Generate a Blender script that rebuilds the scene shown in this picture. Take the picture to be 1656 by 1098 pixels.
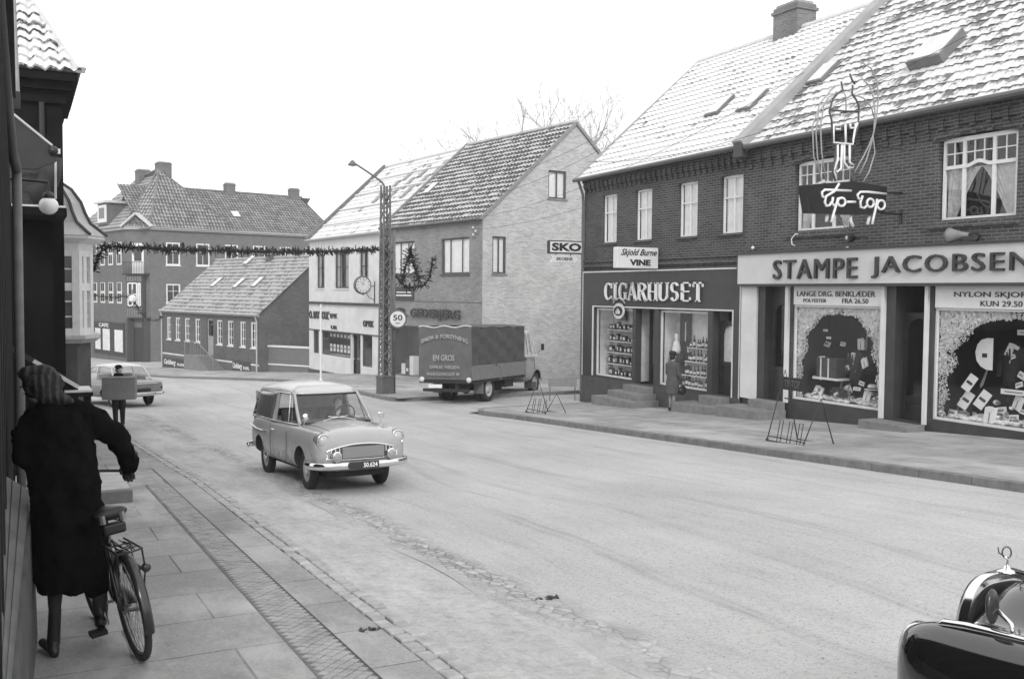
import bpy, bmesh, math, random
from mathutils import Vector, Matrix
random.seed(7)
R = math.radians
scene = bpy.context.scene
for o in list(bpy.data.objects): bpy.data.objects.remove(o)
C = scene.collection

# ------------------------------------------------------------------ camera
PW, PH, F = 1656.0, 1098.0, 1600.0
PSI, PITCH, ROLL = R(26.4), math.atan(77/1600), 0.008
EYE = Vector((0, 0, 2.1))
fwd = Vector((math.sin(PSI)*math.cos(PITCH), math.cos(PSI)*math.cos(PITCH), -math.sin(PITCH)))
rt0 = Vector((math.cos(PSI), -math.sin(PSI), 0))
up0 = rt0.cross(fwd)
rgt = rt0*math.cos(ROLL) + up0*math.sin(ROLL)
upv = up0*math.cos(ROLL) - rt0*math.sin(ROLL)
cd = bpy.data.cameras.new('camera'); cam = bpy.data.objects.new('camera', cd); C.objects.link(cam)
cam.matrix_world = Matrix(((rgt.x, upv.x, -fwd.x, EYE.x), (rgt.y, upv.y, -fwd.y, EYE.y), (rgt.z, upv.z, -fwd.z, EYE.z), (0, 0, 0, 1)))
cd.sensor_width = 36; cd.lens = 36*F/PW; cd.clip_end = 2000; cd.clip_start = 0.05
scene.camera = cam

# ------------------------------------------------------------------ sky, sun
SUN_EL, SUN_AZ = R(32), R(200)
w = bpy.data.worlds.new("World"); scene.world = w; w.use_nodes = True
nt = w.node_tree; nt.nodes.clear()
sky = nt.nodes.new('ShaderNodeTexSky'); sky.sky_type = 'NISHITA'; sky.sun_disc = False
sky.sun_elevation = SUN_EL; sky.sun_rotation = SUN_AZ; sky.dust_density = 4; sky.air_density = 1.5
bw = nt.nodes.new('ShaderNodeRGBToBW'); m1 = nt.nodes.new('ShaderNodeMath'); m1.operation = 'MULTIPLY'; m1.inputs[1].default_value = 0.02
m2 = nt.nodes.new('ShaderNodeMath'); m2.operation = 'ADD'; m2.inputs[1].default_value = 1.15
m3 = nt.nodes.new('ShaderNodeMath'); m3.operation = 'MINIMUM'; m3.inputs[1].default_value = 1.5
bg = nt.nodes.new('ShaderNodeBackground'); wo = nt.nodes.new('ShaderNodeOutputWorld')
nt.links.new(sky.outputs[0], bw.inputs[0]); nt.links.new(bw.outputs[0], m1.inputs[0]); nt.links.new(m1.outputs[0], m2.inputs[0])
nt.links.new(m2.outputs[0], m3.inputs[0]); nt.links.new(m3.outputs[0], bg.inputs[0]); nt.links.new(bg.outputs[0], wo.inputs[0])
bg.inputs[1].default_value = 1.0
sl = bpy.data.lights.new('sun', 'SUN'); sl.energy = 1.5; sl.angle = R(14); sl.color = (1, 0.995, 0.985)
sun = bpy.data.objects.new('sun', sl); C.objects.link(sun)
sdir = Vector((math.sin(SUN_AZ)*math.cos(SUN_EL), math.cos(SUN_AZ)*math.cos(SUN_EL), math.sin(SUN_EL)))
sun.rotation_euler = sdir.to_track_quat('Z', 'Y').to_euler(); sun.location = (0, 0, 30)
scene.view_settings.view_transform = 'Standard'; scene.view_settings.look = 'None'
scene.view_settings.exposure = 0.22; scene.view_settings.gamma = 1.0

# ------------------------------------------------------------------ maths helpers
def raydir(px, py): return (fwd + rgt*((px-PW/2)/F) - upv*((py-PH/2)/F))
KN = [(-60, -3.0), (0, 0), (25, 1.375), (35, 1.72), (45, 2.07), (58, 2.88), (72, 3.5), (87, 4.05), (120, 4.6), (400, 6.0), (900, 8.0)]
def gz(y):
    for (a, b), (c, d) in zip(KN, KN[1:]):
        if y <= c: return -(b + (d-b)*(y-a)/(c-a))
    return -KN[-1][1]
def ground_hit(px, py, dz=0.0):
    d = raydir(px, py); t = 1.0
    for i in range(6000):
        p = EYE + d*t
        if p.z <= gz(p.y)+dz: return p
        t += 0.03
    return p
class Frame:
    """a local building frame: x along the facade (left to right seen from the street), y into the building, z up"""
    def __init__(s, ox, oy, oz, ang):
        s.o = Vector((ox, oy, oz)); s.a = ang
        s.ux = Vector((math.cos(ang), math.sin(ang), 0)); s.uy = Vector((-math.sin(ang), math.cos(ang), 0))
    def hit(s, px, py, yl=0.0):
        d = raydir(px, py); t = (yl - (EYE-s.o).dot(s.uy))/d.dot(s.uy); p = EYE+d*t-s.o
        return p.dot(s.ux), p.z
    def hitx(s, px, py, xl=0.0):
        d = raydir(px, py); t = (xl - (EYE-s.o).dot(s.ux))/d.dot(s.ux); p = EYE+d*t-s.o
        return p.dot(s.uy), p.z
    def W(s, x, y, z): return s.o + s.ux*x + s.uy*y + Vector((0, 0, z))
    def gl(s, x, y=0.0): return gz(s.W(x, y, 0).y) - s.o.z          # ground height in local z

# ------------------------------------------------------------------ object helpers
def tag(o, label=None, cat=None, group=None, kind=None):
    if label: o['label'] = label
    if cat: o['category'] = cat
    if group: o['group'] = group
    if kind: o['kind'] = kind
    return o
def empty(name, loc=(0, 0, 0), rz=0.0, label=None, cat=None, group=None):
    o = bpy.data.objects.new(name, None); C.objects.link(o); o.location = loc; o.rotation_euler = (0, 0, rz); o.empty_display_size = 0.2
    return tag(o, label, cat, group)
def fempty(name, fr, label, cat, group=None): return empty(name, fr.o, fr.a, label, cat, group)
KIDS = {}
def par(o, p):
    if p is not None:
        o.parent = p; KIDS.setdefault(p, []).append(o)
def copy_tree(o, parent=None):
    c = o.copy(); C.objects.link(c)
    if parent is not None: par(c, parent)
    for ch in KIDS.get(o, []): copy_tree(ch, c)
    return c
class MB:
    def __init__(s): s.v = []; s.f = []; s.uv = []; s.hasuv = False
    def add(s, vs, fs, uvs=None):
        b = len(s.v); s.v += [tuple(v) for v in vs]
        for i, f in enumerate(fs):
            s.f.append(tuple(b+k for k in f))
            if uvs is not None: s.uv.append(uvs[i]); s.hasuv = True
            else: s.uv.append([(0, 0)]*len(f))
        return s
    def box(s, x0, x1, y0, y1, z0, z1):
        if x0 > x1: x0, x1 = x1, x0
        if y0 > y1: y0, y1 = y1, y0
        if z0 > z1: z0, z1 = z1, z0
        v = [(x0,y0,z0),(x1,y0,z0),(x1,y1,z0),(x0,y1,z0),(x0,y0,z1),(x1,y0,z1),(x1,y1,z1),(x0,y1,z1)]
        return s.add(v, [(0,3,2,1),(4,5,6,7),(0,1,5,4),(1,2,6,5),(2,3,7,6),(3,0,4,7)])
    def obox(s, c, size, rot=None):
        m = rot if rot is not None else Matrix.Identity(3); hx, hy, hz = [q/2 for q in size]; c = Vector(c)
        v = [c + m @ Vector((a*hx, b*hy, d*hz)) for a, b, d in [(-1,-1,-1),(1,-1,-1),(1,1,-1),(-1,1,-1),(-1,-1,1),(1,-1,1),(1,1,1),(-1,1,1)]]
        return s.add(v, [(0,3,2,1),(4,5,6,7),(0,1,5,4),(1,2,6,5),(2,3,7,6),(3,0,4,7)])
    def bar(s, p, q, w=0.05, h=None):
        p, q = Vector(p), Vector(q); d = q-p; L = d.length
        if L < 1e-6: return s
        h = h or w
        return s.obox((p+q)/2, (w, h, L), d.to_track_quat('Z', 'Y').to_matrix())
    def quad(s, a, b, c, d): return s.add([a, b, c, d], [(0, 1, 2, 3)])
    def tube(s, pts, r=0.02, n=8, caps=True, closed=False):
        pts = [Vector(p) for p in pts]; m = len(pts); rs = r if isinstance(r, (list, tuple)) else [r]*m
        vs = []; prev = None
        for i, p in enumerate(pts):
            if closed: t = pts[(i+1) % m]-pts[i-1]
            else: t = pts[min(i+1, m-1)]-pts[max(i-1, 0)]
            if t.length < 1e-9: t = Vector((0, 0, 1))
            t.normalize()
            if prev is None:
                a = Vector((0, 0, 1)) if abs(t.z) < 0.9 else Vector((1, 0, 0)); a = (a-t*a.dot(t)).normalized()
            else:
                a = prev-t*prev.dot(t); a = a.normalized() if a.length > 1e-6 else prev
            prev = a; b = t.cross(a)
            for k in range(n):
                an = 2*math.pi*k/n; vs.append(p+(a*math.cos(an)+b*math.sin(an))*rs[i])
        fs = []
        for i in range(m if closed else m-1):
            j = (i+1) % m
            for k in range(n): l = (k+1) % n; fs.append((i*n+k, i*n+l, j*n+l, j*n+k))
        if caps and not closed: fs.append(tuple(range(n))[::-1]); fs.append(tuple((m-1)*n+k for k in range(n)))
        return s.add(vs, fs)
    def lathe(s, prof, c=(0, 0, 0), axis='Z', n=20, sc=(1, 1), cap=True):
        """prof: list of (r, h); spun round axis through c"""
        c = Vector(c); vs = []
        for r, h in prof:
            for k in range(n):
                a = 2*math.pi*k/n; x, y = r*math.cos(a)*sc[0], r*math.sin(a)*sc[1]
                vs.append(c+(Vector((x, y, h)) if axis == 'Z' else Vector((h, x, y)) if axis == 'X' else Vector((y, h, x))))
        fs = []
        for i in range(len(prof)-1):
            for k in range(n): l = (k+1) % n; fs.append((i*n+k, i*n+l, (i+1)*n+l, (i+1)*n+k))
        if cap: fs.append(tuple(range(n))[::-1]); fs.append(tuple((len(prof)-1)*n+k for k in range(n)))
        return s.add(vs, fs)
    def ball(s, c, r, n=12, m=8):
        c = Vector(c); rr = r if isinstance(r, (tuple, list, Vector)) else (r, r, r)
        vs = []; fs = []
        for i in range(m+1):
            ph = math.pi*i/m
            for k in range(n):
                a = 2*math.pi*k/n; vs.append(c+Vector((rr[0]*math.sin(ph)*math.cos(a), rr[1]*math.sin(ph)*math.sin(a), rr[2]*math.cos(ph))))
        for i in range(m):
            for k in range(n): l = (k+1) % n; fs.append((i*n+k, (i+1)*n+k, (i+1)*n+l, i*n+l))
        return s.add(vs, fs)
    def prism(s, pts, y0, y1, plane='XZ'):
        """extrude a 2-D outline between y0 and y1"""
        n = len(pts); ar = sum(pts[i][0]*pts[(i+1) % n][1]-pts[(i+1) % n][0]*pts[i][1] for i in range(n))
        if ar < 0: pts = pts[::-1]
        def P(a, b, y): return (a, y, b) if plane == 'XZ' else (y, a, b) if plane == 'YZ' else (a, b, y)
        if plane != 'XZ': y0, y1 = max(y0, y1), min(y0, y1)
        else: y0, y1 = min(y0, y1), max(y0, y1)
        vs = [P(a, b, y0) for a, b in pts]+[P(a, b, y1) for a, b in pts]
        fs = [tuple(range(n)), tuple(range(2*n-1, n-1, -1))]
        for i in range(n): j = (i+1) % n; fs.append((i, i+n, j+n, j))
        return s.add(vs, fs)
    def loft(s, rings, cap=True, closed=True):
        n = len(rings[0]); vs = [p for r in rings for p in r]; fs = []
        for i in range(len(rings)-1):
            for k in range(n if closed else n-1): l = (k+1) % n; fs.append((i*n+k, i*n+l, (i+1)*n+l, (i+1)*n+k))
        if cap and closed: fs.append(tuple(range(n))[::-1]); fs.append(tuple((len(rings)-1)*n+k for k in range(n)))
        return s.add(vs, fs)
    def build(s, name, mat, parent=None, smooth=False, bevel=0.0, sub=0, loc=None, rz=None, merge=False):
        me = bpy.data.meshes.new(name); me.from_pydata(s.v, [], s.f); me.update()
        if s.hasuv:
            ul = me.uv_layers.new(name='UVMap'); k = 0
            for i, f in enumerate(s.f):
                for c in s.uv[i]: ul.data[k].uv = c; k += 1
        me.materials.append(mat)
        if merge:
            bm = bmesh.new(); bm.from_mesh(me); bmesh.ops.remove_doubles(bm, verts=bm.verts, dist=1e-4)
            bmesh.ops.recalc_face_normals(bm, faces=bm.faces); bm.to_mesh(me); bm.free()
        if smooth:
            for p in me.polygons: p.use_smooth = True
        o = bpy.data.objects.new(name, me); C.objects.link(o); par(o, parent)
        if loc: o.location = loc
        if rz is not None: o.rotation_euler = (0, 0, rz)
        if bevel:
            b = o.modifiers.new('bevel', 'BEVEL'); b.width = bevel; b.segments = 2; b.limit_method = 'ANGLE'
        if sub:
            b = o.modifiers.new('sub', 'SUBSURF'); b.levels = b.render_levels = sub
        if smooth == 'auto':
            try:
                me.set_sharp_from_angle(angle=R(35))
            except Exception: pass
        return o

# ------------------------------------------------------------------ materials (the photograph is black and white)
def lin(v): v = v/255.0; return v/12.92 if v <= 0.04045 else ((v+0.055)/1.055)**2.4
MATS = {}
def nn(nt, t, **k):
    n = nt.nodes.new(t)
    for a, b in k.items(): setattr(n, a, b)
    return n
def ramp(nt, src, stops):
    r = nn(nt, 'ShaderNodeValToRGB'); el = r.color_ramp.elements
    while len(el) < len(stops): el.new(0.5)
    for e, (p, v) in zip(el, stops): e.position = p; e.color = (v, v, v, 1)
    nt.links.new(src, r.inputs[0]); return r.outputs[0]
def mixc(nt, fac, a, b, mode='MIX'):
    m = nn(nt, 'ShaderNodeMix', data_type='RGBA', blend_type=mode)
    for inp, v in ((m.inputs[0], fac), (m.inputs[6], a), (m.inputs[7], b)):
        if isinstance(v, (int, float)): inp.default_value = v if inp == m.inputs[0] else (v, v, v, 1)
        else: nt.links.new(v, inp)
    return m.outputs[2]
def noise(nt, vec, scale, detail=4, rough=0.55, stretch=None):
    if stretch:
        mp = nn(nt, 'ShaderNodeMapping'); mp.inputs['Scale'].default_value = stretch; nt.links.new(vec, mp.inputs[0]); vec = mp.outputs[0]
    n = nn(nt, 'ShaderNodeTexNoise'); n.inputs['Scale'].default_value = scale; n.inputs['Detail'].default_value = detail; n.inputs['Roughness'].default_value = rough
    nt.links.new(vec, n.inputs['Vector']); return n.outputs[0]
def newmat(name):
    m = bpy.data.materials.new(name); m.use_nodes = True; t = m.node_tree; b = t.nodes['Principled BSDF']
    tc = nn(t, 'ShaderNodeTexCoord'); return m, t, b, tc.outputs['Object']
def bump(t, b, h, strength=0.3, dist=0.01):
    n = nn(t, 'ShaderNodeBump'); n.inputs['Strength'].default_value = strength; n.inputs['Distance'].default_value = dist
    t.links.new(h, n.inputs['Height']); t.links.new(n.outputs[0], b.inputs['Normal'])
def flat(name, v, rough=0.7, metal=0.0, var=0.18, scale=6.0, bmp=0.0, bscale=60, spec=0.5, coat=0.0):
    """plain material of base value v with weathering noise"""
    if name in MATS: return MATS[name]
    m, t, b, vec = newmat(name)
    if var:
        n = noise(t, vec, scale, 5, 0.6); c = ramp(t, n, [(0.25, max(0, v*(1-var))), (0.75, min(1, v*(1+var)))]); t.links.new(c, b.inputs['Base Color'])
    else: b.inputs['Base Color'].default_value = (v, v, v, 1)
    b.inputs['Roughness'].default_value = rough; b.inputs['Metallic'].default_value = metal; b.inputs['Specular IOR Level'].default_value = spec
    b.inputs['Coat Weight'].default_value = coat; b.inputs['Coat Roughness'].default_value = 0.05
    if bmp: bump(t, b, noise(t, vec, bscale, 3), bmp, 0.01)
    MATS[name] = m; return m
def wallvec(t, vec):
    """(u, z) coordinates on any upright face of a building in its own frame"""
    geo = nn(t, 'ShaderNodeTexCoord'); sn = nn(t, 'ShaderNodeSeparateXYZ'); t.links.new(geo.outputs['Normal'], sn.inputs[0])
    sx = nn(t, 'ShaderNodeSeparateXYZ'); t.links.new(vec, sx.inputs[0])
    a = nn(t, 'ShaderNodeMath', operation='ABSOLUTE'); t.links.new(sn.outputs[0], a.inputs[0])
    g = nn(t, 'ShaderNodeMath', operation='GREATER_THAN'); g.inputs[1].default_value = 0.7; t.links.new(a.outputs[0], g.inputs[0])
    mx = nn(t, 'ShaderNodeMix', data_type='FLOAT'); t.links.new(g.outputs[0], mx.inputs[0]); t.links.new(sx.outputs[0], mx.inputs[2]); t.links.new(sx.outputs[1], mx.inputs[3])
    cb = nn(t, 'ShaderNodeCombineXYZ'); t.links.new(mx.outputs[0], cb.inputs[0]); t.links.new(sx.outputs[2], cb.inputs[1]); return cb.outputs[0]
def brick(name, lo, hi, mortar, bw=0.24, bh=0.068, ms=0.012, rough=0.9, stain=0.3, bmp=0.5):
    if name in MATS: return MATS[name]
    m, t, b, vec = newmat(name); v2 = wallvec(t, vec)
    bt = nn(t, 'ShaderNodeTexBrick'); bt.inputs['Scale'].default_value = 1; bt.inputs['Brick Width'].default_value = bw; bt.inputs['Row Height'].default_value = bh
    bt.inputs['Mortar Size'].default_value = ms; bt.inputs['Mortar Smooth'].default_value = 0.3; bt.inputs['Bias'].default_value = 0.0
    for k, q in (('Color1', lo), ('Color2', hi), ('Mortar', mortar)): bt.inputs[k].default_value = (q, q, q, 1)
    t.links.new(v2, bt.inputs['Vector'])
    n1 = noise(t, vec, 0.9, 5, 0.6); c1 = ramp(t, n1, [(0.3, 1-stain), (0.7, 1+stain*0.4)])
    n2 = noise(t, vec, 22, 3, 0.6); c2 = ramp(t, n2, [(0.3, 0.8), (0.7, 1.15)])
    c = mixc(t, 1.0, bt.outputs[0], c1, 'MULTIPLY'); c = mixc(t, 1.0, c, c2, 'MULTIPLY')
    t.links.new(c, b.inputs['Base Color']); b.inputs['Roughness'].default_value = rough; b.inputs['Specular IOR Level'].default_value = 0.25
    inv = nn(t, 'ShaderNodeMath', operation='SUBTRACT'); inv.inputs[0].default_value = 1; t.links.new(bt.outputs['Fac'], inv.inputs[1])
    bump(t, b, inv.outputs[0], bmp, 0.008)
    MATS[name] = m; return m
def tilemat(name, tile, snow, cover, nscale=1.2, edge=0.5, wt=0.35, nw=1.0, ue=0.0):
    """roof tiles: UV counts tiles (u across, v up the slope); old snow caught on each course"""
    if name in MATS: return MATS[name]
    m, t, b, vec = newmat(name)
    uv = nn(t, 'ShaderNodeTexCoord').outputs['UV']; sp = nn(t, 'ShaderNodeSeparateXYZ'); t.links.new(uv, sp.inputs[0])
    fr = nn(t, 'ShaderNodeMath', operation='FRACT'); t.links.new(sp.outputs[1], fr.inputs[0])
    fl = nn(t, 'ShaderNodeVectorMath', operation='FLOOR'); t.links.new(uv, fl.inputs[0])
    wn = nn(t, 'ShaderNodeTexWhiteNoise', noise_dimensions='2D'); t.links.new(fl.outputs[0], wn.inputs['Vector'])
    n1 = noise(t, vec, nscale, 4, 0.6); n2 = noise(t, uv, 2.6, 5, 0.75)
    def ma(op, a, bb):
        q = nn(t, 'ShaderNodeMath', operation=op)
        for i, x in ((0, a), (1, bb)):
            if isinstance(x, (int, float)): q.inputs[i].default_value = x
            else: t.links.new(x, q.inputs[i])
        return q.outputs[0]
    # amount = cover + noise + per tile + course phase (snow lies on the lower part of each tile, melts below the step above)
    s = ma('ADD', ma('MULTIPLY', ma('SUBTRACT', n1, 0.5), 1.6*nw), ma('MULTIPLY', ma('SUBTRACT', n2, 0.5), 1.5*nw))
    s = ma('ADD', s, ma('MULTIPLY', ma('SUBTRACT', wn.outputs[0], 0.5), wt))
    s = ma('ADD', s, ma('MULTIPLY', ma('SUBTRACT', 0.5, fr.outputs[0]), edge*2))
    if ue:
        fu = nn(t, 'ShaderNodeMath', operation='FRACT'); t.links.new(sp.outputs[0], fu.inputs[0])
        s = ma('ADD', s, ma('MULTIPLY', ma('SUBTRACT', 0.25, ma('ABSOLUTE', ma('SUBTRACT', fu.outputs[0], 0.5), 0)), ue*4))
    s = ma('ADD', s, cover-0.5)
    msk = ramp(t, ma('ADD', s, 0.5), [(0.42, 0.0), (0.58, 1.0)])
    n3 = noise(t, vec, 14, 4, 0.6)
    tc_ = mixc(t, 1.0, ramp(t, n3, [(0.3, tile*0.75), (0.7, tile*1.2)]), ramp(t, wn.outputs[0], [(0, 0.8), (1, 1.2)]), 'MULTIPLY')
    sc_ = ramp(t, n3, [(0.3, snow*0.85), (0.7, snow)])
    t.links.new(mixc(t, msk, tc_, sc_), b.inputs['Base Color'])
    b.inputs['Roughness'].default_value = 0.85; b.inputs['Specular IOR Level'].default_value = 0.2
    bump(t, b, ma('ADD', msk, ma('MULTIPLY', n3, 0.5)), 0.5, 0.015)
    MATS[name] = m; return m
def glassmat(name='window_glass', dark=0.02, trans=0.55, rough=0.03):
    if name in MATS: return MATS[name]
    m, t, b, vec = newmat(name); out = t.nodes['Material Output']
    tr = nn(t, 'ShaderNodeBsdfTransparent'); gl = nn(t, 'ShaderNodeBsdfGlossy'); gl.inputs['Roughness'].default_value = rough
    lw_ = nn(t, 'ShaderNodeLayerWeight'); lw_.inputs[0].default_value = 0.5; fz = nn(t, 'ShaderNodeMath', operation='POWER'); fz.inputs[1].default_value = 4.0; t.links.new(lw_.outputs['Facing'], fz.inputs[0])
    mu = nn(t, 'ShaderNodeMath', operation='MULTIPLY_ADD'); mu.inputs[1].default_value = 0.8; mu.inputs[2].default_value = dark+0.03; t.links.new(fz.outputs[0], mu.inputs[0])
    mx = nn(t, 'ShaderNodeMixShader'); t.links.new(mu.outputs[0], mx.inputs[0]); t.links.new(tr.outputs[0], mx.inputs[1]); t.links.new(gl.outputs[0], mx.inputs[2])
    tr.inputs[0].default_value = (trans, trans, trans, 1); t.links.new(mx.outputs[0], out.inputs[0])
    n = noise(t, vec, 1.3, 2); bu = nn(t, 'ShaderNodeBump'); bu.inputs['Strength'].default_value = 0.04; bu.inputs['Distance'].default_value = 0.05
    t.links.new(n, bu.inputs['Height']); t.links.new(bu.outputs[0], gl.inputs['Normal'])
    MATS[name] = m; return m
# ------------------------------------------------------------------ ground, road, pavements
def lerp_tab(tab, y):
    if y <= tab[0][0]: return tab[0][1]
    for (a, b), (c, d) in zip(tab, tab[1:]):
        if y <= c: return b+(d-b)*(y-a)/(c-a)
    return tab[-1][1]
XL = [(-20, 2.47), (15, 2.47), (20, 2.3), (24, 2.2), (28, 2.1), (34, 1.3), (42, -0.6), (60, -8.0), (80, -18)]       # left kerb
XR = [(-20, 11.62), (24, 11.75), (30, 11.0), (42, 11.3), (46, 10.2), (52, 8.9), (58, 7.4), (66, 5.2), (74, 3.2), (84, -1)]            # right kerb
def kl(y): return lerp_tab(XL, y)
def kr(y): return lerp_tab(XR, y)
def strip(mb, fl, fr, y0, y1, dz, step=1.0, nx=1, dz2=None):
    ys = [y0]; k = math.floor(y0)+1
    while k < y1: ys.append(k); k += step
    ys.append(y1)
    vs = []; fs = []
    for y in ys:
        a, b = fl(y), fr(y)
        for i in range(nx+1): vs.append((a+(b-a)*i/nx, y, gz(y)+dz+((dz2-dz)*i/nx if dz2 is not None else 0)))
    m = nx+1
    for i in range(len(ys)-1):
        for k in range(nx): fs.append((i*m+k, i*m+k+1, (i+1)*m+k+1, (i+1)*m+k))
    return mb.add(vs, fs)
def struct(o): o['kind'] = 'structure'; return o

def road_material():
    m, t, b, vec = newmat('frosted_asphalt')
    n1 = noise(t, vec, 1.0, 5, 0.62, (0.9, 0.10, 1))         # wheel tracks drawn along the street
    n2 = noise(t, vec, 0.35, 4, 0.6); n3 = noise(t, vec, 26, 4, 0.75); n4 = noise(t, vec, 3.2, 5, 0.65, (1.6, 0.25, 1))
    base = ramp(t, n1, [(0.30, 0.39), (0.5, 0.43), (0.68, 0.465)])
    c = mixc(t, 1.0, base, ramp(t, n2, [(0.3, 0.86), (0.7, 1.05)]), 'MULTIPLY')
    c = mixc(t, 1.0, c, ramp(t, n4, [(0.28, 0.88), (0.5, 1.0), (0.75, 1.03)]), 'MULTIPLY')
    c = mixc(t, 1.0, c, ramp(t, n3, [(0.28, 0.70), (0.48, 1.0), (0.7, 1.07)]), 'MULTIPLY')
    n5 = noise(t, vec, 55, 2, 0.5); spk = ramp(t, n5, [(0.29, 0.35), (0.36, 1.0)])
    c = mixc(t, 1.0, c, spk, 'MULTIPLY')
    dn = nn(t, 'ShaderNodeTexNoise'); dn.inputs['Scale'].default_value = 0.16; t.links.new(vec, dn.inputs[0])          # tyre tracks weave a little
    dv = nn(t, 'ShaderNodeVectorMath', operation='MULTIPLY_ADD'); dv.inputs[1].default_value = (1.6, 0, 0); t.links.new(dn.outputs[1], dv.inputs[0]); t.links.new(vec, dv.inputs[2])
    n6 = noise(t, dv.outputs[0], 1.0, 5, 0.7, (4.5, 0.035, 1)); n7 = noise(t, vec, 0.5, 3, 0.6)
    tk_ = mixc(t, ramp(t, n7, [(0.38, 0.0), (0.6, 1.0)]), 1.0, ramp(t, n6, [(0.34, 0.78), (0.42, 1.0), (0.64, 1.0), (0.72, 1.10)]))
    c = mixc(t, 1.0, c, tk_, 'MULTIPLY')
    sx_ = nn(t, 'ShaderNodeSeparateXYZ'); t.links.new(dv.outputs[0], sx_.inputs[0])          # pairs of wheel ruts worn through the frost
    fx = nn(t, 'ShaderNodeMath', operation='MULTIPLY'); fx.inputs[1].default_value = 0.78; t.links.new(sx_.outputs[0], fx.inputs[0]); ff = nn(t, 'ShaderNodeMath', operation='FRACT'); t.links.new(fx.outputs[0], ff.inputs[0])
    rut = ramp(t, ff.outputs[0], [(0.40, 1.0), (0.455, 0.80), (0.50, 0.97), (0.53, 0.84), (0.60, 1.0)]); n8 = noise(t, vec, 1.0, 4, 0.65, (0.5, 0.12, 1))
    c = mixc(t, 1.0, c, mixc(t, ramp(t, n8, [(0.40, 0.0), (0.62, 1.0)]), 1.0, rut), 'MULTIPLY')
    c = mixc(t, 1.0, c, ramp(t, noise(t, vec, 150, 2, 0.7), [(0.3, 0.80), (0.7, 1.16)]), 'MULTIPLY')
    t.links.new(c, b.inputs['Base Color']); b.inputs['Roughness'].default_value = 0.85; b.inputs['Specular IOR Level'].default_value = 0.2
    bump(t, b, n3, 0.35, 0.01); return m
ROAD = road_material()
def paving_material(name, lo, hi, bw, bh, mortar, msz=0.008, rot=0.0, snow=0.0, off=0.5, spk=True):
    m, t, b, vec = newmat(name)
    mp = nn(t, 'ShaderNodeMapping'); mp.inputs['Rotation'].default_value = (0, 0, rot); t.links.new(vec, mp.inputs[0])
    bt = nn(t, 'ShaderNodeTexBrick'); bt.offset = off; bt.inputs['Scale'].default_value = 1; bt.inputs['Brick Width'].default_value = bw; bt.inputs['Row Height'].default_value = bh
    bt.inputs['Mortar Size'].default_value = msz; bt.inputs['Mortar Smooth'].default_value = 0.4
    for k, q in (('Color1', lo), ('Color2', hi), ('Mortar', mortar)): bt.inputs[k].default_value = (q, q, q, 1)
    wob = nn(t, 'ShaderNodeTexNoise'); wob.inputs['Scale'].default_value = 2.5; t.links.new(mp.outputs[0], wob.inputs[0])
    sc = nn(t, 'ShaderNodeVectorMath', operation='MULTIPLY_ADD'); sc.inputs[1].default_value = (0.03, 0.03, 0); t.links.new(wob.outputs[1], sc.inputs[0]); t.links.new(mp.outputs[0], sc.inputs[2])
    t.links.new(sc.outputs[0], bt.inputs['Vector'])
    n = noise(t, vec, 1.1, 5, 0.65); c = mixc(t, 1.0, bt.outputs[0], ramp(t, n, [(0.25, 0.72), (0.5, 1.0), (0.75, 1.16)]), 'MULTIPLY')
    n3 = noise(t, vec, 38, 4, 0.7); c = mixc(t, 1.0, c, ramp(t, n3, [(0.28, 0.76), (0.6, 1.05)]), 'MULTIPLY')
    c = mixc(t, 1.0, c, ramp(t, noise(t, vec, 170, 2, 0.7), [(0.3, 0.76), (0.7, 1.2)]), 'MULTIPLY')
    # rubbed-off joints: mortar fades in places
    if snow:
        n4 = noise(t, vec, 0.9, 6, 0.72, (1.0, 0.45, 1)); c = mixc(t, ramp(t, n4, [(0.52-snow*0.2, 0.0), (0.72, 0.85)]), c, 0.5)
    t.links.new(c, b.inputs['Base Color']); b.inputs['Roughness'].default_value = 0.8; b.inputs['Specular IOR Level'].default_value = 0.3
    inv = nn(t, 'ShaderNodeMath', operation='SUBTRACT'); inv.inputs[0].default_value = 1; t.links.new(bt.outputs['Fac'], inv.inputs[1])
    bump(t, b, inv.outputs[0], 0.5, 0.01); return m
SLABS = paving_material('worn_pavement_slabs', 0.27, 0.33, 1.25, 0.82, 0.14, 0.010, 0, 0.22)
SLABS_R = paving_material('far_pavement_slabs', 0.27, 0.33, 0.62, 0.45, 0.20, 0.008, 0, 0.3)
SETT = flat('granite_sett', 0.36, 0.8, var=0.35, scale=7, bmp=0.3, bscale=80)
SETT_SNOW = flat('frosted_sett', 0.27, 0.85, var=0.22, scale=5, bmp=0.4, bscale=50)
KERB = flat('granite_kerb', 0.17, 0.8, var=0.35, scale=5, bmp=0.3)
FROST = flat('trodden_frost', 0.46, 0.9, var=0.16, scale=3, bmp=0.4, bscale=30)
DARKJ = flat('joint_dirt', 0.09, 0.9, var=0.4, scale=9)

g = MB(); strip(g, lambda y: -260, lambda y: 300, -40, 88, -0.02, 1.0); strip(g, lambda y: -500, lambda y: 600, 88, 900, -0.02, 8)
struct(g.build('ground', flat('frosted_ground', 0.40, 0.9, var=0.2, scale=0.5, bmp=0.3)))
g = MB(); strip(g, lambda y: kl(y)-0.02, lambda y: kr(y)+0.02, -15, 60, 0.0); strip(g, lambda y: kl(y), lambda y: 40, 60, 88, 0.0)
struct(g.build('road', ROAD))
g = MB(); strip(g, lambda y: kr(y)+0.02, lambda y: 60, 26.0, 31.2, 0.0)
struct(g.build('side_street', ROAD))
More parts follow.
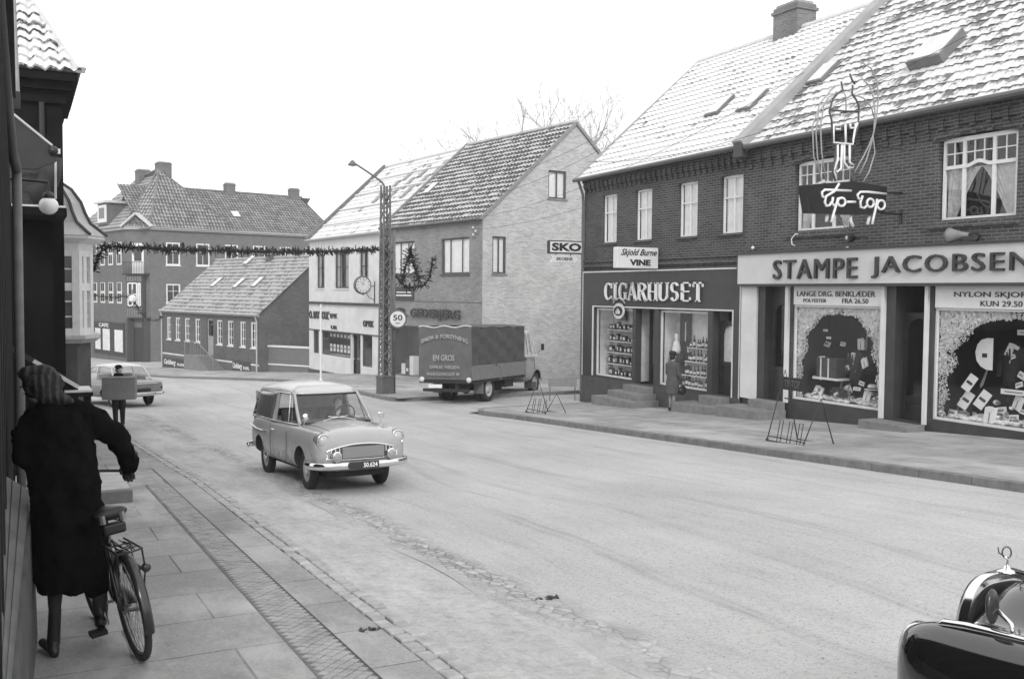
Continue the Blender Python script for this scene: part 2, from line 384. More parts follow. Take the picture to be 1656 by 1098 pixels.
# rough old gutter band left of the carriageway, thinner frost over cobbles
def frost_band():
    m, t, b, vec = newmat('snowy_gutter')
    n = noise(t, vec, 1.6, 6, 0.7, (1.2, 0.35, 1)); n2 = noise(t, vec, 9, 5, 0.75); n3 = noise(t, vec, 40, 3, 0.6)
    c = ramp(t, n, [(0.3, 0.33), (0.5, 0.43), (0.7, 0.52)]); c = mixc(t, 1.0, c, ramp(t, n2, [(0.3, 0.75), (0.55, 1.03)]), 'MULTIPLY'); c = mixc(t, 1.0, c, ramp(t, n3, [(0.3, 0.85), (0.6, 1.03)]), 'MULTIPLY')
    t.links.new(c, b.inputs['Base Color']); b.inputs['Roughness'].default_value = 0.9; bump(t, b, n2, 0.7, 0.02); return m
GUT = frost_band()
PL = 0.10
g = MB(); strip(g, lambda y: kl(y)-0.02, lambda y: kl(y)+1.15+0.06*math.sin(y*1.3)+0.03*math.sin(y*3.1), -6, 40, PL-0.03, dz2=0.006)
struct(g.build('gutter', GUT))
# left pavement: slabs, a patterned strip, a kerb of two rows of setts

g = MB(); strip(g, lambda y: -12, lambda y: kl(y)-0.245, -12, 60, PL)
struct(g.build('pavement', SLABS))
rr = random.Random(3)
g = MB(); y = 1.5
while y < 44:
    for row in (0, 1):
        x = kl(y)-0.065+(row-1)*0.118; L = 0.20+rr.uniform(-0.02, 0.02)
        yy = y+row*0.1; zt = gz(yy)+PL+0.006+rr.uniform(-0.006, 0.006)-row*0.006
        sl_ = (gz(yy+0.5)-gz(yy-0.5))
        rot = Matrix.Rotation(math.atan(sl_), 3, 'X') @ Matrix.Rotation(rr.uniform(-0.03, 0.03), 3, 'Z')
        g.obox((x+rr.uniform(-0.006, 0.006), yy, zt-0.06), (0.104, L-0.03, 0.12), rot)
    y += 0.205
struct(g.build('kerb', SETT, bevel=0.012))
g = MB(); strip(g, lambda y: kl(y)-0.25, lambda y: kl(y)+0.015, -12, 60, PL-0.035)
struct(g.build('kerb_bed', DARKJ))
g = MB(); strip(g, lambda y: 1.56, lambda y: 1.875, 2.0, 15, PL+0.004); struct(g.build('pavement_strip_bed', flat('strip_dirt', 0.15, 0.9, var=0.3)))
g = MB(); y = 2.0; k = 0
while y < 15:
    n = 3
    for i in range(n):
        x = 1.61+i*0.092+(0.046 if k % 2 else 0)
        if x > 1.85: continue
        sl_ = (gz(y+0.5)-gz(y-0.5)); rot = Matrix.Rotation(math.atan(sl_), 3, 'X') @ Matrix.Rotation(R(45), 3, 'Z')
        g.obox((x, y, gz(y)+PL+0.002+rr.uniform(-0.002, 0.003)), (0.056, 0.056, 0.016), rot)
    y += 0.046; k += 1
struct(g.build('pavement_strip', flat('blue_clinker', 0.30, 0.75, var=0.3, scale=6), bevel=0.004))
g = MB(); strip(g, lambda y: 1.878, lambda y: 1.895, 2.0, 17, PL+0.004); struct(g.build('pavement_joint', flat('black_joint', 0.04)))
# old cobbles breaking through the frost where the gutter meets the carriageway
def cobble_material():
    m, t, b, vec = newmat('cobbles_in_frost')
    mp = nn(t, 'ShaderNodeMapping'); mp.inputs['Scale'].default_value = (11.5, 8.0, 1); wn_ = nn(t, 'ShaderNodeTexNoise'); wn_.inputs['Scale'].default_value = 9; t.links.new(vec, wn_.inputs[0]); wa = nn(t, 'ShaderNodeVectorMath', operation='MULTIPLY_ADD'); wa.inputs[1].default_value = (0.05, 0.05, 0); t.links.new(wn_.outputs[1], wa.inputs[0]); t.links.new(vec, wa.inputs[2]); t.links.new(wa.outputs[0], mp.inputs[0])
    vo = nn(t, 'ShaderNodeTexVoronoi', feature='DISTANCE_TO_EDGE'); vo.inputs['Scale'].default_value = 1; t.links.new(mp.outputs[0], vo.inputs[0])
    v2 = nn(t, 'ShaderNodeTexVoronoi'); v2.inputs['Scale'].default_value = 1; t.links.new(mp.outputs[0], v2.inputs[0]); bwn = nn(t, 'ShaderNodeRGBToBW'); t.links.new(v2.outputs['Color'], bwn.inputs[0])
    uvx = nn(t, 'ShaderNodeSeparateXYZ'); t.links.new(nn(t, 'ShaderNodeTexCoord').outputs['UV'], uvx.inputs[0])
    edge = ramp(t, uvx.outputs[0], [(0.0, 0.0), (0.35, 1.0), (0.65, 1.0), (1.0, 0.0)]); msk = ramp(t, noise(t, vec, 1.3, 5, 0.7, (1.5, 0.5, 1)), [(0.38, 0.0), (0.58, 1.0)])
    k = mixc(t, 1.0, edge, msk, 'MULTIPLY')
    crack = ramp(t, vo.outputs[0], [(0.02, 0.60), (0.12, 1.0)]); tone = ramp(t, bwn.outputs[0], [(0.2, 0.70), (0.8, 1.12)])
    n3 = noise(t, vec, 40, 4, 0.7); base = ramp(t, noise(t, vec, 2.0, 5, 0.7), [(0.3, 0.34), (0.7, 0.46)]); base = mixc(t, 1.0, base, ramp(t, n3, [(0.3, 0.82), (0.6, 1.05)]), 'MULTIPLY')
    c = mixc(t, k, base, mixc(t, 1.0, mixc(t, 1.0, base, crack, 'MULTIPLY'), tone, 'MULTIPLY')); t.links.new(c, b.inputs['Base Color']); b.inputs['Roughness'].default_value = 0.9; b.inputs['Specular IOR Level'].default_value = 0.2
    bump(t, b, mixc(t, k, 0.5, crack), 0.8, 0.02); return m
g = MB(); ys = [2+0.5*i for i in range(60)]
for a, b_ in zip(ys, ys[1:]):
    q = [(kl(a)+0.85+0.05*math.sin(a*1.7), a, 0.0235), (kl(a)+1.45+0.05*math.sin(a*1.3), a, 0.006), (kl(b_)+1.45+0.05*math.sin(b_*1.3), b_, 0.006), (kl(b_)+0.85+0.05*math.sin(b_*1.7), b_, 0.0235)]
    g.add([(x, y, gz(y)+z) for x, y, z in q], [(0, 1, 2, 3)], [[(0, a), (1, a), (1, b_), (0, b_)]])
struct(g.build('gutter_cobbles', cobble_material()))
# snow crumbs and dirt lumps swept along the gutter
g = MB()
for k in range(420):
    y = 3+18*rr.random()**1.3; x = kl(y)+rr.choice([1.05, 0.15, 0.9])+rr.gauss(0, 0.12); s = rr.uniform(0.006, 0.022)
    g.ball((x, y, gz(y)+s*0.3), (s*1.3, s*1.6, s*0.6), 6, 4)
tag(g.build('snow_crumbs', FROST, smooth=True), 'crumbs of dirty snow scattered along the left gutter', 'snow', kind='stuff')
# right pavement
PRZ = 0.12
g = MB(); strip(g, lambda y: kr(y)+0.16, lambda y: 17.5, -12, 26.3, PRZ); struct(g.build('shop_pavement', SLABS_R))
g = MB(); strip(g, lambda y: kr(y)+0.16, lambda y: 60, 31.0, 60, PRZ); strip(g, lambda y: kr(y)+0.16, lambda y: 40, 60, 74, PRZ); struct(g.build('corner_pavement', SLABS_R))
g = MB()
def kerbstones(mb, fx, y0, y1, dz, w=0.16, L=0.9):
    y = y0
    while y < y1-0.01:
        ye = min(y+L, y1); a = (fx(y), y); b = (fx(ye), ye); z0, z1 = gz(y)+dz+rr.uniform(-0.004, 0.004), gz(ye)+dz+rr.uniform(-0.004, 0.004)
        j = 0.008
        v = [(a[0], a[1]+j, z0-0.2), (a[0]+w, a[1]+j, z0-0.2), (b[0]+w, b[1], z1-0.2), (b[0], b[1], z1-0.2), (a[0], a[1]+j, z0), (a[0]+w, a[1]+j, z0), (b[0]+w, b[1], z1), (b[0], b[1], z1)]
        mb.add(v, [(0,3,2,1),(4,5,6,7),(0,1,5,4),(1,2,6,5),(2,3,7,6),(3,0,4,7)]); y = ye
kerbstones(g, kr, -6, 25.3, PRZ+0.003); kerbstones(g, kr, 32.0, 74, PRZ+0.003)
for (yc, sg) in ((25.3, 1), (32.0, -1)):                      # quarter-round corners into the side street
    P = [(kr(yc)+1.0-1.0*math.cos(a), yc+sg*1.0*math.sin(a)) for a in [i*math.pi/2/6 for i in range(7)]]
    P += [(P[-1][0]+k*1.2, P[-1][1]) for k in range(1, 12)]
    for (xa, ya), (xb, yb) in zip(P, P[1:]):
        d = Vector((xb-xa, yb-ya)).normalized(); nx_, ny_ = (d.y, -d.x) if sg > 0 else (-d.y, d.x)
        za, zb = gz(ya)+PRZ+0.005, gz(yb)+PRZ+0.005
        q = [(xa, ya), (xb, yb), (xb+nx_*0.16, yb+ny_*0.16), (xa+nx_*0.16, ya+ny_*0.16)]
        if sg < 0: q = q[::-1]; za, zb = zb, za
        zz = [gz(p[1])+PRZ+0.005 for p in q]
        q = q[::-1]; zz = zz[::-1]
        g.add([(p[0], p[1], z-0.2) for p, z in zip(q, zz)]+[(p[0], p[1], z) for p, z in zip(q, zz)], [(0,3,2,1),(4,5,6,7),(0,1,5,4),(1,2,6,5),(2,3,7,6),(3,0,4,7)])
struct(g.build('kerb', KERB, bevel=0.01, merge=False))

# ------------------------------------------------------------------ building helpers
FRAMEW = flat('white_window_paint', 0.72, 0.5, var=0.08, scale=8)
FRAMED = flat('dark_window_paint', 0.10, 0.5, var=0.2, scale=8)
CURT = flat('pale_curtain', 0.82, 0.9, var=0.12, scale=5)
CURT2 = flat('grey_curtain', 0.45, 0.9, var=0.25, scale=5)
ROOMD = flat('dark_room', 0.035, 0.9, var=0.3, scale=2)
GLASS = glassmat('window_glass', 0.05, 0.92)
GLASSD = glassmat('shop_glass', 0.02, 0.95)
def facade(mb, x0, x1, z0, z1, holes, y=0.0, rev=0.14, bot=None):
    """front wall with openings (x0,x1,z0,z1[,arch rise]) and their reveals"""
    xs = sorted({x0, x1} | {h[0] for h in holes} | {h[1] for h in holes}); zs = sorted({z0, z1} | {h[2] for h in holes} | {h[3] for h in holes})
    for a, b in zip(xs, xs[1:]):
        for c, d in zip(zs, zs[1:]):
            mx, mz = (a+b)/2, (c+d)/2
            if any(h[0] < mx < h[1] and h[2] < mz < h[3] for h in holes): continue
            mb.quad((a, y, c), (b, y, c), (b, y, d), (a, y, d))
    for h in holes:
        a, b, c, d = h[:4]; r = h[4] if len(h) > 4 else 0
        e = y+rev; ds = d-r
        mb.quad((a, y, c), (a, y, ds), (a, e, ds), (a, e, c)); mb.quad((b, y, ds), (b, y, c), (b, e, c), (b, e, ds))
        mb.quad((a, y, c), (a, e, c), (b, e, c), (b, y, c))
        if not r: mb.quad((a, y, d), (b, y, d), (b, e, d), (a, e, d))
        else:
            N = 8; arc = [(a+(b-a)*i/N, ds+r*(1-(2*i/N-1)**2)) for i in range(N+1)]
            for (p, q), (s_, u) in zip(arc, arc[1:]):
                mb.quad((p, y, q), (s_, y, u), (s_, y, d), (p, y, d)); mb.quad((p, y, q), (p, e, q), (s_, e, u), (s_, y, u))
def window(parent, x0, x1, z0, z1, cols=(0.5,), rows=(0.5,), fm=None, y=0.06, fw=0.06, curtain=1, cm=None, sill=True, arch=0.0, sillm=None, minor=None, dark=True, glass=None, mt=0.035):
    """frame = the part 'window' with pane, curtain and sill of its own; cols/rows are fractions of the muntins"""
    fm = fm or FRAMEW; m = MB()
    m.box(x0, x0+fw, y, y+0.06, z0, z1); m.box(x1-fw, x1, y, y+0.06, z0, z1); m.box(x0+fw, x1-fw, y, y+0.06, z0, z0+fw); m.box(x0+fw, x1-fw, y, y+0.06, z1-fw-arch*0.6, z1)
    for c in cols: cx = x0+(x1-x0)*c; m.box(cx-mt/2, cx+mt/2, y+0.004, y+0.05, z0+fw, z1-fw)
    for r in rows: rz = z0+(z1-z0)*r; m.box(x0+fw, x1-fw, y+0.008, y+0.046, rz-mt/2, rz+mt/2)
    for q in (minor or []):        # (xa, xb, za, zb) thin bars as fractions
        xa, xb, za, zb = x0+(x1-x0)*q[0], x0+(x1-x0)*q[1], z0+(z1-z0)*q[2], z0+(z1-z0)*q[3]
        if abs(xa-xb) < 1e-6: m.box(xa-0.011, xa+0.011, y+0.012, y+0.042, za, zb)
        else: m.box(xa, xb, y+0.014, y+0.04, za-0.011, za+0.011)
    o = m.build('window', fm, parent)
    MB().quad((x0+fw, y+0.03, z0+fw), (x1-fw, y+0.03, z0+fw), (x1-fw, y+0.03, z1-fw), (x0+fw, y+0.03, z1-fw)).build('pane', glass or GLASS, o)
    if curtain:
        c = MB(); nfold = max(6, int((x1-x0)*14))
        def drape(a, b, f_in, top=1.0):
            vs = []; N = nfold
            for j in range(9):
                tt = j/8; zz = z0+fw+(z1-z0-2*fw)*top*(1-tt); wd = f_in(tt)
                for i in range(N+1): vs.append((a+(b-a)*wd*i/N, y+0.08+0.016*math.sin(i*1.9+j*0.2), zz))
            c.add(vs, [(j*(N+1)+i, (j+1)*(N+1)+i, (j+1)*(N+1)+i+1, j*(N+1)+i+1) for j in range(8) for i in range(N)])
        if curtain == 1: drape(x0+fw, x1-fw, lambda t: 1.0)
        elif curtain == 2:
            drape(x0+fw, x0+(x1-x0)*0.45, lambda t: 0.9-0.5*t); drape(x1-fw, x0+(x1-x0)*0.55, lambda t: 0.9-0.5*t)
        elif curtain == 3:
            drape(x0+fw, x0+(x1-x0)*0.36, lambda t: 1.0); drape(x1-fw, x0+(x1-x0)*0.64, lambda t: 1.0)
        elif curtain == 4:
            drape(x0+fw, x0+(x1-x0)*0.5, lambda t: 1-0.72*t**0.8, 0.64); drape(x1-fw, x0+(x1-x0)*0.5, lambda t: 1-0.72*t**0.8, 0.64)
        c.build('curtain', cm or CURT, o, smooth=True)
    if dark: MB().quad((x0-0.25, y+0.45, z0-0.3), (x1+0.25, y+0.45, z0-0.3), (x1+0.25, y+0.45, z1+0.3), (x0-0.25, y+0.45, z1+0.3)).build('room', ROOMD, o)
    if sill: MB().box(x0-0.06, x1+0.06, -0.05, y, z0-0.07, z0-0.003).build('sill', sillm or fm, o)
    return o
def roof_face(mb, O, U, V, ulen, vlen, tw=0.24, th=0.34, ul=None, ur=None, amp=0.022, step=0.03, sub=6):
    """pantiles: O eave-left corner, U along the eave, V up the slope (unit vectors)"""
    U = Vector(U); V = Vector(V); N = U.cross(V).normalized(); O = Vector(O)
    rows = max(1, int(round(vlen/th))); th = vlen/rows; nu = max(2, int(ulen/tw*sub))
    prof = []
    for i in range(nu+1):
        u = ulen*i/nu; ph = (u/tw) % 1.0
        prof.append((u, amp*(math.sin(2*math.pi*ph)+0.35*math.sin(4*math.pi*ph+0.6))))
    for j in range(rows):
        vs = []; uv = []
        for (v, h, vv) in ((j*th, step, j+0.02), ((j+1)*th+0.02, 0.0, j+0.98)):
            a = ul(v) if ul else 0; b = ur(v) if ur else ulen
            for (u, hh) in prof:
                uc = min(max(u, a), b); vs.append(O+U*uc+V*min(v, vlen+0.02)+N*(hh+h)); uv.append((u/tw, vv))
        m = nu+1
        lower = [vs[i]-N*(step*1.0) for i in range(m)]
        fs = []; us = []
        for i in range(nu):
            if (vs[i]-vs[i+1]).length < 1e-5 and (vs[m+i]-vs[m+i+1]).length < 1e-5: continue
            fs.append((i, i+1, m+i+1, m+i)); us.append([uv[i], uv[i+1], uv[m+i+1], uv[m+i]])
            fs.append((2*m+i, 2*m+i+1, i+1, i)); us.append([(uv[i][0], j+0.9)]*4)
        mb.add(vs+lower, fs, us)
    return mb
def text_mesh(body, size, extrude=0.02, bold=0.0, shear=0.0, spacing=1.0, xscale=1.0):
    cu = bpy.data.curves.new('t', 'FONT'); cu.body = body; cu.size = size; cu.extrude = extrude; cu.offset = bold; cu.shear = shear; cu.space_character = spacing
    cu.resolution_u = 3; cu.align_x = 'LEFT'
    o = bpy.data.objects.new('t', cu); C.objects.link(o); dg = bpy.context.evaluated_depsgraph_get(); dg.update()
    me = bpy.data.meshes.new_from_object(o.evaluated_get(dg)); bpy.data.objects.remove(o)
    return me
def lettering(body, parent, mat, x0, x1, z0, z1, y=0.0, depth=0.03, bold=0.0, shear=0.0, name='lettering', plane='XZ', spacing=1.0, fitbox=True, serif=0.0, curve=None):
    """stand the words upright in the rectangle x0..x1, z0..z1 facing local -y (plane XZ) or +/-x"""
    me = text_mesh(body, 1.0, 0.5, bold, shear, spacing)
    xs = [v.co.x for v in me.vertices]; ys = [v.co.y for v in me.vertices]
    ax, bx, ay, by = min(xs), max(xs), min(ys), max(ys)
    if serif:
        bm = bmesh.new(); bm.from_mesh(me)
        bm.to_mesh(me); bm.free()
    for v in me.vertices:
        u = (v.co.x-ax)/(bx-ax); ww = (v.co.y-ay)/(by-ay); dd = v.co.z
        zz = z0+(z1-z0)*ww; xx = x0+(x1-x0)*u
        if curve: zz += curve*(1-(2*u-1)**2)
        if plane == 'XZ': v.co = (xx, y-depth*0.5-dd*depth, zz)
        else: v.co = (y+depth*0.5*(1 if x1 > x0 else -1)+dd*depth, xx, zz)
    if (plane == 'XZ'):
        bm = bmesh.new(); bm.from_mesh(me); bmesh.ops.recalc_face_normals(bm, faces=bm.faces); bm.to_mesh(me); bm.free()
    me.materials.clear(); me.materials.append(mat); me.name = name
    o = bpy.data.objects.new(name, me); C.objects.link(o); par(o, parent); return o
def winrow(fr, rects, y=0.0):
    """pixel rectangles (xl, ytop_left, xr, ybottom_right) measured on the photo -> one row of equal windows on the facade"""
    L = []
    for (a, b, c, d) in rects:
        x0, z1 = fr.hit(a, b, y); x1, z0 = fr.hit(c, d, y); L.append([x0, x1, z0, z1])
    zt = sum(l[3] for l in L)/len(L); zb = sum(l[2] for l in L)/len(L)
    return [(l[0], l[1], zb, zt) for l in L]
def chimney(parent, fr_xyz, w=0.7, d=0.55, h=1.2, mat=None, name='chimney', base=0.6):
    x, y, z = fr_xyz; m = MB(); m.box(x-w/2, x+w/2, y-d/2, y+d/2, z-base, z+h*0.78); m.box(x-w/2-0.05, x+w/2+0.05, y-d/2-0.05, y+d/2+0.05, z+h*0.78, z+h*0.88); m.box(x-w/2, x+w/2, y-d/2, y+d/2, z+h*0.88, z+h)
    o = m.build(name, mat, parent); MB().box(x-w/2+0.06, x+w/2-0.06, y-d/2+0.06, y+d/2-0.06, z+h, z+h+0.09).build('chimney_cap', flat('chimney_cap_mortar', 0.3, var=0.2), o); return o
def skylight(parent, O, U, V, u, v, w=0.55, h=0.75, lift=0.09, mat=None, snow=True):
    U, V = Vector(U), Vector(V); N = U.cross(V).normalized(); c = Vector(O)+U*u+V*v+N*(lift*0.6); rot = Matrix((U, V, N)).transposed()
    m = MB(); m.obox(c, (w+0.1, h+0.1, lift), rot); o = m.build('skylight', flat('skylight_zinc', 0.16, 0.5, var=0.2), parent)
    MB().obox(c+N*(lift*0.5+0.012), (w, h, 0.02), rot).build('skylight_pane', mat or flat('frosted_skylight', 0.62, 0.6, var=0.15, scale=3), o); return o
# ================================================================== tobacco shop house
BRICK_A = brick('red_brick_dark', 0.044, 0.080, 0.155, stain=0.28)
BRICK_B = brick('red_brick_weathered', 0.056, 0.10, 0.175, stain=0.3)
GREYP = flat('grey_shop_paint', 0.045, 0.55, var=0.12, scale=3)
WHITEP = flat('white_shop_paint', 0.66, 0.5, var=0.1, scale=3)
DOORD = flat('dark_door_varnish', 0.028, 0.4, var=0.3, scale=4)
CONC = flat('cement_render', 0.075, 0.85, var=0.25, scale=3, bmp=0.3)
STEP = flat('granite_step', 0.19, 0.8, var=0.25, scale=5, bmp=0.3)
STEPTOP = flat('worn_step_top', 0.38, 0.8, var=0.25, scale=5)
SHOPBACK = flat('shop_back_wall', 0.06, 0.8, var=0.4, scale=2)
BLACKP = flat('black_paint', 0.02, 0.45, var=0.2)
FX = 16.5
FC = Frame(FX, 28.0, gz(24)+PRZ, -math.pi/2)
cig_len = FC.hit(1206, 440)[0]
cig = fempty('brick_shop_house', FC, 'two storey dark brick house with grey tobacco shop front and snowy tiled roof', 'house')
zE = FC.hit(943, 291)[1]                        # eave
wins = winrow(FC, [(974.5, 316.7, 997, 390.8), (1027.7, 308.3, 1053.6, 387.5), (1097.6, 296.6, 1127.4, 381.6), (1166.3, 284.4, 1200.7, 376)])
zB1 = (FC.hit(947, 437)[1]+FC.hit(1205, 432)[1])/2   # shop board top
m = MB(); facade(m, 0, cig_len, zB1-0.3, zE, [(a, b, c, d, 0.02) for a, b, c, d in wins])
DEP = 9.2; RIDGE = 4.6
zR = zE+RIDGE*0.90; GB = -1.4
# gable end (left, towards the side street) and far side, back
m.add([(0, 0, GB), (0, DEP, GB), (0, DEP, zE), (0, RIDGE, zR), (0, 0, zE)], [(4, 3, 2, 1, 0)])
m.add([(0, DEP, GB), (cig_len, DEP, GB), (cig_len, DEP, zE), (0, DEP, zE)], [(3, 2, 1, 0)])
m.build('wall', BRICK_A, cig)
for (a, b, c, d) in wins: window(cig, a+0.02, b-0.02, c, d, (0.5,), (0.62,), FRAMEW, y=0.08, fw=0.045, curtain=1, sillm=BRICK_A, arch=0.03)
# brick dentils below the eave
m = MB(); m.box(-0.0, cig_len, -0.10, -0.002, zE-0.14, zE); m.box(0, cig_len, -0.055, -0.002, zE-0.30, zE-0.14)
x = 0.1
while x < cig_len-0.1: m.box(x, x+0.11, -0.095, -0.057, zE-0.36, zE-0.142); m.box(x, x+0.11, -0.05, -0.002, zE-0.46, zE-0.302); x += 0.26
m.box(0, cig_len, -0.07, -0.002, zB1+0.10, zB1+0.20); m.box(0, cig_len, -0.04, -0.002, zB1+0.26, zB1+0.34)
m.build('cornice', BRICK_A, cig)
V = Vector((0, RIDGE+0.25, zR-zE+0.22)).normalized(); SL = Vector((0, RIDGE+0.25, zR-zE+0.22)).length
SNOWROOF = tilemat('snowed_tile_roof', 0.22, 0.66, 0.92, 0.7, 0.30); SNOWROOF_B = tilemat('half_snowed_tile_roof', 0.19, 0.64, 0.68, 1.3, 0.34, 0.6, 1.35)
O_ = Vector((-0.15, -0.25, zE-0.05))
m = MB(); roof_face(m, O_, (1, 0, 0), V, cig_len+0.15, SL, 0.24, 0.33); m.build('roof', SNOWROOF, cig)
m = MB(); m.add([(-0.15, RIDGE, zR+0.12), (cig_len, RIDGE, zR+0.12), (cig_len, DEP+0.25, zE-0.05), (-0.15, DEP+0.25, zE-0.05)], [(0, 1, 2, 3)]); m.build('rear_roof', SNOWROOF, cig)
m = MB(); m.tube([(-0.15+i*(cig_len+0.15)/30, RIDGE, zR+0.14+0.015*(i % 2)) for i in range(31)], 0.11, 8); m.build('ridge', SNOWROOF, cig)
m = MB(); m.tube([(-0.2, -0.30, zE-0.04), (cig_len-0.02, -0.30, zE+0.0)], 0.065, 8); m.tube([(0.08, -0.28, zE-0.1), (0.08, -0.12, zE-0.5), (0.06, -0.09, zE-0.7), (0.06, -0.09, 0.0)], 0.045, 8); m.build('gutter', flat('zinc_gutter', 0.10, 0.5, var=0.2), cig)
m = MB(); m.bar((-0.13, -0.27, zE-0.02), (-0.13, RIDGE, zR+0.13), 0.05, 0.16); m.build('bargeboard', flat('grey_bargeboard', 0.3, var=0.2), cig)
for (px, py) in ((1218, 165), (1165, 174)):
    p = None
    # skylights sit on the slope: solve for the slope point behind that spot of the roof
    best = None
    for vi in range(8, 60):
        v = vi*0.1; yy = -0.25+V.y*v; u_, z_ = FC.hit(px, py, yy); dz = abs(z_-(zE-0.05+V.z*v))
        if best is None or dz < best[0]: best = (dz, u_+0.15, v)
    skylight(cig, O_, (1, 0, 0), V, best[1], best[2], 0.5, 0.75)
# chimney
bz = None
for vi in range(0, 40):
    yy = RIDGE-0.5
u_, z_ = FC.hit(1280, 70, RIDGE); chimney(cig, (u_, RIDGE+0.1, zR), 1.05, 0.75, FC.hit(1280, 12, RIDGE)[1]-zR, brick('chimney_brick', 0.16, 0.22, 0.25), base=0.9)
m = MB(); m.tube([(u_, RIDGE+0.1, zR+1), (u_, RIDGE+0.1, zR+3.4)], 0.02, 5); m.build('aerial', BLACKP, cig)
# --- shop front: board, border lines, openings
zo = (FC.hit(961, 497)[1]+FC.hit(1189, 505)[1])/2
w1 = FC.hit(965, 499)[0], FC.hit(1026, 560)[0]; w2 = FC.hit(1069, 502)[0], FC.hit(1148, 560)[0]
d1 = FC.hit(1031, 560)[0], FC.hit(1061, 560)[0]; d2 = FC.hit(1156, 560)[0], FC.hit(1187.5, 560)[0]
zs = (FC.hit(967, 609)[1]+FC.hit(1148, 630)[1])/2; zd1 = FC.hit(1045, 623)[1]; zd2 = FC.hit(1170, 640)[1]
yb = -0.08
m = MB(); facade(m, 0.04, cig_len-0.02, zs-0.12, zB1, [(w1[0], w1[1], zs, zo), (d1[0], d1[1], zs-0.12, zo), (w2[0], w2[1], zs, zo), (d2[0], d2[1], zs-0.12, zo)], y=yb, rev=0.22)
m.quad((0.04, yb, zs-0.12), (0.04, yb, zB1), (0.04, 0, zB1), (0.04, 0, zs-0.12)); m.quad((0.04, yb, zB1), (cig_len-0.02, yb, zB1), (cig_len-0.02, 0, zB1), (0.04, 0, zB1))
m.build('shop_front', GREYP, cig)
m = MB(); facade(m, 0.0, cig_len, GB, zs-0.12, [(d1[0], d1[1], zd1, zs-0.12), (d2[0], d2[1], zd2, zs-0.12)], y=-0.10, rev=0.5)
m.quad((0.0, -0.1, zs-0.12), (cig_len, -0.1, zs-0.12), (cig_len, 0.0, zs-0.12), (0, 0, zs-0.12)); m.build('plinth', CONC, cig)
m = MB()
def hl(x0, x1, z, w=0.035): m.box(x0, x1, yb-0.018, yb-0.002, z-w/2, z+w/2)
def vl(x, z0, z1, w=0.035): m.box(x-w/2, x+w/2, yb-0.018, yb-0.002, z0, z1)
hl(0.10, cig_len-0.06, zB1-0.05); vl(0.10, zs-0.1, zB1-0.07); vl(cig_len-0.08, zs-0.5, zB1-0.07)
hl(w1[0]-0.10, d2[1]+0.05, zo+0.04); vl(w1[0]-0.08, zs-0.02, zo+0.02, 0.07); vl(d2[1]+0.03, zs-0.1, zo+0.02)
m.build('trim', WHITEP, cig)
xa, za = FC.hit(983, 457); xb, zb = FC.hit(1146, 489); zt = (za+FC.hit(1146, 457)[1])/2; zbm = (zb+FC.hit(983, 484.5)[1])/2
lt = MB(); word = 'CIGARHUSET'; nL = len(word); pitch = (xb-xa)/nL
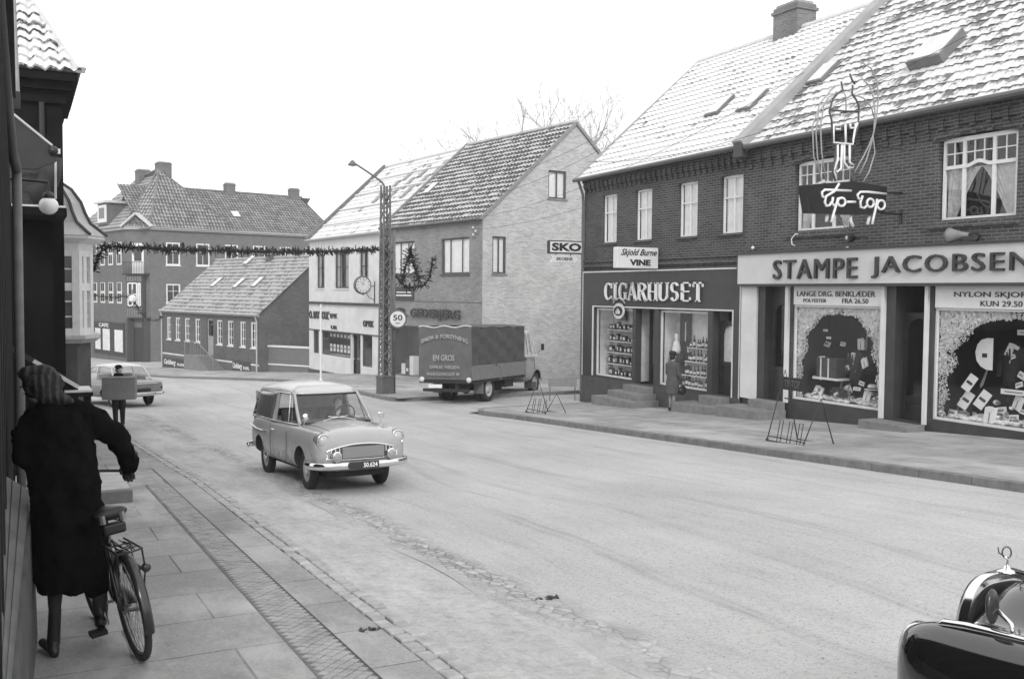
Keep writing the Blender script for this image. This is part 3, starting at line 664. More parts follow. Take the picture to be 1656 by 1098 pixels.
def serif_word(word, parent, x0, x1, z0, z1, y, mat):
    """roman capitals: heavy uprights, slab serifs"""
    wd = {'I': 0.55}; tot = sum(wd.get(c, 1) for c in word); x = x0; H = z1-z0; unit = (x1-x0)/tot; m = MB(); d = 0.05
    def st(xa, za, xb, zb, t): m.bar((xa, y-d/2, za), (xb, y-d/2, zb), t, d) if False else m.obox(((xa+xb)/2, y-d/2, (za+zb)/2), (t, d, math.hypot(xb-xa, zb-za)), Matrix.Rotation(math.atan2(xb-xa, zb-za), 3, 'Y'))
    def sf(xc, zc, w_): m.box(xc-w_/2, xc+w_/2, y-d, y, zc-0.018, zc+0.018)
    def arc(cx, cz, rx, rz, a0, a1, tmin=0.035, tmax=0.095, N=14):
        P = []; Q = []
        for i in range(N+1):
            a = R(a0+(a1-a0)*i/N); t = tmin+(tmax-tmin)*abs(math.cos(a))**1.2
            P.append((cx+rx*math.cos(a), cz+rz*math.sin(a))); Q.append((cx+(rx-t)*math.cos(a), cz+(rz-min(t, 0.04))*math.sin(a)))
        for i in range(N):
            q = [P[i], P[i+1], Q[i+1], Q[i]]; m.prism(q, y-d, y)
    for c in word:
        w_ = wd.get(c, 1)*unit; a = x+0.09*unit; b = x+w_-0.10*unit; t = 0.10; mid = (a+b)/2; W_ = b-a
        if c == 'I': st(mid, z0, mid, z1, t); sf(mid, z0+0.018, W_*1.1); sf(mid, z1-0.018, W_*1.1)
        if c in 'CG':
            arc(mid+0.02, z0+H/2, W_/2, H/2, 50, 310)
            m.box(b-0.03, b, y-d, y, z1-0.17, z1-0.02)
            if c == 'G': m.box(b-0.10, b-0.01, y-d, y, z0+0.03, z0+H*0.42); sf(b-0.055, z0+H*0.42, 0.16)
            else: m.box(b-0.03, b, y-d, y, z0+0.04, z0+0.13)
        if c == 'A': st(a+0.02, z0, mid, z1, 0.04); st(mid-0.02, z1, b-0.03, z0, t); m.box(a+0.08, b-0.1, y-d, y, z0+H*0.3, z0+H*0.36); sf(a+0.02, z0+0.018, 0.12); sf(b-0.03, z0+0.018, 0.15)
        if c == 'R': st(a+t/2, z0, a+t/2, z1, t); sf(a+t/2, z0+0.018, 0.18); sf(a+t/2-0.02, z1-0.018, 0.12); arc(a+t, z1-H*0.26, W_-t-0.02, H*0.26, -90, 90); st(mid, z0+H*0.48, b-0.03, z0, t*0.85); sf(b-0.02, z0+0.018, 0.1)
        if c == 'H': st(a+t/2, z0, a+t/2, z1, t); st(b-t/2, z0, b-t/2, z1, t); m.box(a+t, b-t, y-d, y, z0+H*0.47, z0+H*0.53); [sf(q, zz, 0.17) for q in (a+t/2, b-t/2) for zz in (z0+0.018, z1-0.018)]
        if c == 'U': st(a+t/2, z0+H*0.25, a+t/2, z1, t); st(b-0.04, z0+H*0.25, b-0.04, z1, 0.04); arc(mid, z0+H*0.27, W_/2, H*0.27, 180, 360, 0.04, 0.09); sf(a+t/2, z1-0.018, 0.17); sf(b-0.04, z1-0.018, 0.12)
        if c == 'S': arc(mid, z1-H*0.27, W_*0.42, H*0.27, 20, 270, 0.04, 0.09); arc(mid, z0+H*0.27, W_*0.42, H*0.27, -160, 90, 0.04, 0.09)
        if c == 'E': st(a+t/2, z0, a+t/2, z1, t); [m.box(a, b-q, y-d, y, zz-0.02, zz+0.02) for zz, q in ((z0+0.02, 0.02), (z1-0.02, 0.03), (z0+H*0.52, 0.09))]; m.box(b-0.05, b-0.02, y-d, y, z0, z0+0.12); m.box(b-0.06, b-0.03, y-d, y, z1-0.12, z1)
        if c == 'T': st(mid, z0, mid, z1, t); sf(mid, z0+0.018, 0.19); m.box(a, b, y-d, y, z1-0.045, z1); m.box(a, a+0.03, y-d, y, z1-0.13, z1); m.box(b-0.03, b, y-d, y, z1-0.13, z1)
        x += w_
    return m.build('lettering', mat, parent)
serif_word(word, cig, xa, xb, zbm, zt, yb-0.05, flat('ivory_letter', 0.72, 0.4, var=0.05))
# round emblem above the left shop window
ex, ez = FC.hit(1007, 503); em = empty('round_shop_emblem', FC.W(ex, yb-0.03, ez), FC.a, 'oval black and white badge under the C of the tobacco shop board', 'sign')
er = 0.285
MB().lathe([(er, 0.0), (er, 0.05)], (0, 0.0, 0), 'X', 28).build('disc', WHITEP, em, rz=math.pi/2 if False else None).rotation_euler = (0, 0, -math.pi/2)
o = MB().lathe([(er*0.84, 0.0), (er*0.84, 0.012)], (0.051, 0, 0), 'X', 28, sc=(1, 0.72)).build('field', BLACKP, em); o.rotation_euler = (0, 0, -math.pi/2)
for o in KIDS[em]: o.scale = (1, 1, 0.85)
for k, (dx, h) in enumerate(((-0.09, 0.10), (-0.03, 0.16), (0.03, 0.16), (0.09, 0.10))): MB().box(dx-0.02, dx+0.02, -0.075, -0.064, -0.09, -0.09+h).build('figure', WHITEP, em)
m = MB(); m.tube([(0.40*math.cos(R(a)), -0.03, 0.05+0.34*math.sin(R(a))) for a in range(35, 146, 10)], 0.018, 6); m.build('scroll', WHITEP, em)

def doorleaf(parent, x0, x1, z0, z1, y, mat, glass=0.45, arch=True, curtain=False, name='door'):
    m = MB(); zg = z0+(z1-z0)*glass; s = 0.10; fwd_ = 0.05
    m.box(x0, x0+s, y, y+fwd_, z0, z1); m.box(x1-s, x1, y, y+fwd_, z0, z1); m.box(x0+s, x1-s, y, y+fwd_, z0, z0+0.16); m.box(x0+s, x1-s, y, y+fwd_, zg-0.06, zg+0.06); m.box(x0+s, x1-s, y, y+fwd_, z1-0.12, z1)
    m.box(x0+s, x1-s, y+0.02, y+0.04, z0+0.16, zg-0.06); m.box(x0+s+0.06, x1-s-0.06, y+0.008, y+0.02, z0+0.24, zg-0.14)
    if arch:
        N = 10; a, b = x0+s, x1-s; r = (b-a)*0.42; zz = z1-0.12
        for i in range(N):
            u0, u1 = i/N, (i+1)/N; xa_, xb_ = a+(b-a)*u0, a+(b-a)*u1; h0 = zz-r+r*math.sqrt(max(0, 1-(2*u0-1)**2)); h1 = zz-r+r*math.sqrt(max(0, 1-(2*u1-1)**2))
            m.prism([(xa_, h0), (xb_, h1), (xb_, zz+0.001), (xa_, zz+0.001)], y+0.003, y+fwd_-0.003)
    o = m.build(name, mat, parent)
    MB().quad((x0+s, y+0.03, zg), (x1-s, y+0.03, zg), (x1-s, y+0.03, z1-0.1), (x0+s, y+0.03, z1-0.1)).build('door_pane', GLASS, o)
    if curtain:
        c = MB(); N = 24; c.add([(x0+s+(x1-x0-2*s)*i/N, y+0.07+0.01*math.sin(i*2.1), zz) for zz in (zg, z1-0.1) for i in range(N+1)], [(i, i+1, N+2+i, N+1+i) for i in range(N)]); c.build('door_curtain', CURT, o)
    m = MB(); m.tube([(x1-0.06, y-0.02, z0+1.0), (x1-0.06, y-0.06, z0+1.0), (x1-0.16, y-0.06, z0+1.0)], 0.012, 6); m.build('handle', flat('brass', 0.5, 0.3, metal=0.8), o)
    return o
# display windows and doors
def shopwin(parent, x0, x1, z0, z1, y, fm, fw=0.05):
    m = MB(); m.box(x0, x0+fw, y, y+0.06, z0, z1); m.box(x1-fw, x1, y, y+0.06, z0, z1); m.box(x0+fw, x1-fw, y, y+0.06, z0, z0+fw); m.box(x0+fw, x1-fw, y, y+0.06, z1-fw, z1)
    o = m.build('shop_window', fm, parent); MB().quad((x0+fw, y+0.03, z0+fw), (x1-fw, y+0.03, z0+fw), (x1-fw, y+0.03, z1-fw), (x0+fw, y+0.03, z1-fw)).build('pane', GLASSD, o); return o
def showcase(parent, x0, x1, z0, z1, y0, y1, mat, floor):
    m = MB(); m.quad((x0, y1, z0), (x1, y1, z0), (x1, y1, z1), (x0, y1, z1)); m.quad((x0, y0, z0), (x0, y1, z0), (x0, y1, z1), (x0, y0, z1)); m.quad((x1, y1, z0), (x1, y0, z0), (x1, y0, z1), (x1, y1, z1)); m.quad((x0, y0, z1), (x0, y1, z1), (x1, y1, z1), (x1, y0, z1))
    o = m.build('showcase', mat, parent); MB().box(x0, x1, y0, y1, z0-0.05, z0).build('showcase_floor', floor, o); return o
CASEL = flat('pale_display_wall', 0.72, 0.8, var=0.2, scale=3)
shopwin(cig, w1[0]+0.02, w1[1], zs, zo-0.02, yb+0.08, WHITEP); shopwin(cig, w2[0], w2[1]-0.02, zs, zo-0.02, yb+0.08, WHITEP)
showcase(cig, w1[0], w1[1], zs, zo, 0.14, 0.62, CASEL, CASEL); showcase(cig, w2[0], w2[1], zs, zo, 0.14, 0.62, CASEL, CASEL)
doorleaf(cig, d1[0], d1[1], zd1, zo-0.0, 0.42, DOORD, 0.25, False); doorleaf(cig, d2[0], d2[1], zd2, zo-0.25, 0.16, DOORD, 0.42, True, True)
showcase(cig, d1[0], d1[1], zd1, zo, 0.45, 1.3, CASEL, CONC); showcase(cig, d2[0], d2[1], zd2, zo, 0.45, 1.3, SHOPBACK, CONC)
# steps
def stairs(fr, name, label, tiers, mat=STEP):
    x0 = tiers[0][0]; e = empty(name, fr.W(x0, 0, 0), fr.a, label, 'steps')
    for (a, b, zt_, out) in tiers:
        MB().box(a-x0, b-x0, -out, 0.3-0.11*1 if False else -0.102, fr.gl(a)-0.4, zt_).build('step', mat, e, bevel=0.012)
    return e
def tread(px0, px1, py, yl, fr):      # helper reading a tread from the photo
    a = fr.hit(px0, py, yl); b = fr.hit(px1, py, yl); return a[0], b[0], (a[1]+b[1])/2
g0 = lambda x: FC.gl(x)+PRZ
xs0, xs1 = d1[0]-0.15, d1[1]+0.0
hh = (zd1-g0(xs1))/3
stairs(FC, 'shop_steps', 'three grey stone steps up to the tobacco shop door', [(xs0-0.75, xs1+0.35, g0(xs1)+hh, 1.05), (xs0-0.35, xs1+0.2, g0(xs1)+2*hh, 0.72), (xs0, xs1+0.05, zd1-0.01, 0.40)])
hh2 = (zd2-g0(d2[1]))/2
stairs(FC, 'shop_steps', 'low pair of stone steps at the curtained door between the two shop fronts', [(d2[0]-0.75, d2[1]-0.05, g0(d2[1])+hh2*0.9, 0.85), (d2[0]-0.12, d2[1]-0.02, zd2-0.01, 0.42)])

# shop display goods: bottles, boxes, packets
GLB = flat('dark_bottle_glass', 0.02, 0.15, var=0.1); LBL = flat('paper_label', 0.75, 0.8, var=0.1); GOODD = flat('dark_goods', 0.05, 0.6, var=0.4); GOODM = flat('grey_goods', 0.22, 0.6, var=0.4)
def bottle(fr, x, y, z, h, label, group, mat=GLB):
    e = empty('bottle', fr.W(x, y, z), 0, label, 'bottle', group); r = 0.038
    MB().lathe([(r, 0), (r, h*0.58), (r*0.35, h*0.75), (r*0.35, h*0.98), (r*0.4, h)], n=10).build('glass', mat, e, smooth=True)
    MB().lathe([(r*1.03, h*0.18), (r*1.03, h*0.46)], n=10).build('paper_label', LBL, e); return e
rb = random.Random(11)
def shelf(fr, x0, x1, y, z, label):
    e = empty('display_shelf', fr.W((x0+x1)/2, y, z), fr.a, label, 'shelf'); L = (x1-x0)/2
    MB().box(-L, L, -0.13, 0.13, -0.02, 0).build('board', LBL, e)
    MB().box(-L, -L+0.02, -0.10, 0.10, -0.14, -0.02).box(L-0.02, L, -0.10, 0.10, -0.14, -0.02).build('bracket', LBL, e); return e
zc = zo-zs
proto_b = None
xw = w2[0]+0.75
for r_, (zz, yy) in enumerate(((zs+0.02, 0.24), (zs+0.34, 0.32), (zs+0.72, 0.42), (zs+1.10, 0.50))):
    if r_: shelf(FC, xw, w2[1]-0.16, yy, zs+(0.34, 0.72, 1.10)[r_-1], 'white %s shelf of bottles in the right tobacco shop window' % ('low', 'middle', 'upper')[r_-1])
    for k in range(10):
        x = xw+0.06+k*(w2[1]-0.25-xw)/9
        if proto_b is None: proto_b = bottle(FC, x, yy, zz, 0.28, 'small wine bottle standing on the window floor in the right tobacco shop window', 'bottles in the tobacco shop window'); ob = proto_b
        else: ob = copy_tree(proto_b); ob['label'] = 'small wine bottle standing %s in the right tobacco shop window' % ('on the window floor', 'on the low shelf', 'on the middle shelf', 'on the upper shelf')[r_]; ob.location = FC.W(x, yy+rb.uniform(-0.04, 0.04), zz+0.001)
        ob.scale = (1, 1, rb.uniform(0.8, 1.25))
proto_p = None
def packet(fr, x, y, z, sx, sy, sz, mat, label, group, name='cigar_box', cat='box', tilt=0.0):
    e = empty(name, fr.W(x, y, z), fr.a+tilt, label, cat, group)
    MB().box(-sx/2, sx/2, -sy/2, sy/2, 0, sz).build('carton', mat, e, bevel=0.004)
    MB().box(-sx*0.32, sx*0.32, -sy/2-0.004, -sy/2-0.001, sz*0.25, sz*0.75).build('paper_label', LBL, e); return e
for r_ in range(5):
    zz = zs+0.03+r_*0.36
    if r_: shelf(FC, w1[0]+0.30, w1[1]-0.12, 0.34, zz-0.001, ('lowest', 'middle', 'upper', 'topmost')[r_-1]+' shelf of cigar boxes in the left tobacco shop window')
    for k in range(9):
        x = w1[0]+0.36+k*(w1[1]-w1[0]-0.55)/8
        if proto_p is None: proto_p = packet(FC, x, 0.34, zz, 0.15, 0.10, 0.2, GOODD, 'small dark cigar box on the window floor in the left tobacco shop window', 'cigar boxes in the tobacco shop window')
        else: q = copy_tree(proto_p); q['label'] = 'small dark cigar box %s in the left tobacco shop window' % ('on the window floor', 'on the lowest shelf', 'on the middle shelf', 'on the upper shelf', 'on the topmost shelf')[r_]; q.location = FC.W(x, 0.34+rb.uniform(-0.03, 0.03)-(0.06 if r_ == 0 else 0), zz+0.001); q.scale = (rb.uniform(0.6, 1.3), 1, rb.uniform(0.5, 1.25)); q.rotation_euler.z += rb.uniform(-0.3, 0.3)
e = empty('framed_poster', FC.W(w1[0]+0.62, 0.58, zs+1.75), FC.a, 'dark framed picture hung at the back of the left tobacco shop window', 'picture')
MB().box(-0.28, 0.28, -0.03, 0, 0, 0.42).build('frame', GOODD, e); MB().box(-0.17, -0.02, -0.036, -0.031, 0.08, 0.34).build('print', CASEL, e)
e = empty('advertising_figure', FC.W(w2[0]+0.36, 0.3, zs+0.9), FC.a, 'small white figurine in the right tobacco shop window', 'figurine')
MB().lathe([(0.10, 0), (0.13, 0.1), (0.09, 0.32), (0.03, 0.40), (0.065, 0.47), (0.05, 0.56), (0.01, 0.58)], n=14).build('figure_body', LBL, e, smooth=True); MB().box(-0.14, 0.14, -0.12, 0.12, -0.9, -0.001).build('pedestal', GOODD, e)
e = empty('display_screen', FC.W(w2[0]+0.42, 0.55, zs), FC.a, 'dark vertical panel standing behind the figurine in the shop window', 'panel')
MB().box(-0.22, 0.25, -0.02, 0.02, 0, zo-zs-0.05).build('panel', GOODD, e); MB().box(0.04, 0.08, -0.035, -0.021, 1.25, 1.8).build('motif', LBL, e)

# hanging sign over the tobacco shop, at right angles to the wall
def xz_at(px, py, Y):
    d = raydir(px, py); t = (Y-EYE.y)/d.y; p = EYE+d*t; return p.x, p.z
Ys = 23.8
x0s, zt_ = xz_at(995, 400, Ys); x1s, zb_ = xz_at(1061, 434.5, Ys); zt_ = (zt_+xz_at(1061, 401, Ys)[1])/2; zb_ = (zb_+xz_at(995, 434, Ys)[1])/2
e = empty('wine_sign', (FX-0.1, Ys, zb_), 0, 'white projecting box sign reading Skjold Burne VINE above the grey shop board', 'sign')
m = MB(); m.box(x0s-FX+0.1, x1s-FX+0.1, -0.11, 0.11, 0, zt_-zb_); m.build('sign_box', WHITEP, e, bevel=0.02)
m = MB(); m.box(x1s-FX+0.1, 0.1, -0.02, 0.02, 0.15, 0.19); m.box(x1s-FX+0.1, 0.1, -0.02, 0.02, 0.45, 0.49); m.build('bracket', BLACKP, e)
H = zt_-zb_; L0 = x0s-FX+0.1; L1 = x1s-FX+0.1
lettering('VINE', e, BLACKP, L0+0.42, L1-0.28, 0.08, H*0.42, y=-0.112, depth=0.012, bold=0.045)
lettering('Skjold Burne', e, BLACKP, L0+0.12, L1-0.06, H*0.52, H*0.92, y=-0.112, depth=0.012, bold=0.012, shear=0.45)
# SKO sign at the corner
Ys = 28.02
x0s, zt_ = xz_at(886, 388.5, Ys); x1s, zb_ = xz_at(939, 411.5, Ys)
e = empty('shoe_shop_sign', (FX, Ys, zb_), 0, 'white box sign reading SKO with an arrow below, projecting from the brick corner', 'sign')
L0, L1, H = x0s-FX, x1s-FX+0.02, zt_-zb_
m = MB(); m.box(L0, L1, -0.08, 0.08, 0, H); m.build('sign_box', BLACKP, e, bevel=0.03); m = MB(); m.box(L0+0.04, L1-0.03, -0.086, -0.081, 0.04, H-0.04); m.build('sign_face', WHITEP, e, bevel=0.002)
lettering('SKO', e, BLACKP, L0+0.10, L1-0.06, 0.09, H-0.08, y=-0.088, depth=0.012, bold=0.04)
az = -0.28
m = MB(); m.prism([(L0+0.08, az+0.0), (L0+0.16, az+0.12), (L0+0.08, az+0.24), (L1-0.30, az+0.21), (L1-0.30, az+0.26), (L1-0.1, az+0.12), (L1-0.30, az-0.02), (L1-0.30, az+0.03)], -0.03, 0.03); m.build('arrow', WHITEP, e)
lettering('SKOENE', e, BLACKP, L0+0.30, L1-0.34, az+0.07, az+0.17, y=-0.031, depth=0.008, bold=0.02)
m = MB(); m.bar((L0+0.3, 0, 0.02), (L0+0.3, 0, az+0.2), 0.02); m.bar((L1-0.4, 0, 0.02), (L1-0.4, 0, az+0.2), 0.02); m.build('hanger', BLACKP, e)

# ================================================================== menswear shop house
FS = Frame(FX, 28.0-cig_len, gz(18)+PRZ, -math.pi/2)
sl_ = 13.0
sta = fempty('brick_shop_house', FS, 'two storey brick house with long pale menswear fascia and patchy snow on its roof', 'house')
zE2 = FS.hit(1215, 236)[1]
zE2 = (zE2+FS.hit(1640, 160)[1])/2
bt = (FS.hit(1207.7, 414.3)[1]+FS.hit(1655, 391)[1])/2; bb = (FS.hit(1207.7, 460.4)[1]+FS.hit(1655, 456)[1])/2
uw = [FS.hit(1521.7, 225.8)+FS.hit(1639, 349), FS.hit(1288.3, 264)+FS.hit(1370, 367.4)]
zt2 = sum(u[1] for u in uw)/2; zb2 = sum(u[3] for u in uw)/2
RW = (uw[0][0], uw[0][2], zb2, zt2); LW = (uw[1][0], uw[1][2], zb2, zt2)
ARC = 0.10
m = MB(); facade(m, 0, sl_, bt-0.2, zE2, [(RW[0]-0.05, RW[1]+0.05, zb2, zt2+0.05, ARC), (LW[0]-0.05, LW[1]+0.05, zb2, zt2+0.05, ARC)], rev=0.16)
RIDGE2 = 4.9; DEP2 = 9.8; zR2 = zE2+RIDGE2*0.90
m.add([(sl_, 0, -1), (sl_, DEP2, -1), (sl_, DEP2, zE2), (sl_, RIDGE2, zR2), (sl_, 0, zE2)], [(0, 1, 2, 3, 4)])
m.add([(0, DEP2, -1), (sl_, DEP2, -1), (sl_, DEP2, zE2), (0, DEP2, zE2)], [(3, 2, 1, 0)])
m.add([(0, 0.1, zE-0.5), (0, DEP2, zE-0.5), (0, DEP2, zE2), (0, RIDGE2, zR2), (0, 0.1, zE2)], [(4, 3, 2, 1, 0)])
m.build('wall', BRICK_B, sta)
m = MB(); m.box(0, sl_, -0.10, -0.002, zE2-0.16, zE2); m.box(0, sl_, -0.055, -0.002, zE2-0.34, zE2-0.16)
x = 0.12
while x < sl_-0.1: m.box(x, x+0.11, -0.095, -0.057, zE2-0.42, zE2-0.162); m.box(x, x+0.11, -0.05, -0.002, zE2-0.56, zE2-0.342); x += 0.36
for (a, b, c, d) in (RW, LW):                  # arch courses and sill courses in brick
    N = 12
    for i in range(N):
        u0, u1 = i/N, (i+1)/N; xa_, xb_ = a-0.15+(b-a+0.3)*u0, a-0.15+(b-a+0.3)*u1; f = lambda u: d+0.05-ARC+ARC*(1-(2*u-1)**2)
        m.prism([(xa_, f(u0)+0.03), (xb_, f(u1)+0.03), (xb_, f(u1)+0.11), (xa_, f(u0)+0.11)], -0.045, -0.002)
    m.box(a-0.25, b+0.15, -0.06, -0.002, c-0.16, c-0.07)
m.build('cornice', BRICK_B, sta)
mins = []
for (a, b, n) in ((0.02, 0.28, 2), (0.30, 0.68, 3), (0.70, 0.98, 2)):
    for k in range(1, n): mins.append((a+(b-a)*k/n, a+(b-a)*k/n, 0.66, 0.97))
    mins.append((a, b, 0.81, 0.81))
for q in (RW, LW): window(sta, q[0], q[1], q[2], q[3], (0.29, 0.69), (), FRAMEW, y=0.09, fw=0.055, mt=0.075, curtain=4, sillm=BRICK_B, minor=mins, arch=0.05, cm=flat('lace_curtain', 0.50, 0.9, var=0.3, scale=8))
for q in (RW, LW):                             # transom that swings up over the middle light
    m = MB(); W_ = q[1]-q[0]; N = 14; zz = lambda f: q[2]+(q[3]-q[2])*(0.645+(0.045*(1-math.cos(2*math.pi*(f-0.33)/0.32))/2 if 0.33 < f < 0.65 else 0))
    for k in range(40):
        f0, f1 = 0.03+0.94*k/40, 0.03+0.94*(k+1)/40; m.prism([(q[0]+W_*f0, zz(f0)-0.035), (q[0]+W_*f1, zz(f1)-0.035), (q[0]+W_*f1, zz(f1)+0.035), (q[0]+W_*f0, zz(f0)+0.035)], 0.084, 0.14)
    m.build('transom_bar', FRAMEW, sta)
V2 = Vector((0, RIDGE2+0.28, zR2-zE2+0.25)).normalized(); SL2 = Vector((0, RIDGE2+0.28, zR2-zE2+0.25)).length
O2 = Vector((0.25, -0.28, zE2-0.05))
m = MB(); roof_face(m, O2, (1, 0, 0), V2, sl_-0.1, SL2, 0.24, 0.34, amp=0.012, step=0.030); m.build('roof', SNOWROOF_B, sta)
m = MB(); m.add([(0, RIDGE2, zR2+0.12), (sl_+.1, RIDGE2, zR2+0.12), (sl_+.1, DEP2+0.25, zE2-0.05), (0, DEP2+0.25, zE2-0.05)], [(0, 1, 2, 3)]); m.build('rear_roof', SNOWROOF_B, sta)
m = MB(); m.bar((0.08, -0.34, zE2+0.0), (0.08, RIDGE2+0.1, zR2+0.28), 0.36, 0.34); m.build('parapet', flat('cement_coping', 0.33, 0.85, var=0.15, scale=2, bmp=0.2), sta)
m = MB(); m.box(-0.08, 0.22, -0.42, -0.06, zE2-0.28, zE2+0.10); m.build('parapet_foot', CONC, sta, bevel=0.02)
m = MB(); m.tube([(0.27, -0.33, zE2-0.04), (sl_, -0.33, zE2+0.0)], 0.07, 8); m.build('gutter', flat('zinc_gutter', 0.10), sta)
for (px, py, w_, h_) in ((1518, 88, 0.8, 0.85), (1333, 122, 0.45, 0.75)):
    best = None
    for vi in range(8, 60):
        v = vi*0.1; yy = -0.28+V2.y*v; u_, z_ = FS.hit(px, py, yy); dz = abs(z_-(zE2-0.05+V2.z*v))
        if best is None or dz < best[0]: best = (dz, u_-0.25, v)
    skylight(sta, O2, (1, 0, 0), V2, best[1], best[2], w_, h_, 0.22 if w_ > 0.6 else 0.1)
# fascia
FASC = flat('pale_fascia', 0.57, 0.6, var=0.06, scale=2)
m = MB(); m.box(0.0, sl_, -0.26, -0.004, bb, bt); m.build('fascia', FASC, sta)
m = MB(); m.box(-0.04, sl_, -0.31, -0.004, bt+0.001, bt+0.05); m.box(0.0, sl_, -0.27, -0.004, bb-0.06, bb-0.001); m.box(-0.03, -0.003, -0.27, -0.004, bb, bt); m.build('fascia_trim', GREYP, sta)
yF = -0.26; LET = flat('dark_letter', 0.035, 0.4, var=0.1)
def px2(fr, px, py, y): return fr.hit(px, py, y)
za = (px2(FS, 1254, 423, yF)[1]+px2(FS, 1600, 406, yF)[1])/2; zb = (px2(FS, 1254, 452.5, yF)[1]+px2(FS, 1600, 447, yF)[1])/2
lettering('STAMPE', sta, LET, px2(FS, 1253, 430, yF)[0], px2(FS, 1388, 430, yF)[0], zb, za, y=yF, depth=0.07, bold=0.0, spacing=1.15)
lettering('JACOBSEN', sta, LET, px2(FS, 1412, 430, yF)[0], px2(FS, 1672, 430, yF)[0], zb, za, y=yF, depth=0.07, bold=0.0, spacing=1.15)
# shop front below the fascia
yP = -0.06
def X_(px, y=-0.06): return FS.hit(px, 560, y)[0]
A0, A1 = 0.0, X_(1225); D1 = (X_(1236), X_(1270)); P1 = (X_(1271.5), X_(1276.5)); W1 = (X_(1281), X_(1425)); P2 = (X_(1426.5), X_(1432)); D2 = (X_(1447), X_(1494)); P3 = (X_(1497), X_(1502)); W2 = (X_(1509), X_(1509)+3.7)
zt3 = bb-0.06
zs3 = (FS.hit(1280, 645.6, yP)[1]+FS.hit(1421, 663, yP)[1])/2; zs4 = (FS.hit(1507, 678.5, yP)[1]+FS.hit(1655, 697.5, yP)[1])/2
zb3 = (FS.hit(1281, 494, yP)[1]+FS.hit(1425, 495, yP)[1]+FS.hit(1509, 497, yP)[1])/3
zD1 = FS.hit(1250, 646, yP)[1]; zD2 = FS.hit(1470, 681, yP)[1]
m = MB(); facade(m, 0, sl_, -1.2, zt3, [(D1[0], D1[1], zD1, zt3), (W1[0], W1[1], zs3, zt3), (D2[0], D2[1], zD2, zt3), (W2[0], W2[1], zs4, zt3)], y=yP, rev=0.30); m.build('shop_front', flat('dark_stone_cladding', 0.042, 0.5, var=0.3, scale=3), sta)
m = MB(); m.box(A0, A1, yP-0.06, yP-0.002, zD1-0.05, zt3)
for P in (P1, P2, P3):
    m2_ = MB(); m2_.box(P[0], P[1], yP-0.07, yP-0.002, (zD1 if P is P1 else zD2)-0.02, zt3); m2_.build('pilaster', WHITEP, sta)
m.build('pilaster', WHITEP, sta)
for (a, b, words, z_s) in ((W1[0], W1[1], 1, zs3), (W2[0], W2[1], 2, zs4)):
    shopwin(sta, a, b, z_s, zb3, yP+0.05, WHITEP if words else GREYP, 0.05)
    o = MB().box(a+0.02, b-0.02, yP-0.0, yP+0.10, zb3+0.002, zt3-0.002).build('price_banner', flat('white_paper_banner', 0.70, 0.7, var=0.05), sta)
    L = b-a; H = zt3-0.03-zb3; yy = yP-0.002
    if words == 1:
        lettering('LANGE DRG. BENKLÆDER', o, LET, a+L*0.05, b-L*0.07, zb3+H*0.50, zb3+H*0.80, y=yy, depth=0.012, bold=0.005); lettering('POLYESTER', o, GREYP, a+L*0.13, a+L*0.40, zb3+H*0.16, zb3+H*0.36, y=yy, depth=0.012, bold=0.0); lettering('FRA 26.50', o, GREYP, a+L*0.58, a+L*0.86, zb3+H*0.14, zb3+H*0.40, y=yy, depth=0.012, bold=0.0)
    else:
        lettering('NYLON SKJORTER', o, LET, X_(1541), X_(1694), zb3+H*0.48, zb3+H*0.80, y=yy, depth=0.012, bold=0.01); lettering('KUN 29.50', o, LET, X_(1584), X_(1652), zb3+H*0.12, zb3+H*0.38, y=yy, depth=0.012, bold=0.0)
doorleaf(sta, D1[0], D1[1], zD1, zt3-0.32, 0.18, flat('brown_door', 0.05, 0.45, var=0.3, scale=3), 0.30, True); doorleaf(sta, D2[0], D2[1], zD2, zt3-0.55, 0.20, DOORD, 0.20, True)
m = MB(); m.box(D1[0], D1[1], 0.2, 0.25, zt3-0.32, zt3); m.build('transom', flat('brown_door', 0.05), sta)
BACKD = flat('dark_display_cloth', 0.022, 0.9, var=0.5, scale=2)
showcase(sta, W1[0], W1[1], zs3, zb3, 0.16, 1.15, BACKD, CASEL); showcase(sta, W2[0], W2[1], zs4, zb3, 0.16, 1.25, BACKD, CASEL)
showcase(sta, D2[0], D2[1], zD2, zt3, 0.24, 1.6, ROOMD, CONC); showcase(sta, D1[0], D1[1], zD1, zt3, 0.26, 1.6, ROOMD, CONC)
g2 = lambda x: FS.gl(x)+PRZ
stairs(FS, 'shop_steps', 'two stone steps at the brown arched door left of the menswear window', [(D1[0]-0.75, D1[1]+0.12, (zD1+g2(D1[1]))/2, 0.95), (D1[0]-0.10, D1[1]+0.08, zD1-0.01, 0.46)])
stairs(FS, 'shop_steps', 'single broad stone step at the glazed door between the menswear windows', [(D2[0]-0.42, D2[1]+0.12, zD2-0.03, 0.62)])

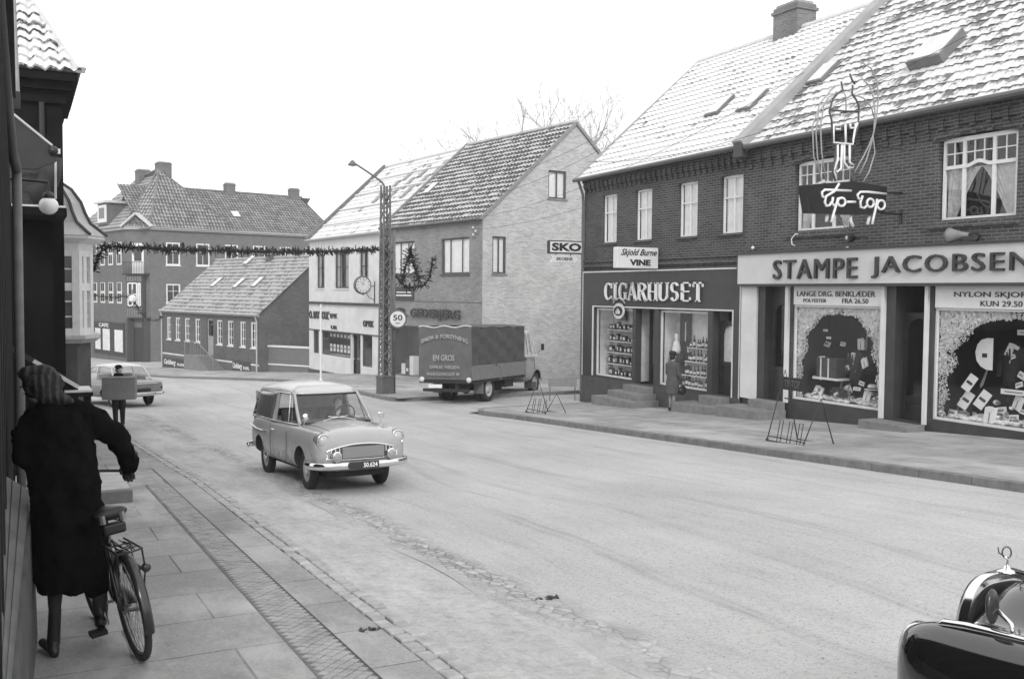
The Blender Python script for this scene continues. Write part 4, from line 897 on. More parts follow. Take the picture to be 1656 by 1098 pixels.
# display: frosted arch of cotton snow round each window, floor of cotton, mannequins, garments, price cards
COTTON = flat('cotton_snow', 0.74, 1.0, var=0.35, scale=12, bmp=0.6, bscale=60)
def snow_arch(fr, x0, x1, z0, z1, y, label, seed):
    r_ = random.Random(seed); m = MB()
    W_ = x1-x0; H_ = z1-z0
    for k in range(20000):
        u, v = r_.random(), r_.random()
        # arch shaped clearing
        cx = abs(u-0.5)*2; lim = (0.86*math.sqrt(max(0, 1-(max(0, v-0.40)/0.55)**2)) if v > 0.40 else 0.88)+0.035*math.sin(v*23+seed)+0.03*math.sin(v*9)
        if v > 0.93: lim = 0
        if cx < lim+r_.uniform(-0.03, 0.04): continue
        s = r_.uniform(0.006, 0.022)*(1.6 if cx > lim+0.12 else 1); c_ = (x0+0.06+(W_-0.12)*u, y+r_.uniform(-0.015, 0.015), z0+0.05+(H_-0.1)*v); a_ = r_.random()*3; dx, dz = s*1.5*math.cos(a_), s*1.5*math.sin(a_); m.add([(c_[0]-dx, c_[1], c_[2]-dz), (c_[0]+dz*0.7, c_[1]-0.008, c_[2]-dx*0.7), (c_[0]+dx, c_[1], c_[2]+dz), (c_[0]-dz*0.7, c_[1]+0.008, c_[2]+dx*0.7)], [(0, 1, 2, 3)])
    return tag(m.build('cotton_snow', COTTON, None, smooth=True, loc=fr.o, rz=fr.a), label, 'decoration', kind='stuff')
snow_arch(FS, W1[0], W1[1], zs3, zb3, 0.07, 'sprayed cotton snow arch framing the left menswear window', 5)
snow_arch(FS, W2[0], W2[1], zs4, zb3, 0.07, 'sprayed cotton snow arch framing the right menswear window', 6)
CLOTHW = flat('white_shirt_cloth', 0.75, 0.9, var=0.1, scale=9); CLOTHD = flat('dark_suit_cloth', 0.03, 0.95, var=0.3, scale=9); CLOTHG = flat('grey_suit_cloth', 0.13, 0.95, var=0.3, scale=9)
def mannequin(fr, x, y, z, s, label, mat=CLOTHD, rz=0.0):
    e = empty('suit_mannequin', fr.W(x, y, z), fr.a+rz, label, 'mannequin', 'suit mannequins in the menswear windows')
    rings = []
    for (h, a, b) in ((0, .17, .11), (.12, .18, .12), (.3, .17, .11), (.45, .20, .12), (.56, .22, .11), (.62, .17, .09), (.66, .07, .06), (.72, .055, .055)):
        rings.append([(a*s*math.cos(t_*math.pi/8), b*s*math.sin(t_*math.pi/8), h*s) for t_ in range(16)])
    MB().loft(rings).build('jacket', mat, e, smooth=True)
    MB().prism([(-.055*s, .66*s), (.055*s, .66*s), (0, .38*s)], -.135*s, -.10*s).build('shirt_front', CLOTHW, e)
    MB().prism([(-.012*s, .63*s), (.012*s, .63*s), (.02*s, .45*s), (0, .42*s), (-.02*s, .45*s)], -.145*s, -.136*s).build('tie', CLOTHD, e)
    for sg in (-1, 1): MB().tube([(sg*.19*s, 0, .56*s), (sg*.235*s, -.02*s, .35*s), (sg*.20*s, -.10*s, .14*s)], [.062*s, .055*s, .042*s], 8).build('sleeve', mat, e, smooth=True)
    MB().tube([(0, 0, -0.45*s), (0, 0, 0.02)], 0.015, 6).build('stand', BLACKP, e); return e
def X1(f): return W1[0]+(W1[1]-W1[0])*f
def X2(f): return W2[0]+(W2[1]-W2[0])*f
mannequin(FS, X1(0.50), 0.65, zs3+0.50, 1.0, 'dark suit jacket with white shirt in the middle of the left menswear window')
mannequin(FS, X1(0.82), 0.7, zs3+0.75, 0.95, 'suit torso on the right side of the left menswear window')
mannequin(FS, X1(0.68), 0.85, zs3+1.15, 0.9, 'dark suit hung high at the back of the left menswear window')
mannequin(FS, X2(0.33), 0.75, zs4+0.75, 1.15, 'black suit with tie in the right menswear window behind the round card', rz=0.1)
mannequin(FS, X2(0.53), 0.65, zs4+0.72, 1.15, 'grey suit with bow tie right of the black one in the right menswear window', CLOTHG)
mannequin(FS, X2(0.52), 1.0, zs4+1.25, 1.0, 'black suit standing high at the back of the right menswear window')
def card(fr, x, y, z, w_, h_, label, mat=LBL, tilt=0.0, lean=0.25, name='price_card', cat='price card', txt=None):
    o = empty(name, fr.W(x, y, z), fr.a, label, cat); o.rotation_euler = (-lean, tilt, fr.a)
    MB().box(-w_/2, w_/2, -0.006, 0.006, 0, h_).build('card', mat, o)
    MB().box(-w_*0.35, w_*0.35, -0.011, -0.007, h_*0.42, h_*0.58).build('print', GOODD, o); return o
def lumps(fr, x0, x1, y0, y1, z, n, label, seed):
    r_ = random.Random(seed); m = MB()
    for k in range(n):
        s = r_.uniform(0.03, 0.085); x_, y_ = r_.uniform(x0, x1), r_.uniform(y0, y1); m.ball((x_, y_, z+s*0.3+0.12*(y_-y0)), (s*1.3, s, s*0.7), 8, 5)
    return tag(m.build('cotton_snow', COTTON, None, smooth=True, loc=fr.o, rz=fr.a), label, 'decoration', kind='stuff')
lumps(FS, W1[0]+0.1, W1[1]-0.1, 0.2, 0.6, zs3+0.03, 90, 'cotton wool lying on the floor of the left menswear window', 21)
lumps(FS, W2[0]+0.1, W2[1]-0.3, 0.2, 0.7, zs4+0.03, 170, 'cotton wool lying on the floor of the right menswear window', 22)
card(FS, X1(0.72), 0.45, zs3+1.55, 0.22, 0.06, 'white price strip high in the left menswear window', lean=0)
card(FS, X1(0.24), 0.35, zs3+1.62, 0.14, 0.05, 'upper small white ticket at the left of the left menswear window', lean=0)
card(FS, X1(0.28), 0.35, zs3+1.45, 0.14, 0.05, 'lower small white ticket at the left of the left menswear window', lean=0)
card(FS, X1(0.62), 0.32, zs3+0.33, 0.22, 0.08, 'white price strip at the foot of the suit in the left menswear window')
card(FS, X1(0.90), 0.4, zs3+0.98, 0.22, 0.09, 'white ticket on the chest of the right torso in the left window', lean=0)
card(FS, X2(0.13), 0.3, zs4+0.62, 0.20, 0.34, 'pale shirt packet leaning at the left of the right menswear window', CLOTHW, tilt=0.5, name='folded_shirt', cat='shirt')
card(FS, X2(0.20), 0.35, zs4+0.30, 0.22, 0.36, 'folded shirt leaning low in the right menswear window beside another', CASEL, tilt=0.5, name='folded_shirt', cat='shirt')
card(FS, X2(0.10), 0.35, zs4+0.25, 0.22, 0.36, 'folded pale shirt leaning at the far left foot of the right window', CLOTHW, tilt=0.45, name='folded_shirt', cat='shirt')
card(FS, X2(0.42), 0.32, zs4+0.62, 0.55, 0.10, 'long white price strip across the right menswear window', lean=0)
card(FS, X2(0.44), 0.5, zs4+1.75, 0.34, 0.10, 'white price strip high in the right menswear window', lean=0)
o = empty('round_price_card', FS.W(X2(0.24), 0.34, zs4+1.05), FS.a, 'large white round-sided price card in the right menswear window', 'price card')
m = MB(); m.prism([(0.18, 0), (0.18, 0.62), (0.05, 0.62), (-0.08, 0.58), (-0.17, 0.48), (-0.21, 0.33), (-0.18, 0.17), (-0.08, 0.06), (0.05, 0.0)], -0.012, 0.0); m.build('card', LBL, o); MB().box(-0.05, 0.06, -0.018, -0.013, 0.24, 0.32).build('print', BLACKP, o)
e = empty('gift_crate', FS.W(X1(0.17), 0.45, zs3+0.55), FS.a, 'dark banded box on the left of the left menswear window', 'box')
m = MB(); m.box(-0.02, 0.62, -0.15, 0.15, 0, 0.45); m.build('carton', GOODD, e)
for k in (0.10, 0.34): MB().box(k, k+0.04, -0.156, -0.151, 0, 0.45).build('ribbon', CASEL, e)
MB().box(-0.1, 0.7, -0.2, 0.2, -0.05, -0.001).build('shelf_board', LBL, e)
def globe(fr, x, y, z, r, label, mat): return tag(MB().ball((0, 0, 0), r, 14, 9).build('hat', mat, None, smooth=True, loc=fr.W(x, y, z)), label, 'hat')
for i_, (f, yy, zz) in enumerate(((0.36, 0.4, 0.22), (0.47, 0.35, 0.18), (0.76, 0.4, 0.38), (0.88, 0.45, 0.5))):
    e = empty('hat', FS.W(X1(f), yy, zs3+zz), 0, ('dark felt hat leftmost on the cotton in the left window', 'dark felt hat second from left on the cotton in the left window', 'pale felt hat before the right torso in the left window', 'light grey hat at the right edge of the left window')[i_], 'hat')
    MB().lathe([(0.17, 0), (0.175, 0.012), (0.10, 0.02), (0.095, 0.10), (0.06, 0.12), (0.01, 0.11)], n=18).build('crown_and_brim', CLOTHD if i_ < 2 else CLOTHW, e, smooth=True)
    MB().lathe([(0.102, 0.02), (0.099, 0.05)], n=18).build('hat_band', BLACKP, e)

rq = random.Random(77)
def proto(kind, side):
    e = empty({'packet': 'gift_packet', 'sock': 'rolled_socks', 'tie': 'necktie', 'shirt': 'folded_shirt', 'glove': 'leather_glove'}[kind], (0, 0, -50), 0, {'packet': 'small printed packet lying among the goods of the %s menswear window', 'sock': 'rolled pair of socks among the cotton of the %s menswear window', 'tie': 'narrow necktie hanging in the %s menswear window', 'shirt': 'small folded white shirt with collar in the %s menswear window', 'glove': 'dark leather glove lying in the %s menswear window'}[kind] % side, {'packet': 'packet', 'sock': 'socks', 'tie': 'tie', 'shirt': 'shirt', 'glove': 'glove'}[kind], '%s goods in the %s menswear window' % (kind, side))
    if kind == 'packet': MB().box(-0.09, 0.09, -0.02, 0.02, -0.06, 0.06).build('wrapping', CASEL, e, bevel=0.006); MB().box(-0.06, 0.06, -0.026, -0.021, -0.015, 0.02).build('print', GOODM, e)
    if kind == 'sock': MB().ball((0, 0, 0), (0.075, 0.05, 0.045), 12, 8).build('roll', CASEL, e, smooth=True); MB().ball((0.05, -0.01, 0), (0.04, 0.048, 0.038), 10, 7).build('cuff', GOODM, e, smooth=True)
    if kind == 'tie': MB().prism([(-0.012, 0.2), (0.012, 0.2), (0.035, -0.15), (0, -0.2), (-0.035, -0.15)], -0.008, 0.008).build('blade', GOODM, e); MB().box(-0.017, 0.017, -0.016, 0.012, 0.2, 0.235).build('knot', GOODD, e)
    if kind == 'shirt': MB().box(-0.12, 0.12, -0.02, 0.02, -0.15, 0.13).build('cloth', CLOTHW, e, bevel=0.015); MB().prism([(-0.05, 0.14), (0.05, 0.14), (0.06, 0.08), (0, 0.03), (-0.06, 0.08)], -0.036, -0.022).build('collar', LBL, e); MB().box(-0.012, 0.012, -0.026, -0.021, -0.12, 0.03).build('placket', GOODM, e)
    if kind == 'glove': MB().box(-0.035, 0.035, -0.012, 0.012, -0.09, 0.03).build('palm', CLOTHD, e, bevel=0.008); [MB().box(-0.035+k*0.018, -0.021+k*0.018, -0.009, 0.009, 0.031, (0.07, 0.085, 0.08, 0.065)[k]).build('finger', CLOTHD, e, bevel=0.004) for k in range(4)]
    return e
for (fa, fb, zb0, n_, side) in ((0.06, 0.94, zs3, 40, 'left'), (0.05, 0.80, zs4, 56, 'right')):
    XX = X1 if side == 'left' else X2; pr = {}
    for k in range(n_):
        kind = rq.choice(('packet', 'packet', 'sock', 'sock', 'tie', 'shirt', 'glove')); tier = rq.choice((0, 0, 0, 1)) if kind in ('sock', 'glove') else rq.choice((0, 0, 1, 2, 3)); 
        z_ = zb0+(0.10, 0.34, 0.80, 1.30)[tier]+rq.uniform(-0.05, 0.2); x_ = XX(fa+(fb-fa)*rq.random())
        if kind not in pr: q = pr[kind] = proto(kind, side)
        else: q = copy_tree(pr[kind])
        q.location = FS.W(x_, rq.uniform(0.22, 0.5)+tier*0.12, z_); t_ = 0.15 if kind in ('tie', 'sock') else 0.5; q.rotation_euler = (rq.uniform(-0.5, 0.1), rq.uniform(-t_, t_), FS.a+rq.uniform(-0.4, 0.4)); s_ = rq.uniform(0.6, 1.15); q.scale = (s_, s_, s_)
# ================================================================== Tip-Top neon sign at right angles to the wall
YT = 15.0
def T(px, py): x, z = xz_at(px, py, YT); return (x-FX, 0, z-zT0)
zT0 = xz_at(1360, 345, YT)[1]
tip = empty('neon_sign', (FX, YT, zT0), 0, 'black projecting neon sign reading Tip-Top with outline figure of a man above', 'sign')
m = MB(); pts = [(1295, 300), (1303, 345), (1372, 347.5), (1425, 345), (1429, 303), (1375, 294)]
m.prism([(T(*p)[0], T(*p)[2]) for p in pts], -0.10, 0.10); m.build('sign_box', flat('enamel_black', 0.022, 0.3, var=0.15), tip, bevel=0.01)
TUBE = flat('neon_tube_white', 0.78, 0.25, var=0.05); TUBED = flat('neon_tube_frame', 0.06, 0.4, var=0.2); TUBEG = flat('neon_tube_grey', 0.30, 0.3, var=0.1)
def zq(px, py):       # from the zoomed detail (x/3.227+1260, y/3.229+80)
    return T(px/3.227+1260, py/3.229+80)
def stroke(parts, r, mat, name, yoff):
    m = MB()
    for P in parts: m.tube([Vector(zq(*p))+Vector((0, yoff, 0)) for p in P], r, 7)
    return m.build(name, mat, tip, smooth=True)
def arcp(cx, cy, rx, ry, a0, a1, n=12): return [(cx+rx*math.cos(R(a0+(a1-a0)*i/n)), cy+ry*math.sin(R(a0+(a1-a0)*i/n))) for i in range(n+1)]
# words: T i p - T o p with long descenders
stroke([[(352, 742), (250, 738), (215, 737), (200, 750), (203, 772), (216, 776)], [(290, 705), (265, 745), (222, 770), (215, 800), (222, 820), (240, 818), (250, 800)],
        [(258, 775), (252, 805), (262, 820), (276, 810)], [(285, 778), (270, 830), (258, 870), (250, 905)], arcp(302, 800, 20, 22, 160, 520),
        [(330, 800), (375, 800)],
        [(535, 758), (440, 748), (400, 748), (385, 762), (390, 782), (402, 786)], [(412, 768), (400, 800), (402, 826), (420, 832), (436, 818)],
        arcp(452, 805, 18, 22, 0, 360), [(488, 785), (476, 850), (468, 885), (462, 915)], arcp(508, 815, 20, 24, 160, 520)], 0.027, TUBE, 'lettering', -0.12)
stroke([[(380, 855), (375, 890), (390, 925)], [(258, 840), (250, 900)], [(480, 860), (465, 915)]], 0.034, TUBE, 'descender', 0.02)
# the man in outline: coat, trousers, shoes; whip-like loops round him
stroke([[(320, 170), (328, 215), (300, 235), (275, 265), (258, 325), (270, 370), (276, 480), (290, 500), (288, 570), (275, 640), (290, 690)],
        [(365, 130), (378, 165), (392, 182)], [(380, 190), (376, 235), (398, 265), (412, 300), (408, 410), (385, 470), (375, 500), (370, 590), (390, 610)], [(268, 318), (340, 325), (408, 328)], [(372, 640), (372, 690)]], 0.020, TUBED, 'figure_outline', -0.02)
stroke([[(278, 392), (278, 488), (378, 498), (390, 420), (404, 385)], [(340, 395), (342, 490)], [(280, 398), (316, 400), (314, 420), (292, 418)], [(366, 390), (366, 412), (394, 412), (392, 388)],
        [(300, 500), (300, 580), (282, 628), (295, 645), (318, 622), (322, 500)], [(334, 500), (334, 590), (352, 618), (380, 620), (386, 608), (362, 590), (362, 500)]], 0.022, TUBE, 'trousers_and_shoes', -0.03)
stroke([[(328, 215), (345, 250), (345, 330)], [(376, 235), (345, 260)]], 0.012, TUBEG, 'lapels', -0.02)
stroke([[(430, 150), (470, 190), (492, 250), (500, 330), (495, 430), (488, 455), (470, 500), (440, 560), (395, 640)],
        [(425, 65), (480, 100), (512, 170), (518, 260), (505, 380), (490, 450), (500, 540), (470, 640), (440, 690)],
        [(385, 235), (440, 255), (480, 300), (500, 370)], [(488, 470), (455, 580), (420, 650)],
        [(330, 215), (260, 250), (205, 330), (192, 440), (200, 560), (218, 690)], [(300, 235), (235, 290), (216, 400), (222, 540), (245, 690)], [(290, 190), (215, 280), (175, 400), (180, 560), (215, 660)]], 0.014, TUBEG, 'loops', 0.0)
m = MB(); a = zq(540, 750); m.bar(a, (0.0, 0, a[2]+0.02), 0.04); a = zq(530, 855); m.bar(a, (0, 0, a[2]+0.0), 0.04); a = zq(490, 505); m.bar(a, (0, 0, a[2]-0.02), 0.015); m.bar((0, 0.0, zq(540, 830)[2]), (0, 0, zq(540, 905)[2]), 0.06); m.build('bracket', BLACKP, tip)
# spot lamp, hook and loudspeaker on the wall
lx, lz = FS.hit(1378, 385, -0.3); e = empty('wall_spotlight', FS.W(lx, 0, lz), FS.a, 'small round black spotlight on the wall below the neon sign', 'lamp')
MB().lathe([(0.04, 0), (0.09, 0.08), (0.13, 0.2), (0.12, 0.2)], (0, 0, 0), 'X', 16).build('shade', BLACKP, e, smooth=True).rotation_euler = (0, 0, R(-110)); KIDS[e][0].location = (0, -0.2, 0)
MB().ball((-0.06, -0.36, 0), 0.06, 10, 7).build('bulb', flat('dull_bulb', 0.6, 0.2), e, smooth=True); MB().tube([(0, -0.22, 0), (0.12, -0.1, 0.02), (0.16, -0.002, 0.02)], 0.018, 6).build('arm', BLACKP, e)
m = MB(); m.tube([zq(290, 860), (FX*0+FS.W(lx, -0.25, 0).x-FX, FS.W(lx, 0, 0).y-YT, FS.W(0, 0, lz).z-zT0)], 0.008, 4); m.tube([zq(310, 860), (FS.W(lx, -0.2, 0).x-FX, FS.W(lx, 0, 0).y-YT, FS.W(0, 0, lz).z-zT0+0.02)], 0.008, 4); m.build('cable', TUBEG, tip)
hx, hz = FS.hit(1290, 388); tag(MB().tube([(0.12+0.0, -0.02, 0.12), (0.02, -0.09, 0.13), (-0.08, -0.12, 0.02), (-0.06, -0.12, -0.11), (0.04, -0.12, -0.14)], 0.014, 6).build('wall_hook', TUBE, None, smooth=True, loc=FS.W(hx, 0, hz), rz=FS.a), 'pale curved wire hook on the brick below the left upper window', 'hook')
lx, lz = FS.hit(1560, 380, -0.25); e = empty('horn_loudspeaker', FS.W(lx, 0, lz), FS.a, 'grey horn loudspeaker on the brick just above the pale fascia', 'loudspeaker')
MB().lathe([(0.16, -0.35), (0.13, -0.30), (0.05, 0.0), (0.04, 0.08)], (0, -0.24, 0.0), 'X', 18).build('horn', flat('grey_horn', 0.22, 0.5), e, smooth=True); MB().tube([(0.05, -0.24, 0), (0.22, -0.22, 0.02), (0.25, -0.12, -0.02), (0.1, -0.02, -0.1), (-0.2, -0.03, -0.14)], 0.018, 6).build('bracket', BLACKP, e)
for i_, (px, py, lab) in enumerate(((1218, 401, 'small white insulator at the left end of the pale fascia'), (1371, 402, 'small white insulator on the fascia under the spotlight'))):
    ix, iz = FS.hit(px, py, -0.1); e = empty('insulator', FS.W(ix, -0.05, iz), FS.a, lab, 'insulator', 'insulators above the menswear fascia')
    MB().ball((0, -0.06, 0), 0.045, 8, 6).build('knob', TUBE, e, smooth=True); MB().tube([(0, -0.05, -0.02), (0, 0.045, -0.05)], 0.012, 5).build('pin', BLACKP, e)
# ================================================================== yellow brick shop on the far corner (gable to the side street)
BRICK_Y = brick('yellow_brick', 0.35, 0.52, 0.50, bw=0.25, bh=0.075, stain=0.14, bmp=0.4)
BRICK_Y2 = brick('shaded_yellow_brick', 0.20, 0.29, 0.26, bw=0.25, bh=0.075, stain=0.2, bmp=0.4)  # same brick as the gable; the front's shade is put into this darker colour
TILE_G = tilemat('speckled_tile_roof', 0.09, 0.50, 0.24, 1.0, 0.50, 0.5, 0.25, 0.35)
TILE_W = tilemat('snowy_patched_roof', 0.30, 0.70, 0.80, 0.8, 0.15)
TILE_H = tilemat('frosted_house_roof', 0.18, 0.36, 0.62, 1.1, 0.32, 0.5, 0.25)
TILE_F = tilemat('far_pantile_roof', 0.11, 0.34, 0.42, 1.4, 0.35, 0.35, 0.2, 0.45)
BEND = R(9)
LG = 8.9
nA = Vector((17.4, 37.9))                                # near corner
ang = -math.pi/2+BEND
ux = Vector((math.cos(ang), math.sin(ang)))
oG = nA-ux*LG
FG = Frame(oG.x, oG.y, gz(37.9)+PRZ-0.25, ang)
ged = fempty('yellow_brick_shop_house', FG, 'pale brick shop house with tall windowless-looking gable wall behind the lorry', 'house')
zEg = FG.hitx(779, 353, LG)[1]; Wg = 9.9
# front
gw = [FG.hit(713.5, 386)+FG.hit(759, 442), FG.hit(634, 393)+FG.hit(670, 445)]
q1 = (gw[0][0], gw[0][2], (gw[0][3]+gw[1][3])/2, (gw[0][1]+gw[1][1])/2); q2 = (gw[1][0], gw[1][2], q1[2], q1[3])
sw = (FG.hit(632, 540)[0], LG-0.9); zsw = (FG.hit(632, 604)[1]+FG.hit(672, 610)[1])/2; ztw = FG.hit(650, 526)[1]
m = MB(); facade(m, 0, LG, -1, zEg, [q1, q2, (sw[0], sw[1], zsw, ztw)])
zAp = FG.hitx(937, 197, LG)[1]-0.1
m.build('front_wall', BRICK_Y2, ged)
side = [(FG.hitx(887, 275, LG)+FG.hitx(915.5, 323, LG)), (FG.hitx(796.5, 382, LG)+FG.hitx(818, 443, LG))]
# gable end at local x = LG, facing +x; build in (y,z)
m = MB(); holes = [(s[0], s[2], s[3], s[1]) for s in side]
def gable(mb, xg, W_, z0, ze, za_, holes, sg=1, ym=None):
    """end wall in the plane x=xg; sg=+1 faces +x"""
    ym = ym or W_/2
    ys = sorted({0, W_, ym} | {h[0] for h in holes} | {h[1] for h in holes}); zs_ = sorted({z0, ze} | {z for h in holes for z in (h[2], h[3])})
    top = lambda y: ze+(za_-ze)*(y/ym if y < ym else (W_-y)/(W_-ym))
    for a, b in zip(ys, ys[1:]):
        hz = sorted([h for h in holes if h[0] <= a+1e-6 and h[1] >= b-1e-6], key=lambda h: h[2]); cur = z0
        for h in hz:
            q = [(xg, a, cur), (xg, b, cur), (xg, b, h[2]), (xg, a, h[2])]; mb.add(q if sg > 0 else q[::-1], [(0, 1, 2, 3)]); cur = h[3]
        q = [(xg, a, cur), (xg, b, cur), (xg, b, top(b)), (xg, a, top(a))]; mb.add(q if sg > 0 else q[::-1], [(0, 1, 2, 3)])
    for h in holes:
        e = xg-0.12*sg; a, b, c, d = h
        for q in ([(xg, a, c), (xg, b, c), (e, b, c), (e, a, c)], [(xg, b, d), (xg, a, d), (e, a, d), (e, b, d)], [(xg, a, d), (xg, a, c), (e, a, c), (e, a, d)], [(xg, b, c), (xg, b, d), (e, b, d), (e, b, c)]): mb.add(q, [(0, 1, 2, 3)])
gable(m, LG, Wg, -1, zEg, zAp, holes); gable(m, 0, Wg, -1, zEg, zAp, [], -1); m.quad((LG, Wg, -1), (0, Wg, -1), (0, Wg, zEg), (LG, Wg, zEg))
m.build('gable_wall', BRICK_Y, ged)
FRW = flat('brown_window_frame', 0.07, 0.6, var=0.2)
for q, cols in ((q1, (0.3, 0.72)), (q2, (0.35, 0.7))): window(ged, q[0]+0.02, q[1]-0.02, q[2], q[3], cols, (), FRW, y=0.05, fw=0.07, curtain=1, cm=CURT)
for s in side:                                  # gable windows are turned to face the side street
    a, zt_, b, zb_ = s
    pv = empty('window', (LG-0.02, 0, 0), math.pi/2); pv.parent = ged; KIDS.setdefault(ged, []).append(pv)
    m = MB(); fw = 0.07; m.box(a, a+fw, 0.04, 0.10, zb_, zt_); m.box(b-fw, b, 0.04, 0.10, zb_, zt_); m.box(a+fw, b-fw, 0.04, 0.10, zb_, zb_+fw); m.box(a+fw, b-fw, 0.04, 0.10, zt_-fw, zt_); m.box((a+b)/2-0.03, (a+b)/2+0.03, 0.045, 0.09, zb_+fw, zt_-fw)
    bpy.data.objects.remove(pv); KIDS[ged].remove(pv) if False else None
    KIDS[ged] = [k for k in KIDS[ged] if k.name in bpy.data.objects] if False else [k for k in KIDS[ged][:-1]]
    o = m.build('window', FRW, ged, loc=(LG-0.0, 0, 0), rz=math.pi/2)
    MB().quad((a+fw, 0.07, zb_+fw), (b-fw, 0.07, zb_+fw), (b-fw, 0.07, zt_-fw), (a+fw, 0.07, zt_-fw)).build('pane', GLASS, o)
    MB().quad((a+fw, 0.13, zb_+fw), (b-fw, 0.13, zb_+fw), (b-fw, 0.13, zt_-fw), (a+fw, 0.13, zt_-fw)).build('curtain', CURT, o)
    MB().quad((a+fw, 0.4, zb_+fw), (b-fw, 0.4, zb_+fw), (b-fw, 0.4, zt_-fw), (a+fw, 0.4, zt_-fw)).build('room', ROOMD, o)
    MB().box(a-0.06, b+0.06, -0.05, 0.04, zb_-0.07, zb_-0.002).build('sill', BRICK_Y2, o)
def two_slopes(parent, L, W_, ze, za_, mat, over=0.2, tw=0.24, th=0.34, sub=5, x0=-0.05, x1=None, amp=0.022, step=0.035, ridge=True):
    x1 = L+0.08 if x1 is None else x1; ym = W_/2
    d = Vector((0, ym, za_-ze)).normalized(); O = Vector((x0, 0, ze))-d*over+Vector((0, 0, 0.03)); sl__ = math.hypot(ym, za_-ze)+over
    m = MB(); roof_face(m, O, (1, 0, 0), d, x1-x0, sl__, tw, th, amp=amp, step=step, sub=sub); m.build('roof', mat, parent)
    m = MB(); m.add([(x0, ym, za_+0.06), (x1, ym, za_+0.06), (x1, W_+0.2, ze-0.1), (x0, W_+0.2, ze-0.1)], [(0, 1, 2, 3)]); m.build('rear_roof', mat, parent)
    if ridge: MB().tube([(x0+i*(x1-x0)/24, ym, za_+0.07+0.012*(i % 2)) for i in range(25)], 0.10, 7).build('ridge', mat, parent)
    return O, d
O3, V3 = two_slopes(ged, LG, Wg, zEg, zAp, TILE_G, amp=0.03, step=0.05, tw=0.26, x0=0.05)
def put_sky(parent, fr, O, V, px, py, w=0.5, h=0.8):
    best = None
    for vi in range(4, 80):
        v = vi*0.1; u_, z_ = fr.hit(px, py, O.y+V.y*v); dz = abs(z_-(O.z+V.z*v))
        if best is None or dz < best[0]: best = (dz, u_-O.x, v)
    return skylight(parent, O, (1, 0, 0), V, best[1], best[2], w, h)
put_sky(ged, FG, O3, V3, 698, 307)
m = MB(); m.tube([(0.0, -0.18, zEg-0.05), (LG, -0.18, zEg-0.03)], 0.06, 7); m.tube([(0.1, -0.16, zEg-0.05), (0.1, -0.07, zEg-0.5), (0.1, -0.07, 0)], 0.045, 7); m.build('gutter', flat('zinc_gutter', 0.10), ged)
m = MB(); zc_ = FG.hit(745, 487)[1]; m.box(0, LG+0.0, -0.03, -0.002, zc_-0.04, zc_+0.04); m.box(0, LG, -0.05, -0.002, zEg-0.18, zEg-0.02); m.build('cornice', BRICK_Y2, ged)
for (a, b, w_, h_) in (((0.06, -0.2, zEg-0.05), (0.06, Wg/2, zAp+0.12), 0.14, 0.16), ((LG+0.07, -0.15, zEg-0.03), (LG+0.07, Wg/2, zAp+0.02), 0.04, 0.14), ((LG+0.07, Wg/2, zAp+0.02), (LG+0.07, Wg+0.15, zEg-0.03), 0.04, 0.14)): MB().bar(a, b, w_, h_).build('verge', flat('zinc_verge', 0.22, 0.6, var=0.2), ged)
shopwin(ged, sw[0], sw[1], zsw, ztw, 0.03, FRW); showcase(ged, sw[0], sw[1], zsw, ztw, 0.13, 0.9, SHOPBACK, CASEL)
a, b = FG.hit(642, 508, -0.08)[0], FG.hit(744.5, 508, -0.08)[0]; zt_, zb_ = FG.hit(700, 500, -0.08)[1], FG.hit(700, 518, -0.08)[1]
lettering('FR. GEDEBJERG', ged, flat('rust_letter', 0.03, 0.5, var=0.2), a, b, zb_, zt_, y=-0.08, depth=0.05, bold=0.015, spacing=1.05)
m = MB(); k = a
while k < b: m.tube([(k, -0.08, zb_+0.1), (k, 0, zb_+0.1)], 0.01, 4); k += 0.5
m.build('letter_fixing', BLACKP, ged)
pa = FG.hit(640, 464); pb = FG.hit(670, 486); e = empty('wall_noticeboard', FG.W(pa[0], -0.03, pb[1]), FG.a, 'small dark notice board under the upstairs window behind the garland loops', 'sign')
MB().box(0, pb[0]-pa[0], -0.03, 0.0, 0, pa[1]-pb[1]).build('board', GREYP, e); MB().box(0.15, pb[0]-pa[0]-0.15, -0.036, -0.031, 0.2, 0.26).box(0.2, pb[0]-pa[0]-0.2, -0.036, -0.031, 0.35, 0.40).build('lettering', CASEL, e)
for i_, (f, mt_) in enumerate(((0.2, CASEL), (0.45, GOODD), (0.7, CASEL))):
    e = empty('shop_display_box', FG.W(sw[0]+0.3+f*1.6, 0.5, zsw+0.02), FG.a, ('pale box at the left in the window behind the lorry', 'dark box in the window behind the lorry', 'pale box at the right in the window behind the lorry')[i_], 'box')
    MB().box(-0.18, 0.18, -0.15, 0.15, 0, 0.5+0.2*i_).build('carton', mt_, e); MB().box(-0.1, 0.1, -0.156, -0.151, 0.15, 0.3).build('paper_label', LBL, e)
ix, iz = FG.hit(770, 385); m = MB(); [m.tube([(dx, -0.002, dz), (dx, -0.16, dz), (dx, -0.16, dz+0.1)], 0.012, 5) for dx, dz in ((0, 0), (0.2, 0.15), (0, 0.3))]
e = empty('wire_bracket', FG.W(ix, 0, iz), FG.a, 'bracket with three white insulators high on the corner of the pale brick shop', 'bracket'); m.build('pins', BLACKP, e)
for dx, dz in ((0, 0), (0.2, 0.15), (0, 0.3)): MB().ball((dx, -0.16, dz+0.13), 0.05, 8, 6).build('insulator', WHITEP, e, smooth=True)

